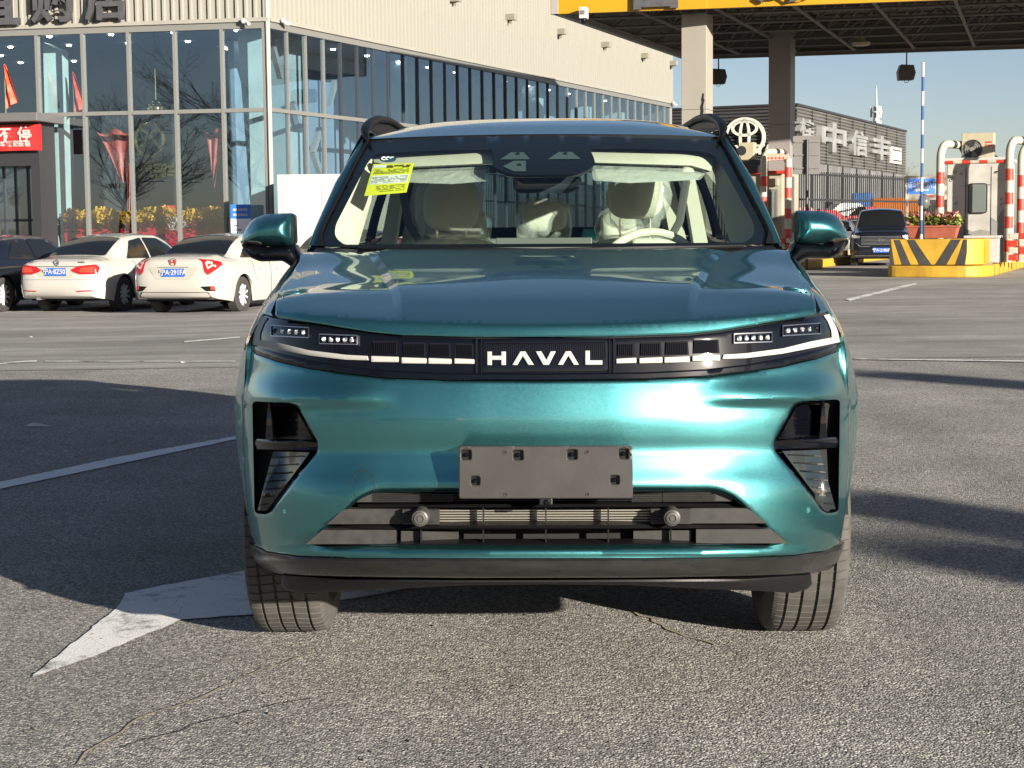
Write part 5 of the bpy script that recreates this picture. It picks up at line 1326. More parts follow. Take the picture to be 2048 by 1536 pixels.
for bx0 in ((-.055, -.04, -.045, .045), (.04, .055, -.045, .045), (-.045, .045, -.008, .008)):
    b = MB(); b.box(bx0[0], bx0[1], y_-.035, y_-.015, .93+bx0[2], .93+bx0[3]); obj('badge', b, M_red, c['root'])
b = MB(); b.tube([(.065*math.cos(w)*abs(math.cos(w))**-.3 if abs(math.cos(w)) > .05 else 0, y_-.02, .93+.06*math.sin(w)) for w in [2*math.pi*k/24+.02 for k in range(25)]], .007, 5, caps=False); obj('badge_ring', b, M_chrome, c['root'], True)
addseams(c2)
# black car at the far left edge
p = at(-120, 600, 31.5); p.z = gz(p.x, p.y)
S3 = [list(q) for q in SED]
c3 = bgcar('black_car', 'glossy black car cut off by the left edge of the photo', 'car', (p.x-.1, p.y, p.z), RD(-17), SED, M_bcar, 4.65)
addwheels(c3); c3['glass']('rear_window', [(-.60, .76), (.60, .76), (.52, 1.50), (-.52, 1.50)], lambda x, y: Vector((x, y-.006, c3['topz'](x, y)+.006)), (0, -.5, 1)); c3['sideg']([(1.25, .985), (1.62, 1.32), (2.08, 1.375), (2.10, .98)]); c3['sideg']([(2.16, .98), (2.14, 1.375), (2.70, 1.36), (3.12, 1.20), (3.32, .975)])
# dark car behind the left mirror
p = at(622, 600, 34.5); p.z = gz(p.x, p.y)
c4 = bgcar('silver_car', 'dark windowed grey car half hidden between the left mirror and the teal car', 'car', p, RD(-17), SED, mat('grey_car_paint', (.16, .15, .14), .3, coat=1.), 4.65)
addwheels(c4); c4['glass']('rear_window', [(-.60, .76), (.60, .76), (.52, 1.50), (-.52, 1.50)], lambda x, y: Vector((x, y-.006, c4['topz'](x, y)+.006)), (0, -.5, 1)); c4['sideg']([(1.25, .985), (1.62, 1.32), (2.08, 1.375), (2.10, .98)]); c4['sideg']([(2.16, .98), (2.14, 1.375), (2.70, 1.36), (3.12, 1.20), (3.32, .975)])

# black SUV facing the camera in the toll lane
SUV = [(.30, 1.15, .68, 1.13, .82, 1.06, .92, .75, .30, (.95, 3.72), .78, Cur((.2, .03), (.6, 0), (1.1, .02)), Cur((.2, .10), (.4, .01), (.6, 0), (.85, .02), (1.0, .05), (1.1, .12))),
 (.45, 1.62, .58, 1.56, .82, 1.08, .93, .75, .24), (.9, 1.70, .60, 1.64, .82, 1.08, .93, .75, .22), (2.2, 1.74, .62, 1.68, .82, 1.07, .935, .72, .22), (2.9, 1.70, .62, 1.64, .82, 1.06, .935, .72, .22),
 (3.3, 1.45, .66, 1.40, .81, 1.05, .935, .72, .22), (3.65, 1.17, .70, 1.14, .80, 1.04, .93, .72, .22), (4.35, 1.06, .66, 1.04, .79, .98, .915, .66, .26)]
p = at(1762, 520, 50.5); p.z = 0
v = bgcar('black_suv', 'black SUV with a wide grille facing the camera in the toll lane', 'car', (p.x+4.65*.208, p.y+4.65*.978, 0), RD(180-12), SUV, M_bcar, 4.65)
addwheels(v, .80)
v['glass']('windscreen', [(-.60, 2.98), (.60, 2.98), (.72, 3.60), (-.72, 3.60)], lambda x, y: Vector((x, y+.006, v['topz'](x, y)+.006)), (0, .5, 1)); v['sideg']([(1.0, 1.10), (1.0, 1.60), (2.0, 1.66), (2.02, 1.10)]); v['sideg']([(2.1, 1.10), (2.08, 1.66), (2.85, 1.62), (3.45, 1.10)])
onend(v, 'grille', [(-.62, .92), (.62, .92), (.55, .60), (-.55, .60)], M_gloss, front=True, off=.006)
for k in range(7): onend(v, 'grille_bar', [(-.58, .64+.04*k), (.58, .64+.04*k), (.58, .652+.04*k), (-.58, .652+.04*k)], M_grey, front=True, off=.012, r=0)
onend(v, 'headlight', [(.60, .90), (.86, .95), (.87, .86), (.64, .83)], M_refl, front=True, off=.012, both=True)
onend(v, 'chrome_line', [(.60, .585), (-.60, .585), (-.60, .60), (.60, .60)], M_chrome, front=True, off=.02, r=0); onend(v, 'chrome_line', [(.60, .60), (.85, .80), (.85, .78), (.60, .58)], M_chrome, front=True, off=.02, r=0, both=True)
onend(v, 'bumper_line', [(-.78, .31), (.78, .31), (.78, .33), (-.78, .33)], M_chrome, front=True, off=.01, r=0); plate_(v, .48, '宁A·2186F', True)
me = textmesh('GW', .10, .004, .003, 'CENTER', M_chrome, 1.2, Matrix.Rotation(math.pi, 4, 'Z') @ UP); o = obj('badge', me, None, v['root']); o.location = (0, v['fy'](0, .78)+.03, .78)
for s in (-1, 1):
    b = MB(); b.ball((s*1.02, 3.15, 1.12), (.13, .08, .08), 12, 8, .7); b.tube([(s*.86, 3.18, 1.06), (s*.98, 3.15, 1.08)], .025); obj('door_mirror', b, M_bcar, v['root'], True)
# more parked cars behind the SUV
for i, (x, dep, m_, lab) in enumerate([(1655, 66, mat('grey_car_paint'), 'grey car parked behind the right mirror of the teal car'), (1700, 72, M_wcar, 'white car parked behind the black SUV, left of it'), (1735, 84, M_bcar, 'dark car parked farthest back behind the black SUV'), (1600, 70, M_bcar, 'black car parked just right of the brown column')]):
    p = at(x, 500, dep); cc_ = bgcar('parked_car', lab, 'car', (p.x+1.4, p.y+4.4, 0), RD(180-16), SED, m_, 4.65, 'cars parked along the bar fence')
    addwheels(cc_); cc_['glass']('windscreen', [(-.52, 2.95), (.52, 2.95), (.66, 3.66), (-.66, 3.66)], lambda x_, y_: Vector((x_, y_+.006, cc_['topz'](x_, y_)+.006)), (0, .5, 1)); onend(cc_, 'headlight', [(.52, .72), (.80, .76), (.80, .66), (.56, .64)], M_refl, front=True, off=.012, both=True); onend(cc_, 'grille', [(-.4, .68), (.4, .68), (.36, .56), (-.36, .56)], M_gloss, front=True)

# ------------------------------------------------------------------ the teal SUV
D = 5.19                        # camera to its front axle
CP, SP = math.cos(PIT), math.sin(PIT)
def S(u, v, Y):
    a = (768-v)/F; t = (D+Y)/(CP+a*SP)
    return Vector((u/F*t, Y, CH+t*(-SP+a*CP)))
def proj(p):
    Yd = D+p[1]; zc = Yd*CP-(p[2]-CH)*SP; yc = Yd*SP+(p[2]-CH)*CP
    return p[0]/zc*F, 768-yc/zc*F

def flakes(m):
    nt = m.node_tree; b = nt.nodes['Principled BSDF']; tc = nt.nodes.new('ShaderNodeTexCoord')
    n = nt.nodes.new('ShaderNodeTexVoronoi'); n.inputs['Scale'].default_value = 900
    mr = nt.nodes.new('ShaderNodeMapRange'); mr.inputs['To Min'].default_value = .27; mr.inputs['To Max'].default_value = .45
    nt.links.new(tc.outputs['Object'], n.inputs['Vector']); nt.links.new(n.outputs['Color'], mr.inputs[0]); nt.links.new(mr.outputs[0], b.inputs['Roughness'])
flakes(M_paint)
M_film.node_tree.nodes['Principled BSDF'].inputs['Alpha'].default_value = .30

car = thing('teal_suv', 'teal metallic SUV facing the camera with a bare plate bracket and yellow windscreen sticker', 'car')
yaw = math.atan(63.5/F)
car.location = (D*math.sin(yaw), D*math.cos(yaw), 0)
car.rotation_euler = (0, RD(.3), -yaw)

PL = Cur((-.2, -.914), (0, -.92), (.2, -.914), (.4, -.892), (.55, -.862), (.68, -.815), (.78, -.76), (.87, -.675), (.93, -.57), (.97, -.44), (1.0, -.22))
US = Cur((600, 574), (625, 585), (640, 592), (665, 603), (740, 612), (810, 622), (860, 624), (900, 623), (1000, 617), (1050, 611), (1112, 600), (1150, 566), (1200, 530))
PR = Cur((600, .050), (672, .036), (762, .016), (785, .008), (815, .000), (845, -.0045), (872, -.002), (896, .0035), (904, .0040), (909, .0020), (940, -.0095), (972, -.023), (1020, -.030), (1095, -.028), (1106, -.041), (1114, -.037), (1120, -.044), (1148, -.038), (1158, -.018), (1170, .005), (1190, .01))
def fas(u, v, off=0.0):
    a = abs(u); s = min(1.0, a/US(v))
    y = PL(s)+PR(v)*(1-.55*s**4)
    r = sstep(a, 285, 430)*(1-.5*sstep(a, 540, 600))
    tri = sstep(v, 742, 797)*(1-sstep(v, 799, 816))
    y -= .03*r*tri
    # flank between the side intake and the lower grille turns upwards and outwards
    y -= .018*sstep(a, 300, 400)*sstep(v, 900, 1000)*(1-sstep(v, 1060, 1110))
    return y-off
def fs(off=0.0):
    return lambda u, v: S(u, v, fas(u, v, off))
BK = (0, .02, 0)
def fpanel(name, P, m, off=0., step=9, depth=.02, holes=(), lip=.0, both=False, smooth=True, full=False, surf=None, ang=35, parent=None, lipd=None):
    """front panel from right-half pixels. full: outline is mirrored over the centre; both: a second, mirrored one"""
    Q = sym(P) if full else P
    H = list(holes)+([[(-u, v) for u, v in h] for h in holes] if full else [])
    mb = panel(Q, surf or fs(off), step, H, depth=(0, depth, 0) if depth else None, lip=lip, face=(0, -1, 0), lipd=lipd)
    out = [obj(name, mb, m, parent or car, smooth, ang=ang)]
    if both: out.append(obj(name, mirror(mb), m, parent or car, smooth, ang=ang))
    return out

# -- side intakes and lower grille outlines (right half)
VENT = rounded([(588, 801), (512, 806), (496, 812), (456, 884), (456, 902), (556, 1029), (584, 1027)], [10, 8, 8, 8, 8, 10, 10])
GR = rounded([(0, 975), (342, 977), (380, 993), (478, 1088), (440, 1096), (0, 1098)], [0, 18, 20, 8, 10, 0])
def bumper_outline():
    top = [(0, 764), (200, 762), (321, 757), (400, 748), (471, 738), (540, 722), (580, 708), (587, 700), (590, 694)]
    side = [(0.975*US(v), v) for v in (720, 760, 800, 840, 880, 920, 960, 1000, 1040, 1070)]
    bot = [(583, 1090), (560, 1102), (500, 1111), (400, 1116), (200, 1117), (0, 1117)]
    return top+side+bot
fpanel('bumper', bumper_outline(), M_paint, step=8, holes=[VENT], full=True, lip=.0015, depth=.018) if False else None
Q = sym(bumper_outline()); GF = sym(GR)
mb = panel(Q, fs(), 8, [VENT, [(-u, v) for u, v in VENT], GF], depth=(0, .022, 0), lip=.003, face=(0, -1, 0), lipd=4)
bumper = obj('bumper', mb, M_paint, car, True, ang=50)
# rounded paint frame just inside the lower grille opening, then black frame
def ringpanel(name, P, d_in, m, y0, y1, parent, steps=5):
    """wall that sinks inward from an opening outline"""
    L = resample(P, steps); I = inset(L, d_in); n = len(L); b = MB()
    b.v = [tuple(S(p[0], p[1], fas(*p)+y0)) for p in L]+[tuple(S(p[0], p[1], fas(*p)+y1)) for p in I]
    a = sum(L[i][0]*L[(i+1)%n][1]-L[(i+1)%n][0]*L[i][1] for i in range(n))
    b.f = [(i, (i+1) % n, (i+1) % n+n, i+n) for i in range(n)]
    if a < 0: b.f = [f[::-1] for f in b.f]
    return obj(name, b, m, parent, True, ang=60)
ringpanel('grille_surround', GF, 7, M_paint, .003, .022, car)
gframe = ringpanel('grille_frame', inset(resample(GF, 5), 5), 8, M_gloss, .012, .09, car)
# deep cavity behind everything
cav = MB()
def cavbox(u0, v0, u1, v1, Y0, Y1):
    a, b, c, d = S(u0, v0, Y0), S(u1, v0, Y0), S(u1, v1, Y0), S(u0, v1, Y0)
    vs = [a, b, c, d]+[Vector((p.x, Y1, p.z)) for p in (a, b, c, d)]
    return vs, [(0, 3, 2, 1), (4, 5, 6, 7), (0, 1, 5, 4), (1, 2, 6, 5), (2, 3, 7, 6), (3, 0, 4, 7)]
cav.add(*cavbox(-505, 700, 505, 1150, -.62, -.50))
cav.add(*cavbox(-560, 690, -450, 1040, -.50, -.47)); cav.add(*cavbox(450, 690, 560, 1040, -.50, -.47))
obj('cavity_backing', cav, M_void, car)

# -- contents of the lower grille
lg = MB(); lg.add(*cavbox(-395, 968, 395, 1110, -.80, -.78)); gback = obj('grille_backing', lg, M_void, car)
m = MB()
for (a, b) in ((-378, -250), (-248, -185), (172, 232), (234, 372)):
    m.add(*cavbox(a, 979, b, 1004, -.855, -.84))
obj('radiator_shutter', m, M_dusty, car)
m = MB()
for k in range(6):
    v = 981+k*4; m.add(*cavbox(-345, v, 340, v+1.4, -.862, -.85))
obj('shutter_rib', m, M_black, car)
m = MB()
for s in (-1, 1):
    for (a, b, v0, v1) in ((275, 405, 1018, 1048), (300, 448, 1060, 1088), (175, 290, 1062, 1088)):
        q = [(s*a, v0), (s*b, v0), (s*(b+(34 if b > 350 else 0)), v1), (s*a, v1)]
        p_ = panel(q, lambda u, v: S(u, v, -.86 if a > 200 else -.84), 30, depth=(0, .03, 0), face=(0, -1, 0)); obj('lower_duct', p_, M_dusty, car)
m = MB()
for k in range(6):
    v = 1020+k*5.2; m.add(*cavbox(-215, v, 240, v+2.6, -.845, -.83))
obj('condenser_fin', m, mat('bare_aluminium', (.26, .245, .21), .4, metal=.6), car)
for u0, u1 in ((-287, -213), (210, 290)):
    b = MB(); b.add(*cavbox(u0, 1019, u1, 1049, -.885, -.87))
    for k in range(7): b.add(*cavbox(u0, 1020+k*4.2, u1, 1021.6+k*4.2, -.89, -.885))
    br = obj('sensor_bracket', b, M_dusty, car)
for uc in (-250, 250):
    c = S(uc, 1032, -.9); b = MB()
    b.lathe([(-.045, 0), (-.045, .006), (-.042, .007), (-.042, .009), (-.045, .010), (-.044, .015), (-.041, .0165), (-.039, .0205), (-.03, .0225), (.02, .0225)], 'Y', 28, c)
    obj('parking_sensor', b, mat('sensor_grey', (.05, .048, .043), .45), car, True)
def slat(ua, ub, v0, v1, Yf, Yb, name, mm):
    """horizontal blade following the bumper's plan curve"""
    b = MB(); n = 40; vs = []
    for i in range(n+1):
        u = lerp(ua, ub, i/n); y = fas(u, 1030)+Yf
        p0 = S(u, v0, y+.008); p1 = S(u, v1, y); p2 = S(u, v1+1.5, y+.004)
        vs += [p0+Vector((0, Yb, .002)), p0, p1, p2, p2+Vector((0, Yb, -.002))]
    b.v = vs
    for i in range(n):
        for k in range(4): b.f.append((i*5+k, (i+1)*5+k, (i+1)*5+k+1, i*5+k+1))
        b.f.append((i*5+4, (i+1)*5+4, (i+1)*5, i*5))
    return obj(name, b, mm, car, True, ang=30)
slat(-376, 376, 1009, 1014, .045, .05, 'grille_slat', M_black)
slat(-436, 436, 1051, 1057, .035, .055, 'grille_slat', M_black)
slat(-462, 462, 1088, 1093, .03, .06, 'grille_slat', M_black)
for u in (-375, -250, -125, 0, 125, 250, 375):
    b = MB(); v0 = 1010 if abs(u) < 372 else 1016
    b.add(*cavbox(u-1.3, v0, u+1.3, 1092, fas(u, 1030)+.055, fas(u, 1030)+.075)); obj('grille_strut', b, M_black, car)
# front camera pod under the plate
b = MB(); b.add(*cavbox(-14, 996, 14, 1012, -.99, -.90)); camp = obj('camera_pod', b, M_black, car, bevel=.004)
b = MB(); c = S(2, 1005, -.992); b.lathe([(-.004, 0), (-.004, .005), (0, .007), (.005, .007)], 'Y', 16, c); obj('camera_lens', b, M_gloss, camp, True)

# -- bright lower strip and black lip
fpanel('bumper_lip', [(0, 1119), (200, 1119), (400, 1118), (500, 1113.5), (560, 1105), (587, 1091), (597, 1086), (596, 1092), (585, 1122), (574, 1141), (528, 1149), (400, 1154), (171, 1157), (0, 1157)], M_lip, off=-.002, full=True, step=9, depth=.12, lip=.005, lipd=4)
def und(u, v): return S(u, v, -.86+.35*(abs(u)/560)**4+.03*(v-1160)/30)
b = panel(sym([(0, 1161), (171, 1161), (400, 1160), (529, 1151), (531, 1170), (522, 1180), (495, 1188), (430, 1184), (330, 1180), (171, 1172), (0, 1170)]), und, 10, depth=(0, .3, 0), lip=.004, face=(0, -1, 0))
obj('undertray', b, M_black, car, True)
b = MB(); b.box(-.62, .62, -.66, 3.6, .27, .33); obj('underbody', b, M_void, car)

# -- side intakes
for s in (-1, 1):
    V = [(s*u, v) for u, v in VENT]
    vr = ringpanel('intake_surround', V, 3, M_gloss, .004, .03, car, 6)
    L = inset(resample(V, 8), 3)
    def vb(u, v): return S(u, v, fas(s*505, v)+.10+.16*sstep(abs(u), 480, 590))
    b = panel(L, vb, 12, face=(0, -1, 0)); obj('intake_backing', b, M_void, car)
    n = len(L); w = MB(); w.v = [tuple(S(p[0], p[1], fas(*p)+.028)) for p in L]+[tuple(vb(*p)) for p in L]
    w.f = [(i, (i+1) % n, (i+1) % n+n, i+n) for i in range(n)]
    obj('intake_wall', w, M_black, car, True)
    def vp(u, v): return S(u, v, fas(s*min(abs(u), 520), v)+.035+.07*sstep(abs(u), 470, 560))
    up = panel([(s*u, v) for u, v in [(552, 812), (512, 812), (500, 817), (464, 880), (544, 876)]], vp, 14, depth=(0, .01, 0), face=(0, -1, 0)); uplate = obj('intake_blade', up, M_gloss, car, True)
    for k in range(5):
        v = 826+k*12; e = 500-(v-817)*.55
        q = panel([(s*(547), v+1), (s*e, v-1), (s*e, v+1.2), (s*547, v+3.2)], lambda u, v: vp(u, v)-Vector((0, .006, 0)), 12, depth=(0, .008, 0), face=(0, -1, 0)); obj('blade_rib', q, M_gloss, uplate)
    bar = panel([(s*588, 876), (s*458, 884), (s*457, 900), (s*588, 897)], lambda u, v: S(u, v, fas(u, v)+.018+.006*math.cos((v-875)/3.2)), 6, depth=(0, .04, 0), face=(0, -1, 0)); obj('intake_bar', bar, M_gloss, car, True, ang=60)
    lp = panel([(s*u, v) for u, v in [(546, 902), (472, 904), (560, 1021), (578, 1020)]], vp, 12, depth=(0, .01, 0), face=(0, -1, 0)); lplate = obj('cornering_lamp', lp, mat('lamp_smoke', (.012, .018, .02), .10, coat=.7), car, True)
    for k in range(7):
        v = 913+k*16; e = 472+(v-904)*.75+6; e2 = 546+(v-902)*.27
        if e2-e < 6: continue
        q = panel([(s*e2, v), (s*e, v-3), (s*e, v-1), (s*e2, v+2)], lambda u, v: vp(u, v)-Vector((0, .005, 0)), 12, depth=(0, .006, 0), face=(0, -1, 0)); obj('lamp_rib', q, M_black, lplate)
    # inner reflecting wedge and upright divider
    dv = panel([(s*552, 806), (s*556, 806), (s*562, 878), (s*546, 878)], lambda u, v: S(u, v, fas(s*520, v)+.055), 14, depth=(0, .05, 0), face=(0, -1, 0)); obj('intake_divider', dv, M_gloss, car)

# -- plate bracket
def PB(u, v, Y): return S(u, v, Y)
bx = []
for (u, v) in ((-159, 910), (-55, 911), (53, 910), (156, 909)): bx.append((u, v, 10))
for (u, v) in ((-141, 962), (138, 961)): bx.append((u, v, 9))
outl = rounded([(-174, 893), (174, 893), (174, 998), (-174, 998)], 6)
holes = [rounded([(u-r, v-r), (u+r, v-r), (u+r, v+r), (u-r, v+r)], 4) for u, v, r in bx]
Yp = -.992
b = panel(outl, lambda u, v: S(u, v, Yp), 12, holes, depth=(0, .012, 0), lip=.002, face=(0, -1, 0), lipd=2)
plate = obj('plate_bracket', b, M_plate, car, True, ang=30)
b = MB(); p0 = S(-170, 897, Yp+.011); p1 = S(170, 994, Yp+.011); b.box(p0.x, p1.x, Yp+.0115, -.91, p1.z, p0.z); obj('bracket_back', b, M_black, car)
for (u, v, r) in bx:
    c = S(u, v, Yp); b = MB(); b.lathe([(.0015, 0), (.0015, .0035), (.004, .0055), (.011, .0055)], 'Y', 12, c); obj('bolt', b, M_gloss, plate, True)
for (u, v) in ((-81, 905), (83, 905), (-80, 989), (84, 989)):
    c = S(u, v, Yp); b = MB(); b.lathe([(.0, .0022), (-.0016, .0035), (-.0016, .0055), (.001, .006)], 'Y', 12, c); obj('bracket_eyelet', b, M_plate, plate, True)
    b = MB(); b.lathe([(-.0006, 0), (-.0006, .0022)], 'Y', 10, c); obj('eyelet_hole', b, M_void, plate)

# -- small marks on the bumper: tow eye cover, parking sensors
arc = []
for k in range(15):
    w = math.pi*(1.0+k/14); arc.append((-366+22*math.cos(w), 966+26*math.sin(w)))
arc = [(-382, 993)]+arc+[(-343, 983)]
b = MB(); b.tube([S(u, v, fas(u, v)+.0006) for u, v in arc], .0013, 6); obj('tow_cover_seam', b, M_void, car, True)
for s in (-1, 1):
    c = S(s*522, 1022, fas(522, 1022)); b = MB(); b.lathe([(-.003, 0), (-.003, .007), (-.001, .009)], 'Y', 18, (c.x, c.y+.002, c.z)); o = obj('bumper_sensor', b, M_paint, car, True)

# -- light band
BTOP = [(0, 677), (136, 678), (285, 674), (350, 667), (412, 657), (440, 652), (544, 635), (556, 631), (568, 627)]
BBOT = [(591, 688), (587, 698), (580, 706), (540, 720), (471, 736), (400, 746), (321, 755), (200, 760), (0, 762)]
fpanel('light_band', BTOP+[(.974*US(v), v) for v in (636, 646, 660, 675)]+BBOT, M_gloss, off=-.012, full=True, step=9, depth=.04, lip=.002)
# the lower gloss blade under the lamps
b = panel(sym([(0, 748), (200, 746.5), (321, 741), (400, 732), (471, 720), (540, 704), (583, 691), (590, 689), (587, 698), (580, 706), (540, 720), (471, 736), (400, 746), (321, 755), (200, 760), (0, 762)]), fs(.003), 7, depth=(0, .012, 0), lip=.003, face=(0, -1, 0), lipd=2.5)
obj('lower_blade', b, M_gloss, car, True)
# hood shadow gap filler
b = panel(sym([(0, 668), (136, 668), (285, 664), (350, 658), (412, 648), (544, 628), (569, 624)]+BTOP[::-1]), fs(-.03), 10, face=(0, -1, 0)); obj('gap_filler', b, M_void, car)
# daytime running lights
DRL = [(589, 687), (584, 676), (530, 686), (475, 699.5), (400, 709), (356, 711.5), (354, 720), (400, 718.5), (472, 710), (530, 699)]
fpanel('running_light', DRL, M_white, off=-.004, both=True, step=7, depth=.012, lip=.0015, lipd=2)
fpanel('running_light', [(588, 684), (584, 664), (577, 640), (568, 631), (556, 634), (564, 646), (571, 664), (572, 680)], M_white, off=-.004, both=True, step=7, depth=.012)
SEGS = [(142, 182, 717.5, 728), (188, 234, 716.5, 728), (238, 288, 715, 727), (294, 349, 712, 724)]
for s in (-1, 1):
    for (a, b_, v0, v1) in SEGS:
        q = rounded([(s*a, v0+1.5), (s*b_, v0-.5), (s*b_, v1-.8), (s*a, v1)], 1.5, 2)
        b = panel(q, fs(-.002), 6, depth=(0, .014, 0), lip=.0015, face=(0, -1, 0), lipd=1.5)
        lt = obj('light_segment', b, M_white, car, True)
        # ribbed block above
        q = [(s*(a+2), v0-30), (s*(b_-3), v0-31), (s*(b_-1), v0-4), (s*(a+1), v0-3)]
        b = panel(q, fs(-.009), 8, depth=(0, .01, 0), face=(0, -1, 0)); blk = obj('ribbed_block', b, M_ribs, car)
        k = a+4; rb = MB()
        while k < b_-4:
            p = panel([(s*k, v0-28), (s*(k+1.4), v0-28), (s*(k+1.4), v0-5), (s*k, v0-5)], fs(-.005), 20, depth=(0, .006, 0), face=(0, -1, 0)); rb.add(p.v, p.f); k += 4
        o = obj('rib', rb, M_ribs, blk)
# centre box with the name
q = rounded([(-128, 681), (128, 680), (128, 744), (-128, 745)], 3, 2)
b = panel(q, fs(-.008), 12, depth=(0, .01, 0), lip=.001, face=(0, -1, 0)); cbox = obj('badge_panel', b, M_gloss, car, True)
rb = MB()
for k in range(60):
    u = -122+k*4.1
    p = panel([(u, 690), (u+1.5, 690), (u+1.5, 716), (u, 716)], fs(-.005), 20, depth=(0, .004, 0), face=(0, -1, 0)); rb.add(p.v, p.f)
obj('rib', rb, M_ribs, cbox)
for s in (-1, 1):
    for uu, ww in ((136, 3), (127, 1.2)):
        b = panel([(s*uu, 677), (s*(uu+ww), 677), (s*(uu+ww), 758), (s*uu, 758)], fs(-.003), 20, depth=(0, .01, 0), face=(0, -1, 0)); obj('band_divider', b, M_ribs, car)
b = panel([(-122, 685), (122, 684), (122, 685.4), (-122, 686.4)], fs(-.003), 20, depth=(0, .004, 0), face=(0, -1, 0)); obj('badge_line', b, M_ribs, cbox)
T0, T1 = 703.5, 730.5
LET = [
 [(-116, T0), (-107, T0), (-107, 712), (-88, 712), (-88, T0), (-79, T0), (-79, T1), (-88, T1), (-88, 720), (-107, 720), (-107, T1), (-116, T1)],
 [(-66, T1), (-50, T0), (-40, T0), (-23, T1), (-34, T1), (-45, 712), (-56, T1)],
 [(-19, T0), (-8, T0), (2, 721), (11, T0), (21, T0), (7, T1), (-4, T1)],
 [(25, T1), (41, T0), (51, T0), (67, T1), (57, T1), (46, 712), (35, T1)],
 [(80, T0-1), (89, T0-1), (89, 722), (114, 722), (114, T1), (80, T1)]]
for L in LET:
    b = panel(L, fs(.001), 6, depth=(0, .014, 0), lip=.001, face=(0, -1, 0), lipd=1.2); obj('badge_letter', b, M_white, cbox, True)
# lamp modules
for s in (-1, 1):
    for (a, b_, v0, v1, br) in ((474, 550, 649, 673, 0), (377, 453, 666, 688, 1)):
        cu = (a+b_)/2
        sl = -.06 if a > 460 else -.03
        def tv(u, v): return v+(abs(u)-cu)*sl*0.9
        q = [(s*a, tv(a, v0)+2), (s*b_, tv(b_, v0)+1), (s*b_, tv(b_, v1)), (s*a, tv(a, v1))]
        qi = inset(q, 2.2)
        b = panel(q, fs(-.003), 10, [qi], depth=(0, .012, 0), face=(0, -1, 0)); fr_ = obj('lamp_bezel', b, mat('lamp_bezel_grey', (.35, .35, .38), .2, metal=.9), car)
        for k in range(5):
            c = S(s*(a+10+k*14), tv(a+10+k*14, (v0+v1)/2)+1, 0); yy = fas(s*(a+10+k*14), v0)
            c = S(s*(a+10+k*14), tv(a+10+k*14, (v0+v1)/2)+1, yy+.004); b = MB()
            b.ball(c, (.0066, .007, .0078), 10, 8, .7); obj('lamp_lens', b, M_refl if br or k < 4 else M_gloss, fr_, True)
        b = panel(qi, fs(-.016), 10, face=(0, -1, 0)); obj('lamp_inner', b, M_ribs, fr_)

# -- hood
ZC = Cur((-.878, .944), (-.8735, .956), (-.859, .9845), (-.8545, .9885), (-.850, .9902), (-.7, 1.0245), (-.5, 1.064), (-.3, 1.094), (0, 1.129), (.3, 1.157), (.7, 1.18))
SH = Cur((-.2, .012), (0, 0), (.2, .012), (.4, .05), (.55, .115), (.65, .19), (.72, .29), (.76, .38), (.82, .46))
XK = Cur((-.85, .36), (-.6, .39), (-.3, .44), (0, .49), (.2, .53), (.35, .57))
def hoodz(x, Y):
    a = abs(x); w = max(0, min(1, (.3-Y)/1.15))
    z = ZC(Y-SH(a)*w*w**.3)
    k = min(1.2, a/.76)
    z += k*k*Cur((-.9, .03), (-.55, .03), (-.3, -.018), (0, -.022), (.3, .0))(Y)
    xk = XK(Y)
    z += .012*max(0., min(1., (xk+.022-a)/.022))*sstep(Y, -.86, -.6)
    z += .006*math.exp(-((a-.70)/.085)**2)*sstep(Y, -.5, .1)
    z -= .004*math.exp(-((a-.60)/.06)**2)*sstep(Y, -.1, .2)
    return z
def hs(u, v):
    lo, hi = -.93, 1.0
    g = lambda Y: (lambda p: p.z-hoodz(p.x, Y))(S(u, v, Y))
    n = 60; pv = g(lo); Y = lo
    for i in range(1, n+1):
        Y1 = lo+(hi-lo)*i/n; c = g(Y1)
        if pv > 0 >= c:
            a, b = Y1-(hi-lo)/n, Y1
            for _ in range(18):
                q = (a+b)/2
                if g(q) > 0: a = q
                else: b = q
            Y = (a+b)/2; return S(u, v, Y)
        pv = c
    best = min((abs(g(lo+(hi-lo)*i/200)), lo+(hi-lo)*i/200) for i in range(201))
    return S(u, v, best[1])
# outline in pixels; the rear edge is the plan line under the cowl, projected
HR = [(.787, .30), (.75, .335), (.68, .345), (.6, .335), (.5, .325), (.4, .315), (.2, .305), (0, .30)]
HO = [(0, 673.5), (136, 673.5), (285, 669), (350, 662.5), (412, 652.5), (440, 647.5), (500, 638), (535, 632.2), (541, 628), (540, 606), (535, 585), (526, 568), (512, 550), (500, 534), (491, 520)]
HO += [proj((x, y, hoodz(x, y))) for x, y in HR[:-1]]+[(0, proj((0, .30, hoodz(0, .30)))[1])]
def solveY(x, target):
    a = abs(x); Y = target
    for _ in range(30):
        w = max(0, min(1, (.3-Y)/1.15)); Y = target+SH(a)*w*w**.3
    return Y
def pj(x, Y): return proj((x, Y, hoodz(x, Y)))
EX = []
for tgt in (-.858, -.8525):
    EX.append([pj(-.70+1.40*k/100, solveY(-.70+1.40*k/100, tgt)) for k in range(101)])
for s in (-1, 1):
    for d in (0, .022):
        EX.append([pj(s*(XK(y)+d), y) for y in [-.78+.03*k for k in range(34)]])
b = panel(sym(HO), hs, 7, depth=(0, .016, -.004), lip=.003, face=(0, -.3, 1), lipd=3, extra=EX)
obj('hood', b, M_paint, car, True, ang=22)
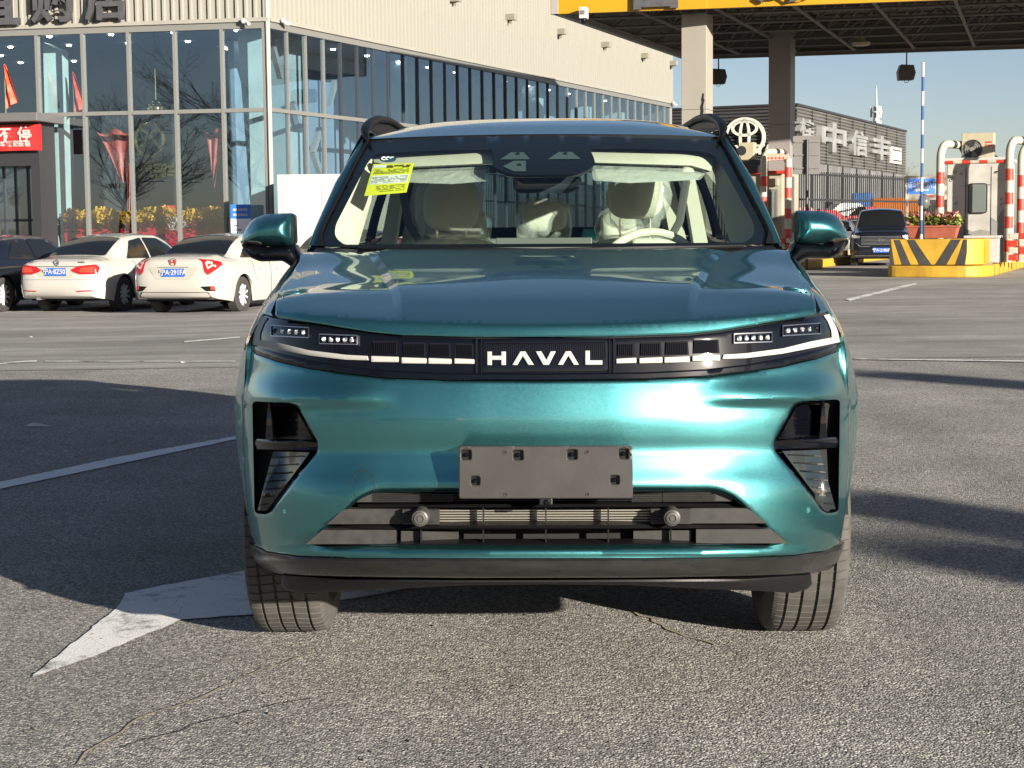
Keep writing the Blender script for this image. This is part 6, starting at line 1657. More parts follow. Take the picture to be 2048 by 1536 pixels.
# washer nozzles
# -- cowl and wiper
def W(s, t):
    a = abs(s)
    X = lerp(.772, .658, t)*s
    Y = lerp(.32+.30*a**2.2, 1.03+.17*a**2.2, t)
    Z = lerp(1.168+.016*a**3, 1.572-.004*a**2, t)+.028*math.sin(math.pi*t)*(1-.3*a)
    return Vector((X, Y, Z))
def ws_(u, v, off=0.0):
    s, t = u/420, (495-v)/220
    for _ in range(14):
        p = proj(W(s, t)); e = (u-p[0], v-p[1])
        if abs(e[0])+abs(e[1]) < .02: break
        h = 1e-3; ps = proj(W(s+h, t)); pt = proj(W(s, t+h))
        a, c = (ps[0]-p[0])/h, (ps[1]-p[1])/h; b, d = (pt[0]-p[0])/h, (pt[1]-p[1])/h
        det = a*d-b*c; s += (e[0]*d-b*e[1])/det*.9; t += (a*e[1]-c*e[0])/det*.9
        s = max(-1.3, min(1.3, s)); t = max(-.2, min(1.3, t))
    q = W(s, t)
    if off:
        h = 1e-3; n = (W(s+h, t)-q).cross(W(s, t+h)-q).normalized()
        if n.y > 0: n = -n
        q = q-n*off
    return q
WO = [(0, 271), (200, 273), (325, 279), (350, 282), (362, 298), (449, 462), (455, 484), (448, 489), (300, 492), (0, 492)]
b = panel(sym(rounded(WO, [0, 8, 8, 8, 8, 8, 8, 8, 8, 0])), lambda u, v: ws_(u, v), 12, face=(0, -1, .5)); wsg = obj('windscreen', b, M_glass, car, True, ang=80)
def rnd(P, r): return rounded(P, r)
clearR = rnd([(94, 302), (96, 293), (330, 303), (352, 322), (418, 447), (420, 470), (404, 484), (-0.001, 490), (-.001, 350), (85, 345), (100, 330)], [6, 6, 24, 24, 20, 20, 12, 0, 0, 12, 10])
# clear opening = one outline over both halves with the sensor housing cut in from above
CO = [(-402, 485), (-421, 470), (-420, 447), (-352, 318), (-336, 303), (-112, 293), (-103, 297), (-100, 312), (-104, 328), (-82, 342), (-58, 348), (58, 348), (82, 342), (104, 328), (100, 312), (94, 300), (90, 293), (300, 301), (336, 307), (352, 322), (420, 447), (421, 470), (402, 485)]
CO = rounded(CO, [6, 12, 14, 20, 16, 6, 4, 8, 10, 12, 10, 10, 12, 10, 8, 4, 3, 16, 16, 20, 14, 12, 6])
b = panel(sym(rounded(WO, [0, 8, 8, 8, 8, 8, 8, 8, 8, 0])), lambda u, v: ws_(u, v, .006), 12, [CO], face=(0, -1, .5)); obj('glass_border', b, M_frit, wsg, True, ang=80)
# cowl
b = MB(); n = 40
def cow(i, j):
    s = -1+2*i; a = abs(s); Y0 = .285+.17*a**2.4; p = W(s, -.012)
    q0 = Vector((.775*s, Y0, hoodz(.775*s, Y0)-.018)); q1 = p+Vector((0, -.01, -.004)); return q0.lerp(q1, j)
b.grid(cow, n, 3); obj('cowl', b, M_black, car, True)
# wipers
for xs, xe in ((-.62, .02), (-.02, .66)):
    pts = []
    for k in range(13):
        x = lerp(xs, xe, k/12); a = abs(x)/.775; Y0 = .285+.17*a**2.4; p = W(x/.772, .0)
        pts.append(Vector((x, p.y-.035, p.z-.006+.006*math.sin(k/12*math.pi))))
    b = MB(); b.tube(pts, .006, 8, flat=1.2); obj('wiper', b, M_black, car, True)

# -- pillars, roof, rails
XR = Cur((1.0, .655), (1.3, .672), (2.0, .672), (3.0, .64), (3.7, .58))
ZR = Cur((1.03, 1.574), (1.12, 1.592), (1.3, 1.627), (1.6, 1.665), (2.0, 1.690), (2.5, 1.697), (3.0, 1.685), (3.5, 1.655), (3.75, 1.62))
def roofp(s, Y):
    a = abs(s); Yf = Y+.165*a**2.2*max(0, 1-(Y-1.03)/1.4)
    return Vector((XR(Yf)*s, Yf, ZR(Y)-.006*a**2*(1 if Y < 1.1 else 1)-.05*a**5*sstep(Y, 1.03, 1.5)-.012*a*a*sstep(Y, 1.1, 2)))
b = MB(); b.grid(lambda i, j: roofp(-1+2*i, 1.035+(3.75-1.035)*j**1.15), 40, 40)
roof = obj('roof', b, M_paint, car, True)
b = MB(); b.grid(lambda i, j: roofp(-1+2*i, 1.035)+Vector((0, .002+j*.01, -.03*j)), 40, 2, flip=True); obj('roof_front_edge', b, M_black, car, True)
# greenhouse side: belt -> roof edge, as curves along Y
XB = Cur((.3, .80), (.8, .84), (1.6, .86), (2.6, .85), (3.3, .81), (3.8, .74))     # belt half width
ZB = Cur((.3, 1.135), (1.0, 1.12), (2.0, 1.13), (3.0, 1.16), (3.8, 1.2))
def side(Y, z):
    zt = 1.60 if Y > 1.3 else lerp(1.572, 1.60, (Y-1.0)/.3); zb_ = ZB(Y); q = (z-zb_)/(zt-zb_)
    x = lerp(XB(Y), XR(Y)+.012, q)+.02*math.sin(math.pi*max(0, min(1, q)))
    return Vector((x, Y, z))
PIL = [(471, 497), (455, 462), (412, 357), (373, 303), (349, 272)]
PY = [.70, .78, 1.03, 1.17, 1.24]
for s in (-1, 1):
    # painted strip between windscreen edge and silhouette
    b = MB(); n = 14
    inn = [(453, 490), (447, 462), (405, 381), (372, 316), (352, 281)]
    def inner(t):
        i = min(3, int(t*4)); f = t*4-i; return lerp(inn[i][0], inn[i+1][0], f), lerp(inn[i][1], inn[i+1][1], f)
    def outer(t):
        i = min(3, int(t*4)); f = t*4-i; return lerp(PIL[i][0], PIL[i+1][0], f), lerp(PIL[i][1], PIL[i+1][1], f), lerp(PY[i], PY[i+1], f)
    def pf(i, j):
        q = ws_(inner(j)[0]+2, inner(j)[1]); u, v, Y = outer(j); o = S(u, v, Y)
        p = q.lerp(o, i); p += Vector((.012, -.02, .008))*math.sin(math.pi*i); return Vector((s*p.x, p.y, p.z))
    b.grid(pf, 5, n, flip=(s < 0)); ap = obj('windscreen_pillar', b, M_paint, car, True, ang=70)
    b = MB(); b.tube([(lambda q: Vector((s*q.x, q.y-.004, q.z+.004)))(ws_(inner(j/10)[0], inner(j/10)[1])) for j in range(11)], .0055, 6); obj('pillar_seal', b, M_black, car, True)
    # small black triangle where the pillar meets the fender
    b = panel([(s*u, v) for u, v in [(458, 492), (452, 468), (447, 466), (441, 492)]], lambda u, v: ws_(u, v)+Vector((0, -.014, .004)), 8, depth=(0, .02, 0), face=(0, -1, 0)); obj('pillar_foot', b, M_black, car)
    # door frame skin behind pillar
    b = MB()
    def sk(i, j):
        Y = lerp(.72, 3.72, i); q = j
        zb_ = ZB(Y); zt = 1.60
        z = lerp(zb_, zt, q)
        # front edge follows pillar
        Yf = lerp(.72, 1.26, q); Y = lerp(Yf, lerp(3.78, 3.62, q), i)
        p = side(Y, z); return Vector((s*p.x, p.y, p.z))
    holes = [[(1.05, 1.16), (1.40, 1.54), (1.93, 1.555), (1.98, 1.165)], [(2.05, 1.168), (2.02, 1.555), (2.65, 1.545), (2.80, 1.18)], [(2.90, 1.185), (2.76, 1.535), (3.25, 1.50), (3.45, 1.22)]]
    out = [(.74, 1.14), (1.26, 1.59), (1.3, 1.60), (3.6, 1.60), (3.74, 1.2), (3.2, 1.17), (2.0, 1.13), (1.2, 1.12)]
    sf = lambda Y, z: (lambda p: Vector((s*p.x, p.y, p.z)))(side(Y, z))
    b = panel(out, sf, .07, [rounded(h, .03) for h in holes], depth=(-s*.03, 0, 0), face=(s, 0, 0)); obj('door_frame', b, M_gloss, car, True)
    for h in holes:
        b = panel(rounded(h, .03), lambda Y, z: sf(Y, z)-Vector((s*.008, 0, 0)), .1, face=(s, 0, 0)); obj('side_window', b, M_sglass, car, True)
    # roof rail
    pts = [(.652, 1.14, 1.565), (.668, 1.22, 1.59), (.680, 1.38, 1.622), (.686, 1.65, 1.660), (.686, 2.0, 1.692), (.680, 2.5, 1.710), (.672, 3.0, 1.708), (.665, 3.3, 1.688), (.66, 3.48, 1.66)]
    cx = Cur(*[(p[1], p[0]) for p in pts]); cz = Cur(*[(p[1], p[2]) for p in pts])
    b = MB(); b.tube([(s*cx(y), y, cz(y)) for y in [1.14+.0585*k for k in range(41)]], [.006, .012, .016]+[.019]*36+[.014, .008], 10, flat=.9); obj('roof_rail', b, mat('rail_black', (.004, .004, .005), .45, spec=.08), car, True)
    b = MB(); b.add([(s*.66, 1.15, 1.56), (s*.66, 1.30, 1.59), (s*.665, 1.30, 1.61), (s*.66, 3.45, 1.60), (s*.66, 3.45, 1.66), (s*.672, 3.0, 1.70), (s*.68, 2.5, 1.702), (s*.686, 2.0, 1.685), (s*.686, 1.65, 1.653), (s*.68, 1.38, 1.615)], [(0, 1, 2, 9), (2, 3, 4, 5), (2, 5, 6, 7), (2, 7, 8, 9)]); obj('rail_web', b, mat('rail_black'), car)

# -- body side with wheel arches
SIDE = { # Y: section from the top inner edge to the sill
 -.43: [(.772, .998), (.795, .985), (.820, .95), (.840, .90), (.848, .80), (.853, .70), (.852, .56), (.842, .42), (.82, .33)],
 -.25: [(.776, 1.045), (.815, 1.02), (.850, .965), (.878, .90), (.900, .80), (.912, .70), (.912, .56), (.902, .42), (.88, .33)],
 .0: [(.787, 1.088), (.832, 1.05), (.868, .985), (.905, .915), (.932, .80), (.950, .68), (.950, .56), (.94, .42), (.92, .33)],
 .35: [(.792, 1.150), (.835, 1.10), (.872, 1.02), (.906, .93), (.922, .80), (.935, .68), (.936, .56), (.925, .40), (.90, .26)],
 .8: [(.835, 1.13), (.862, 1.10), (.884, 1.03), (.902, .94), (.905, .80), (.905, .68), (.915, .54), (.915, .38), (.88, .24)],
 1.8: [(.865, 1.13), (.885, 1.10), (.900, 1.03), (.912, .94), (.912, .80), (.91, .68), (.918, .54), (.915, .38), (.88, .24)],
 2.5: [(.855, 1.14), (.885, 1.11), (.910, 1.04), (.926, .94), (.935, .80), (.935, .68), (.935, .54), (.93, .40), (.90, .26)],
 2.85: [(.845, 1.15), (.880, 1.12), (.910, 1.05), (.93, .94), (.948, .80), (.950, .68), (.95, .54), (.94, .42), (.92, .33)],
 3.3: [(.81, 1.17), (.85, 1.14), (.88, 1.06), (.905, .94), (.92, .80), (.925, .68), (.92, .54), (.90, .42), (.88, .33)],
 3.62: [(.77, 1.19), (.80, 1.15), (.83, 1.06), (.85, .94), (.86, .80), (.86, .68), (.86, .54), (.84, .42), (.82, .33)],
 3.82: [(.66, 1.19), (.69, 1.15), (.70, 1.06), (.71, .94), (.72, .80), (.73, .68), (.72, .54), (.70, .42), (.68, .33)]}
KX = [[Cur(*[(y, SIDE[y][k][c]) for y in sorted(SIDE)]) for c in (0, 1)] for k in range(9)]
def sect(Y, q):
    pts = [(KX[k][0](Y), KX[k][1](Y)) for k in range(9)]
    cx_ = Cur(*[(k/8, pts[k][0]) for k in range(9)]); cz_ = Cur(*[(k/8, pts[k][1]) for k in range(9)])
    zb_ = None
    for c in (0.0, 2.80):
        d = Y-c
        if abs(d) < .405: zb_ = .36+math.sqrt(.405**2-d*d)
    q1 = 1.0
    if zb_ is not None and zb_ > .33:
        lo, hi = 0., 1.
        for _ in range(16):
            mid = (lo+hi)/2
            if cz_(mid) > zb_: lo = mid
            else: hi = mid
        q1 = lo
    return Vector((cx_(q*q1), Y, cz_(q*q1)))
ys = sorted(set([round(-.43+.05*k, 3) for k in range(86)]+[-.405, -.4, -.38, .38, .4, .405, 2.395, 2.4, 2.42, 3.18, 3.2, 3.205]))
ys = [y for y in ys if y <= 3.82]
for s in (-1, 1):
    b = MB(); nq = 22
    for y in ys:
        for k in range(nq+1):
            p = sect(y, k/nq); b.v.append((s*p.x, p.y, p.z))
    for i in range(len(ys)-1):
        for k in range(nq):
            q = (i*(nq+1)+k, (i+1)*(nq+1)+k, (i+1)*(nq+1)+k+1, i*(nq+1)+k+1); b.f.append(q if s < 0 else q[::-1])
    sd_ = obj('body_side', b, M_paint, car, True, ang=50)
    for c in (0., 2.8):
        b = MB(); b.tube([(s*(sect(c+.41*math.cos(w), 1).x-.012 if abs(math.cos(w)) < .999 else .9), c+.41*math.cos(w), .36+.41*math.sin(w)) for w in [math.pi*k/24 for k in range(1, 24)]], .008, 8); obj('arch_trim', b, M_black, car, True)
        b = MB(); b.lathe([(s*.60, .0), (s*.60, .40), (s*.86, .40)], 'X', 36, (0, c, .37)); b.v = [(x, y, max(z, .42)) for x, y, z in b.v]; obj('wheel_well', b, M_void, car, True)
    b = MB(); b.box(min(s*.84, s*.90), max(s*.84, s*.90), .43, 2.37, .22, .32); obj('sill', b, M_black, car, bevel=.01)
    # door seams and handles
    for yy in (.52, 1.95, 2.35):
        b = MB(); b.tube([(lambda p: Vector((s*(p.x+.0005), p.y, p.z)))(sect(yy, .03+.9*k/12)) for k in range(13)], .003, 5); obj('door_seam', b, M_void, car)
    for yy in (1.65, 2.55 if False else 2.3):
        p = sect(yy, .36); b = MB(); b.tube([(s*(p.x+.012), yy-.11, p.z), (s*(p.x+.022), yy-.08, p.z), (s*(p.x+.022), yy+.08, p.z), (s*(p.x+.012), yy+.11, p.z)], .012, 8); obj('door_handle', b, M_paint, car, True)
# fender top inner flange (closes the shut line)
for s in (-1, 1):
    b = MB(); b.grid(lambda i, j: (lambda p: Vector((s*(p.x-.05*j), p.y, p.z-.03*j)))(sect(lerp(-.43, .6, i), 0)), 20, 2, flip=(s > 0)); obj('fender_flange', b, M_void, car, True)
    # fender nose from the wing to the lamp
    ft = [(544.5, 628), (543, 600), (537, 582), (531, 572)]
    b = MB()
    def nose(i, j):
        a = hs(lerp(546, 544, j), lerp(631, 606, j)); e = sect(-.43, .0)
        # blend from lamp top edge to first side section
        l = S(lerp(546, 569, i), lerp(631, 624, i), fas(lerp(546, 569, i), 629, -.006)); r = sect(-.43, i*.17)
        p = l.lerp(r, j); return Vector((s*p.x, p.y, p.z+.006*math.sin(math.pi*j)))
    b.grid(nose, 6, 8, flip=(s < 0)); obj('fender_nose', b, M_paint, car, True)
    b = MB()   # corner skin between lamp/bumper edge and wing
    def cornr(i, j):
        v = lerp(628, 1085, j); l = S(.970*US(v), v, fas(.970*US(v), v, -.004 if v < 700 else 0.)); zz = l.z
        lo, hi = 0., 1.
        for _ in range(14):
            mm = (lo+hi)/2
            if sect(-.43, mm).z > zz: lo = mm
            else: hi = mm
        r = sect(-.425, lo); p = l.lerp(r, i); return Vector((s*p.x, p.y, p.z))
    b.grid(cornr, 3, 30, flip=(s < 0)); obj('bumper_corner', b, M_paint, car, True)

# -- tail
b = MB(); b.grid(lambda i, j: (lambda p: Vector((p.x*(-1+2*i), 3.82+.13*(1-abs(-1+2*i)**3), p.z)))(sect(3.82, j)), 24, 12); obj('tailgate', b, M_paint, car, True)
tg = [(-.60, 1.24), (.60, 1.24), (.50, 1.52), (-.50, 1.52)]
fr = [(-.70, 1.17), (.70, 1.17), (.60, 1.62), (-.60, 1.62)]
tf = lambda x, z: Vector((x, 3.86-(z-1.17)*.45-.12*(x/.7)**4, z))
b = panel(fr, tf, .08, [rounded(tg, .05)], depth=(0, -.03, 0), face=(0, 1, 0)); obj('tailgate_frame', b, M_paint, car, True)
b = panel(rounded(tg, .05), tf, .1, face=(0, 1, 0)); obj('rear_window', b, glassmat('rear_glass', (.72, .82, .84), 1.5), car, True)
for s in (-1, 1):
    b = MB(); b.box(min(s*.3, s*.74), max(s*.3, s*.74), 3.85, 3.94, .98, 1.06); obj('tail_light', b, mat('tail_lamp_red', (.35, .01, .01), .2, coat=1.), car, bevel=.02)

# -- mirrors
for s in (-1, 1):
    def mm(u, v, Y): p = S(u, v, Y); return Vector((s*p.x, p.y, p.z))
    cap = rounded([(505, 428), (512, 424), (560, 426), (585, 436), (600, 456), (608, 482), (597, 487), (560, 491), (514, 490), (504, 486)], 8)
    c0 = (556, 462)
    def capsurf(u, v):
        u = abs(u); d = dist_edge(u, v, cap)
        return (lambda p: Vector((s*abs(p.x), p.y, p.z)))(S(u, v, .70-.085*(1-(1-min(1, d/32))**2.2)+.05*(u-505)/100))
    b = panel([(s*u, v) for u, v in cap], capsurf, 6, depth=(0, .09, 0), face=(0, -1, 0)); mir = obj('door_mirror', b, M_paint, car, True, ang=60)
    ring = rounded([(500, 427), (512, 423), (515, 430), (514, 488), (506, 491), (498, 484)], 4)
    b = panel([(s*u, v) for u, v in ring], lambda u, v: (lambda p: Vector((s*abs(p.x), p.y, p.z)))(S(abs(u), v, .73)), 6, depth=(0, .05, 0), face=(0, -1, 0)); obj('mirror_rim', b, M_gloss, mir, True)
    low = rounded([(500, 487), (560, 492), (609, 485), (600, 500), (590, 513), (570, 521), (525, 520), (512, 528), (485, 556), (478, 546), (470, 520), (494, 503)], 5)
    def lows(u, v):
        u = abs(u); d = dist_edge(u, v, low)
        return (lambda p: Vector((s*abs(p.x), p.y, p.z)))(S(u, v, .73-.05*(1-(1-min(1, d/14))**2)))
    b = panel([(s*u, v) for u, v in low], lows, 6, depth=(0, .10, 0), face=(0, -1, 0)); obj('mirror_base', b, M_gloss, mir, True, ang=60)
    ind = rounded([(566, 487), (574, 483), (609, 479), (608, 485), (575, 490)], 2)
    b = panel([(s*u, v) for u, v in ind], lambda u, v: capsurf(u, v)+Vector((0, -.006, 0)), 5, depth=(0, .01, 0), face=(0, -1, 0)); obj('indicator', b, mat('indicator_clear', (.5, .42, .36), .1, metal=.5, coat=1.), mir, True)
    b = panel([(s*u, v) for u, v in inset(cap, 7)], lambda u, v: capsurf(u, v)*0+Vector((s*abs(S(u, v, .8).x), .80, S(u, v, .8).z)), 12, face=(0, 1, 0)); obj('mirror_glass', b, mat('mirror_silver', (.9, .9, .9), .02, metal=1.), mir)

# -- wheels
def tyre_mb(R_=.363, w=.225):
    hw = w/2; prof = []
    gr = [-.066, -.022, .022, .066]
    prof.append((-hw*.78, .235)); prof += [(-hw*1.0, .27), (-hw*1.03, .30), (-hw*.99, .335), (-hw*.90, R_-.008), (-hw*.78, R_-.002)]
    x = -hw*.78
    for g in gr:
        prof += [(g-.0045, R_), (g-.0035, R_-.008), (g+.0035, R_-.008), (g+.0045, R_)]
    prof += [(-a, r) for a, r in prof[5::-1]]
    prof = [p for i, p in enumerate(prof) if i == 0 or p != prof[i-1]]
    vs = []; fs_ = []; mi = []; m_ = len(prof); N = 72; angs = []
    for k in range(N):
        w0 = 2*math.pi*k/N; st = 2*math.pi/N; angs += [(w0, 0), (w0+st*.84, 0), (w0+st*.87, 1), (w0+st*.97, 1)]
    n = len(angs)
    for (wa, gq) in angs:
        for j, (a, r) in enumerate(prof):
            rr = r-(.0045 if gq and r > R_-.0085 and abs(a) < hw*.92 else 0)
            sk_ = .04*abs(a)/hw
            vs.append((a, rr*math.sin(wa+sk_), rr*math.cos(wa+sk_)))
    for k in range(n):
        for j in range(m_-1): fs_.append((k*m_+j, ((k+1) % n)*m_+j, ((k+1) % n)*m_+j+1, k*m_+j+1))
    b = MB(); b.v = vs; b.f = fs_; return b
tym = mesh('tyre', tyre_mb(), M_rubber, True, 25, recalc=True)
rb = MB(); rb.lathe([(-.09, .24), (-.085, .225), (.06, .21), (.085, .225), (.09, .238), (.086, .24)], 'X', 40)
rimm = mesh('rim', rb, mat('alloy_silver', (.16, .16, .17), .5, metal=.6), True)
sp = MB()
for k in range(10):
    w = math.pi*k/5; M_ = Matrix.Rotation(w+(.12 if k % 2 else -.12), 4, 'X'); sp.box(.05, .078, -.014, .014, .04, .226, M_)
sp.lathe([(.07, 0), (.08, .02), (.078, .06), (.04, .075)], 'X', 20)
spm = mesh('spokes', sp, mat('alloy_silver'), False)
dk = MB(); dk.lathe([(0, 0), (0, .165), (.01, .165), (.01, 0)], 'X', 24); dkm = mesh('brake_disc', dk, mat('brake_steel', (.2, .19, .18), .4, metal=.8))
for c in (0, 2.8):
    for s in (-1, 1):
        wh = obj('wheel', tym, None, car); wh.location = (s*.768, c, .363)
        if s < 0: wh.rotation_euler = (0, 0, math.pi)
        obj('rim', rimm, None, wh); obj('spokes', spm, None, wh); obj('brake_disc', dkm, None, wh)
b = MB(); b.tube([(-.72, 0, .33), (.72, 0, .33)], .035, 10); b.tube([(-.55, .1, .3), (-.72, 0, .28)], .025); b.tube([(.55, .1, .3), (.72, 0, .28)], .025); obj('suspension_arm', b, M_void, car)

# -- interior
b = MB(); b.box(-.74, .74, .62, .95, .8, 1.125); obj('dashboard', b, M_trim, car, bevel=.03)
p0, p1 = S(-97, 476, .80), S(96, 489, .80); b = MB(); b.box(p0.x, p1.x, .80, .82, p1.z-.10, p0.z); obj('centre_screen', b, mat('screen_off', (.10, .105, .10), .25), car, bevel=.004)
b = MB(); b.box(-.78, .78, .9, 3.7, .30, .36); obj('cabin_floor', b, M_trim, car)
for s in (-1, 1):
    b = MB(); b.box(min(s*.72, s*.78), max(s*.72, s*.78), .75, 3.6, .4, 1.12); obj('door_card', b, M_trim, car, bevel=.02)
# headliner
b = MB(); b.grid(lambda i, j: roofp((-1+2*i)*.93, 1.10+2.5*j)+Vector((0, .0, -.035)), 16, 12, flip=True); obj('headliner', b, M_cream, car, True)
b = panel(sym([(0, 283), (300, 284), (350, 292), (340, 330), (300, 318), (100, 310), (0, 312)]), lambda u, v: ws_(u, v, .03)+Vector((0, .02, 0)), 16, depth=(0, .15, 0), face=(0, -1, 0)); obj('header_trim', b, M_cream, car, True)
for s in (-1, 1):
    # inside cover of the windscreen pillar
    q = [(s*u, v) for u, v in [(350, 296), (432, 470), (425, 490), (384, 490), (357, 400), (352, 352), (338, 318)]]
    def ptf(u, v):
        ue = lerp(432, 350, max(0, min(1, (470-v)/174.))); w0 = ws_(u, v, .02); return S(u, v, w0.y+.02+.32*max(0, ue-abs(u))/70)
    b = panel(q, ptf, 16, depth=(-s*.01, .10, 0), face=(0, -1, 0)); obj('pillar_trim', b, M_cream, car, True)
    # centre pillar and belt
    xb = s*.70
    b = MB(); b.add([Vector((s*.725, 2.0, 1.0)), Vector((s*.725, 2.14, 1.0)), Vector((s*.60, 2.10, 1.60)), Vector((s*.60, 1.98, 1.60)),
                     Vector((s*.66, 2.0, 1.0)), Vector((s*.66, 2.14, 1.0)), Vector((s*.555, 2.10, 1.60)), Vector((s*.555, 1.98, 1.60))],
                    [(0, 1, 2, 3), (4, 7, 6, 5), (0, 3, 7, 4), (1, 5, 6, 2)]); cpil = obj('centre_pillar', b, M_cream, car)
    b = MB(); b.add([Vector((s*.72, 2.95, 1.0)), Vector((s*.72, 3.35, 1.0)), Vector((s*.58, 3.30, 1.58)), Vector((s*.58, 2.85, 1.58)),
                     Vector((s*.64, 2.95, 1.0)), Vector((s*.64, 3.35, 1.0)), Vector((s*.52, 3.30, 1.58)), Vector((s*.52, 2.85, 1.58))],
                    [(0, 1, 2, 3), (4, 7, 6, 5), (0, 3, 7, 4), (1, 5, 6, 2)]); obj('rear_pillar', b, M_cream, car)
    b = MB(); b.tube([(s*.60, 1.97, 1.46), (s*.56, 1.86, 1.26), (s*.40, 1.72, 1.0)], [.018, .018, .018], 6, flat=.12); obj('seat_belt', b, M_grey, car)
    b = MB(); b.ball((s*.60, 1.97, 1.455), (.03, .02, .045), 12, 8); obj('belt_anchor', b, M_cream, car, True)
# front seats
def shell(c, r, amp, seed, p=.7):
    rnd_ = random.Random(seed); b = MB(); b.ball(c, r, 28, 18, p)
    from mathutils import noise as nz
    out = []
    for x, y, z in b.v:
        d = Vector((x-c[0], y-c[1], z-c[2])); n = nz.noise(Vector((x*14+seed, y*14, z*9)))+.5*nz.noise(Vector((x*40, y*40+seed, z*24)))
        dn = d.normalized(); out.append((x+dn.x*n*amp, y+dn.y*n*amp, z+dn.z*n*amp-(.02 if z < c[2]-r[2]*.6 else 0)))
    b.v = out; return b
def headrest(uc, v0, v1, wd, Y, seed):
    a = S(uc, v0, Y); c = S(uc, v1, Y); cz_ = (a.z+c.z)/2; hh = (a.z-c.z)/2; X = a.x; hw = wd/2/F*(D+Y)
    b = MB(); b.ball((X, Y+.02, cz_), (hw*.80, .06, hh*.86), 24, 16, .62); hr = obj('headrest', b, M_seat, car, True)
    obj('headrest_wrap', shell((X, Y+.015, cz_-.005), (hw*.99, .085, hh*1.03), .032, seed), M_film, hr, True, ang=0)
    for dx in (-.42, .42):
        b = MB(); b.tube([(X+hw*dx, Y+.03, c.z+.02), (X+hw*dx, Y+.03, c.z-.10)], .006, 8); obj('headrest_post', b, M_chrome, hr, True)
    return X, c.z
for uc, v0, v1, wd, sd2 in ((-186, 350, 470, 140, 1), (184, 332, 448, 138, 2)):
    X, zb_ = headrest(uc, v0, v1, wd, 1.75, sd2)
    ztop = 1.165
    b = MB(); b.ball((X, 1.80, .82), (.26, .09, .375), 24, 18, .55); sb_ = obj('seat_back', b, M_seat, car, True)
    obj('seat_wrap', shell((X, 1.795, .82), (.275, .105, .39), .02, sd2+5, .6), M_film, sb_, True, ang=0)
    b = MB(); b.ball((X, 1.48, .52), (.26, .28, .09), 20, 10, .6); obj('seat_base', b, M_seat, car, True)
headrest(2, 398, 470, 112, 2.68, 3)
for uc in (-150, 150):
    headrest(uc, 420, 490, 90, 2.75, 8+uc)
b = MB(); b.ball((0, 2.80, .80), (.66, .09, .36), 24, 16, .4); rs = obj('rear_bench', b, M_seat, car, True)
obj('bench_wrap', shell((0, 2.79, .80), (.68, .11, .385), .025, 11, .5), M_film, rs, True, ang=0)
b = MB(); b.ball((0, 2.5, .5), (.64, .28, .09), 20, 10, .5); obj('bench_base', b, M_seat, car, True)
# steering wheel
cst = S(215, 500, 1.0); R_ = .187; pts = []
cc = S(215, 466, 1.0); cz_ = cc.z-R_*math.cos(RD(25))
for k in range(33):
    w = 2*math.pi*k/32; pts.append((cc.x+R_*math.sin(w), 1.0+R_*math.cos(w)*math.sin(RD(25))*.6, cz_+R_*math.cos(w)*math.cos(RD(25))))
b = MB(); b.tube(pts, .016, 10, caps=False); sw = obj('steering_wheel', b, M_cream, car, True)
b = MB(); b.ball((cc.x, .98, cz_), (.07, .04, .06), 16, 10, .7); b.tube([(cc.x-R_, 1., cz_), (cc.x+R_, 1., cz_)], .014); obj('wheel_hub', b, M_cream, sw, True)
# sun visors (wrapped)
for s, (a, c) in ((-1, (118, 345)), (1, (105, 330))):
    q = [(s*a, 312), (s*c, 322), (s*(c-12), 336), (s*(a+70), 341), (s*(a+8), 335)]
    b = panel(q, lambda u, v: ws_(u, v, .05)+Vector((0, .05, 0)), 12, depth=(0, .02, 0), face=(0, -1, 0)); vz = obj('sun_visor', b, mat('visor_grey_green', (.26, .27, .23), .6), car, True)
    b = panel(rounded([(s*(a-8), 309), (s*(c+8), 320), (s*(c-8), 341), (s*(a+70), 346), (s*(a-4), 340)], 5), lambda u, v: ws_(u, v, .042)+Vector((0, .045, 0)), 12, face=(0, -1, 0)); obj('visor_wrap', b, M_film, vz, True)
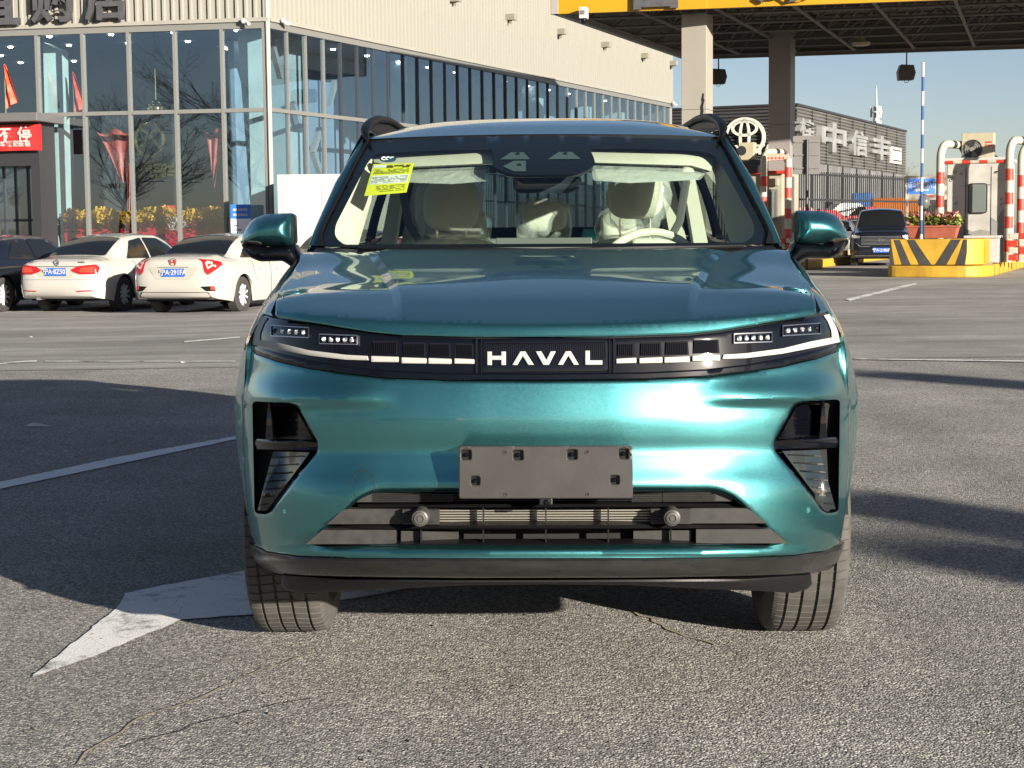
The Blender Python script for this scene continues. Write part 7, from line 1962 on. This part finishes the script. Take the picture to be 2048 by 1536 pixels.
# sensor housing, mirror
b = panel(rounded([(-104, 296), (90, 294), (98, 318), (100, 330), (70, 344), (-70, 344), (-102, 330)], 10), lambda u, v: ws_(u, v, .02), 12, depth=(0, .08, 0), face=(0, -1, 0)); sh_ = obj('sensor_housing', b, M_trim, car, True)
for P_ in ([(-88, 317), (-66, 303), (-40, 303), (-28, 317)], [(8, 317), (30, 303), (56, 303), (74, 317)], [(-82, 331), (-60, 320), (-36, 320), (-36, 341), (-60, 341)]):
    b = panel(P_, lambda u, v: ws_(u, v, .0035), 10, face=(0, -1, 0)); obj('sensor_aperture', b, M_ap, sh_)
for (u, v) in ((-52, 308), (43, 308), (-49, 330)):
    c = ws_(u, v, .003); b = MB(); b.lathe([(-.001, 0), (-.001, .006), (0.001, .008)], 'Y', 16, c); obj('sensor_lens', b, M_gloss, sh_, True)
b = panel(rounded([(-62, 353), (62, 350), (76, 356), (72, 378), (52, 387), (-50, 387), (-61, 378)], 8), lambda u, v: S(u, v, 1.02), 14, depth=(0, .03, 0), lip=.004, face=(0, -1, 0)); im = obj('inner_mirror', b, mat('mirror_back', (.02, .025, .035), .2, coat=.8), car, True)
b = MB(); b.tube([S(0, 340, 1.0), S(0, 360, 1.03)], .012); obj('mirror_arm', b, M_trim, im)
# sticker and certification mark on the glass
st = [(-361, 389), (-342, 325), (-260, 323), (-276, 382)]
sfn = lambda o: (lambda u, v: ws_(u, v, o))
b = panel(st, sfn(.004), 12, face=(0, -1, 0)); stick = obj('energy_sticker', b, M_yel, car, True)
def stq(a, b_, c, d):   # fraction box on the sticker (a..b across, c..d down)
    def P_(i, j):
        l = (lerp(st[1][0], st[0][0], j), lerp(st[1][1], st[0][1], j)); r = (lerp(st[2][0], st[3][0], j), lerp(st[2][1], st[3][1], j))
        return (lerp(l[0], r[0], i), lerp(l[1], r[1], i))
    return [P_(a, c), P_(b_, c), P_(b_, d), P_(a, d)]
for bb in ((.03, .33, .04, .13), (.05, .95, .38, .66)):
    obj('sticker_field', panel(stq(*bb), sfn(.003), 12, face=(0, -1, 0)), M_sw, stick)
ink = MB(); rr_ = random.Random(3)
for y0 in (.06, .10, .19, .23, .27, .31, .43, .47, .51, .55, .60, .72, .76, .80, .84, .9):
    x = .36 if y0 < .12 else (.08 if y0 < .4 or y0 < .65 else .25)
    while x < .92:
        w_ = rr_.uniform(.02, .06)
        if rr_.random() < .75:
            p = panel(stq(x, min(.94, x+w_), y0, y0+(.05 if y0 < .12 else .018)), sfn(.0022), 12, face=(0, -1, 0)); ink.add(p.v, p.f)
        x += w_+.012
obj('sticker_print', ink, M_ink, stick)
el = [(-313+17*math.cos(w), 315+6.5*math.sin(w)) for w in [2*math.pi*k/20 for k in range(20)]]
ccc = obj('certification_mark', panel(el, sfn(.004), 12, face=(0, -1, 0)), mat('mark_blue', (.03, .07, .12), .5), car)
tm = textmesh('CCC', .022, .0004, .0006, m=M_sw, M=UP); c_ = ws_(-313, 315, .002); o = obj('mark_letters', tm, M_sw, ccc)
tm.transform(Matrix.Translation(c_) @ Matrix.Rotation(RD(-40), 4, 'X'))
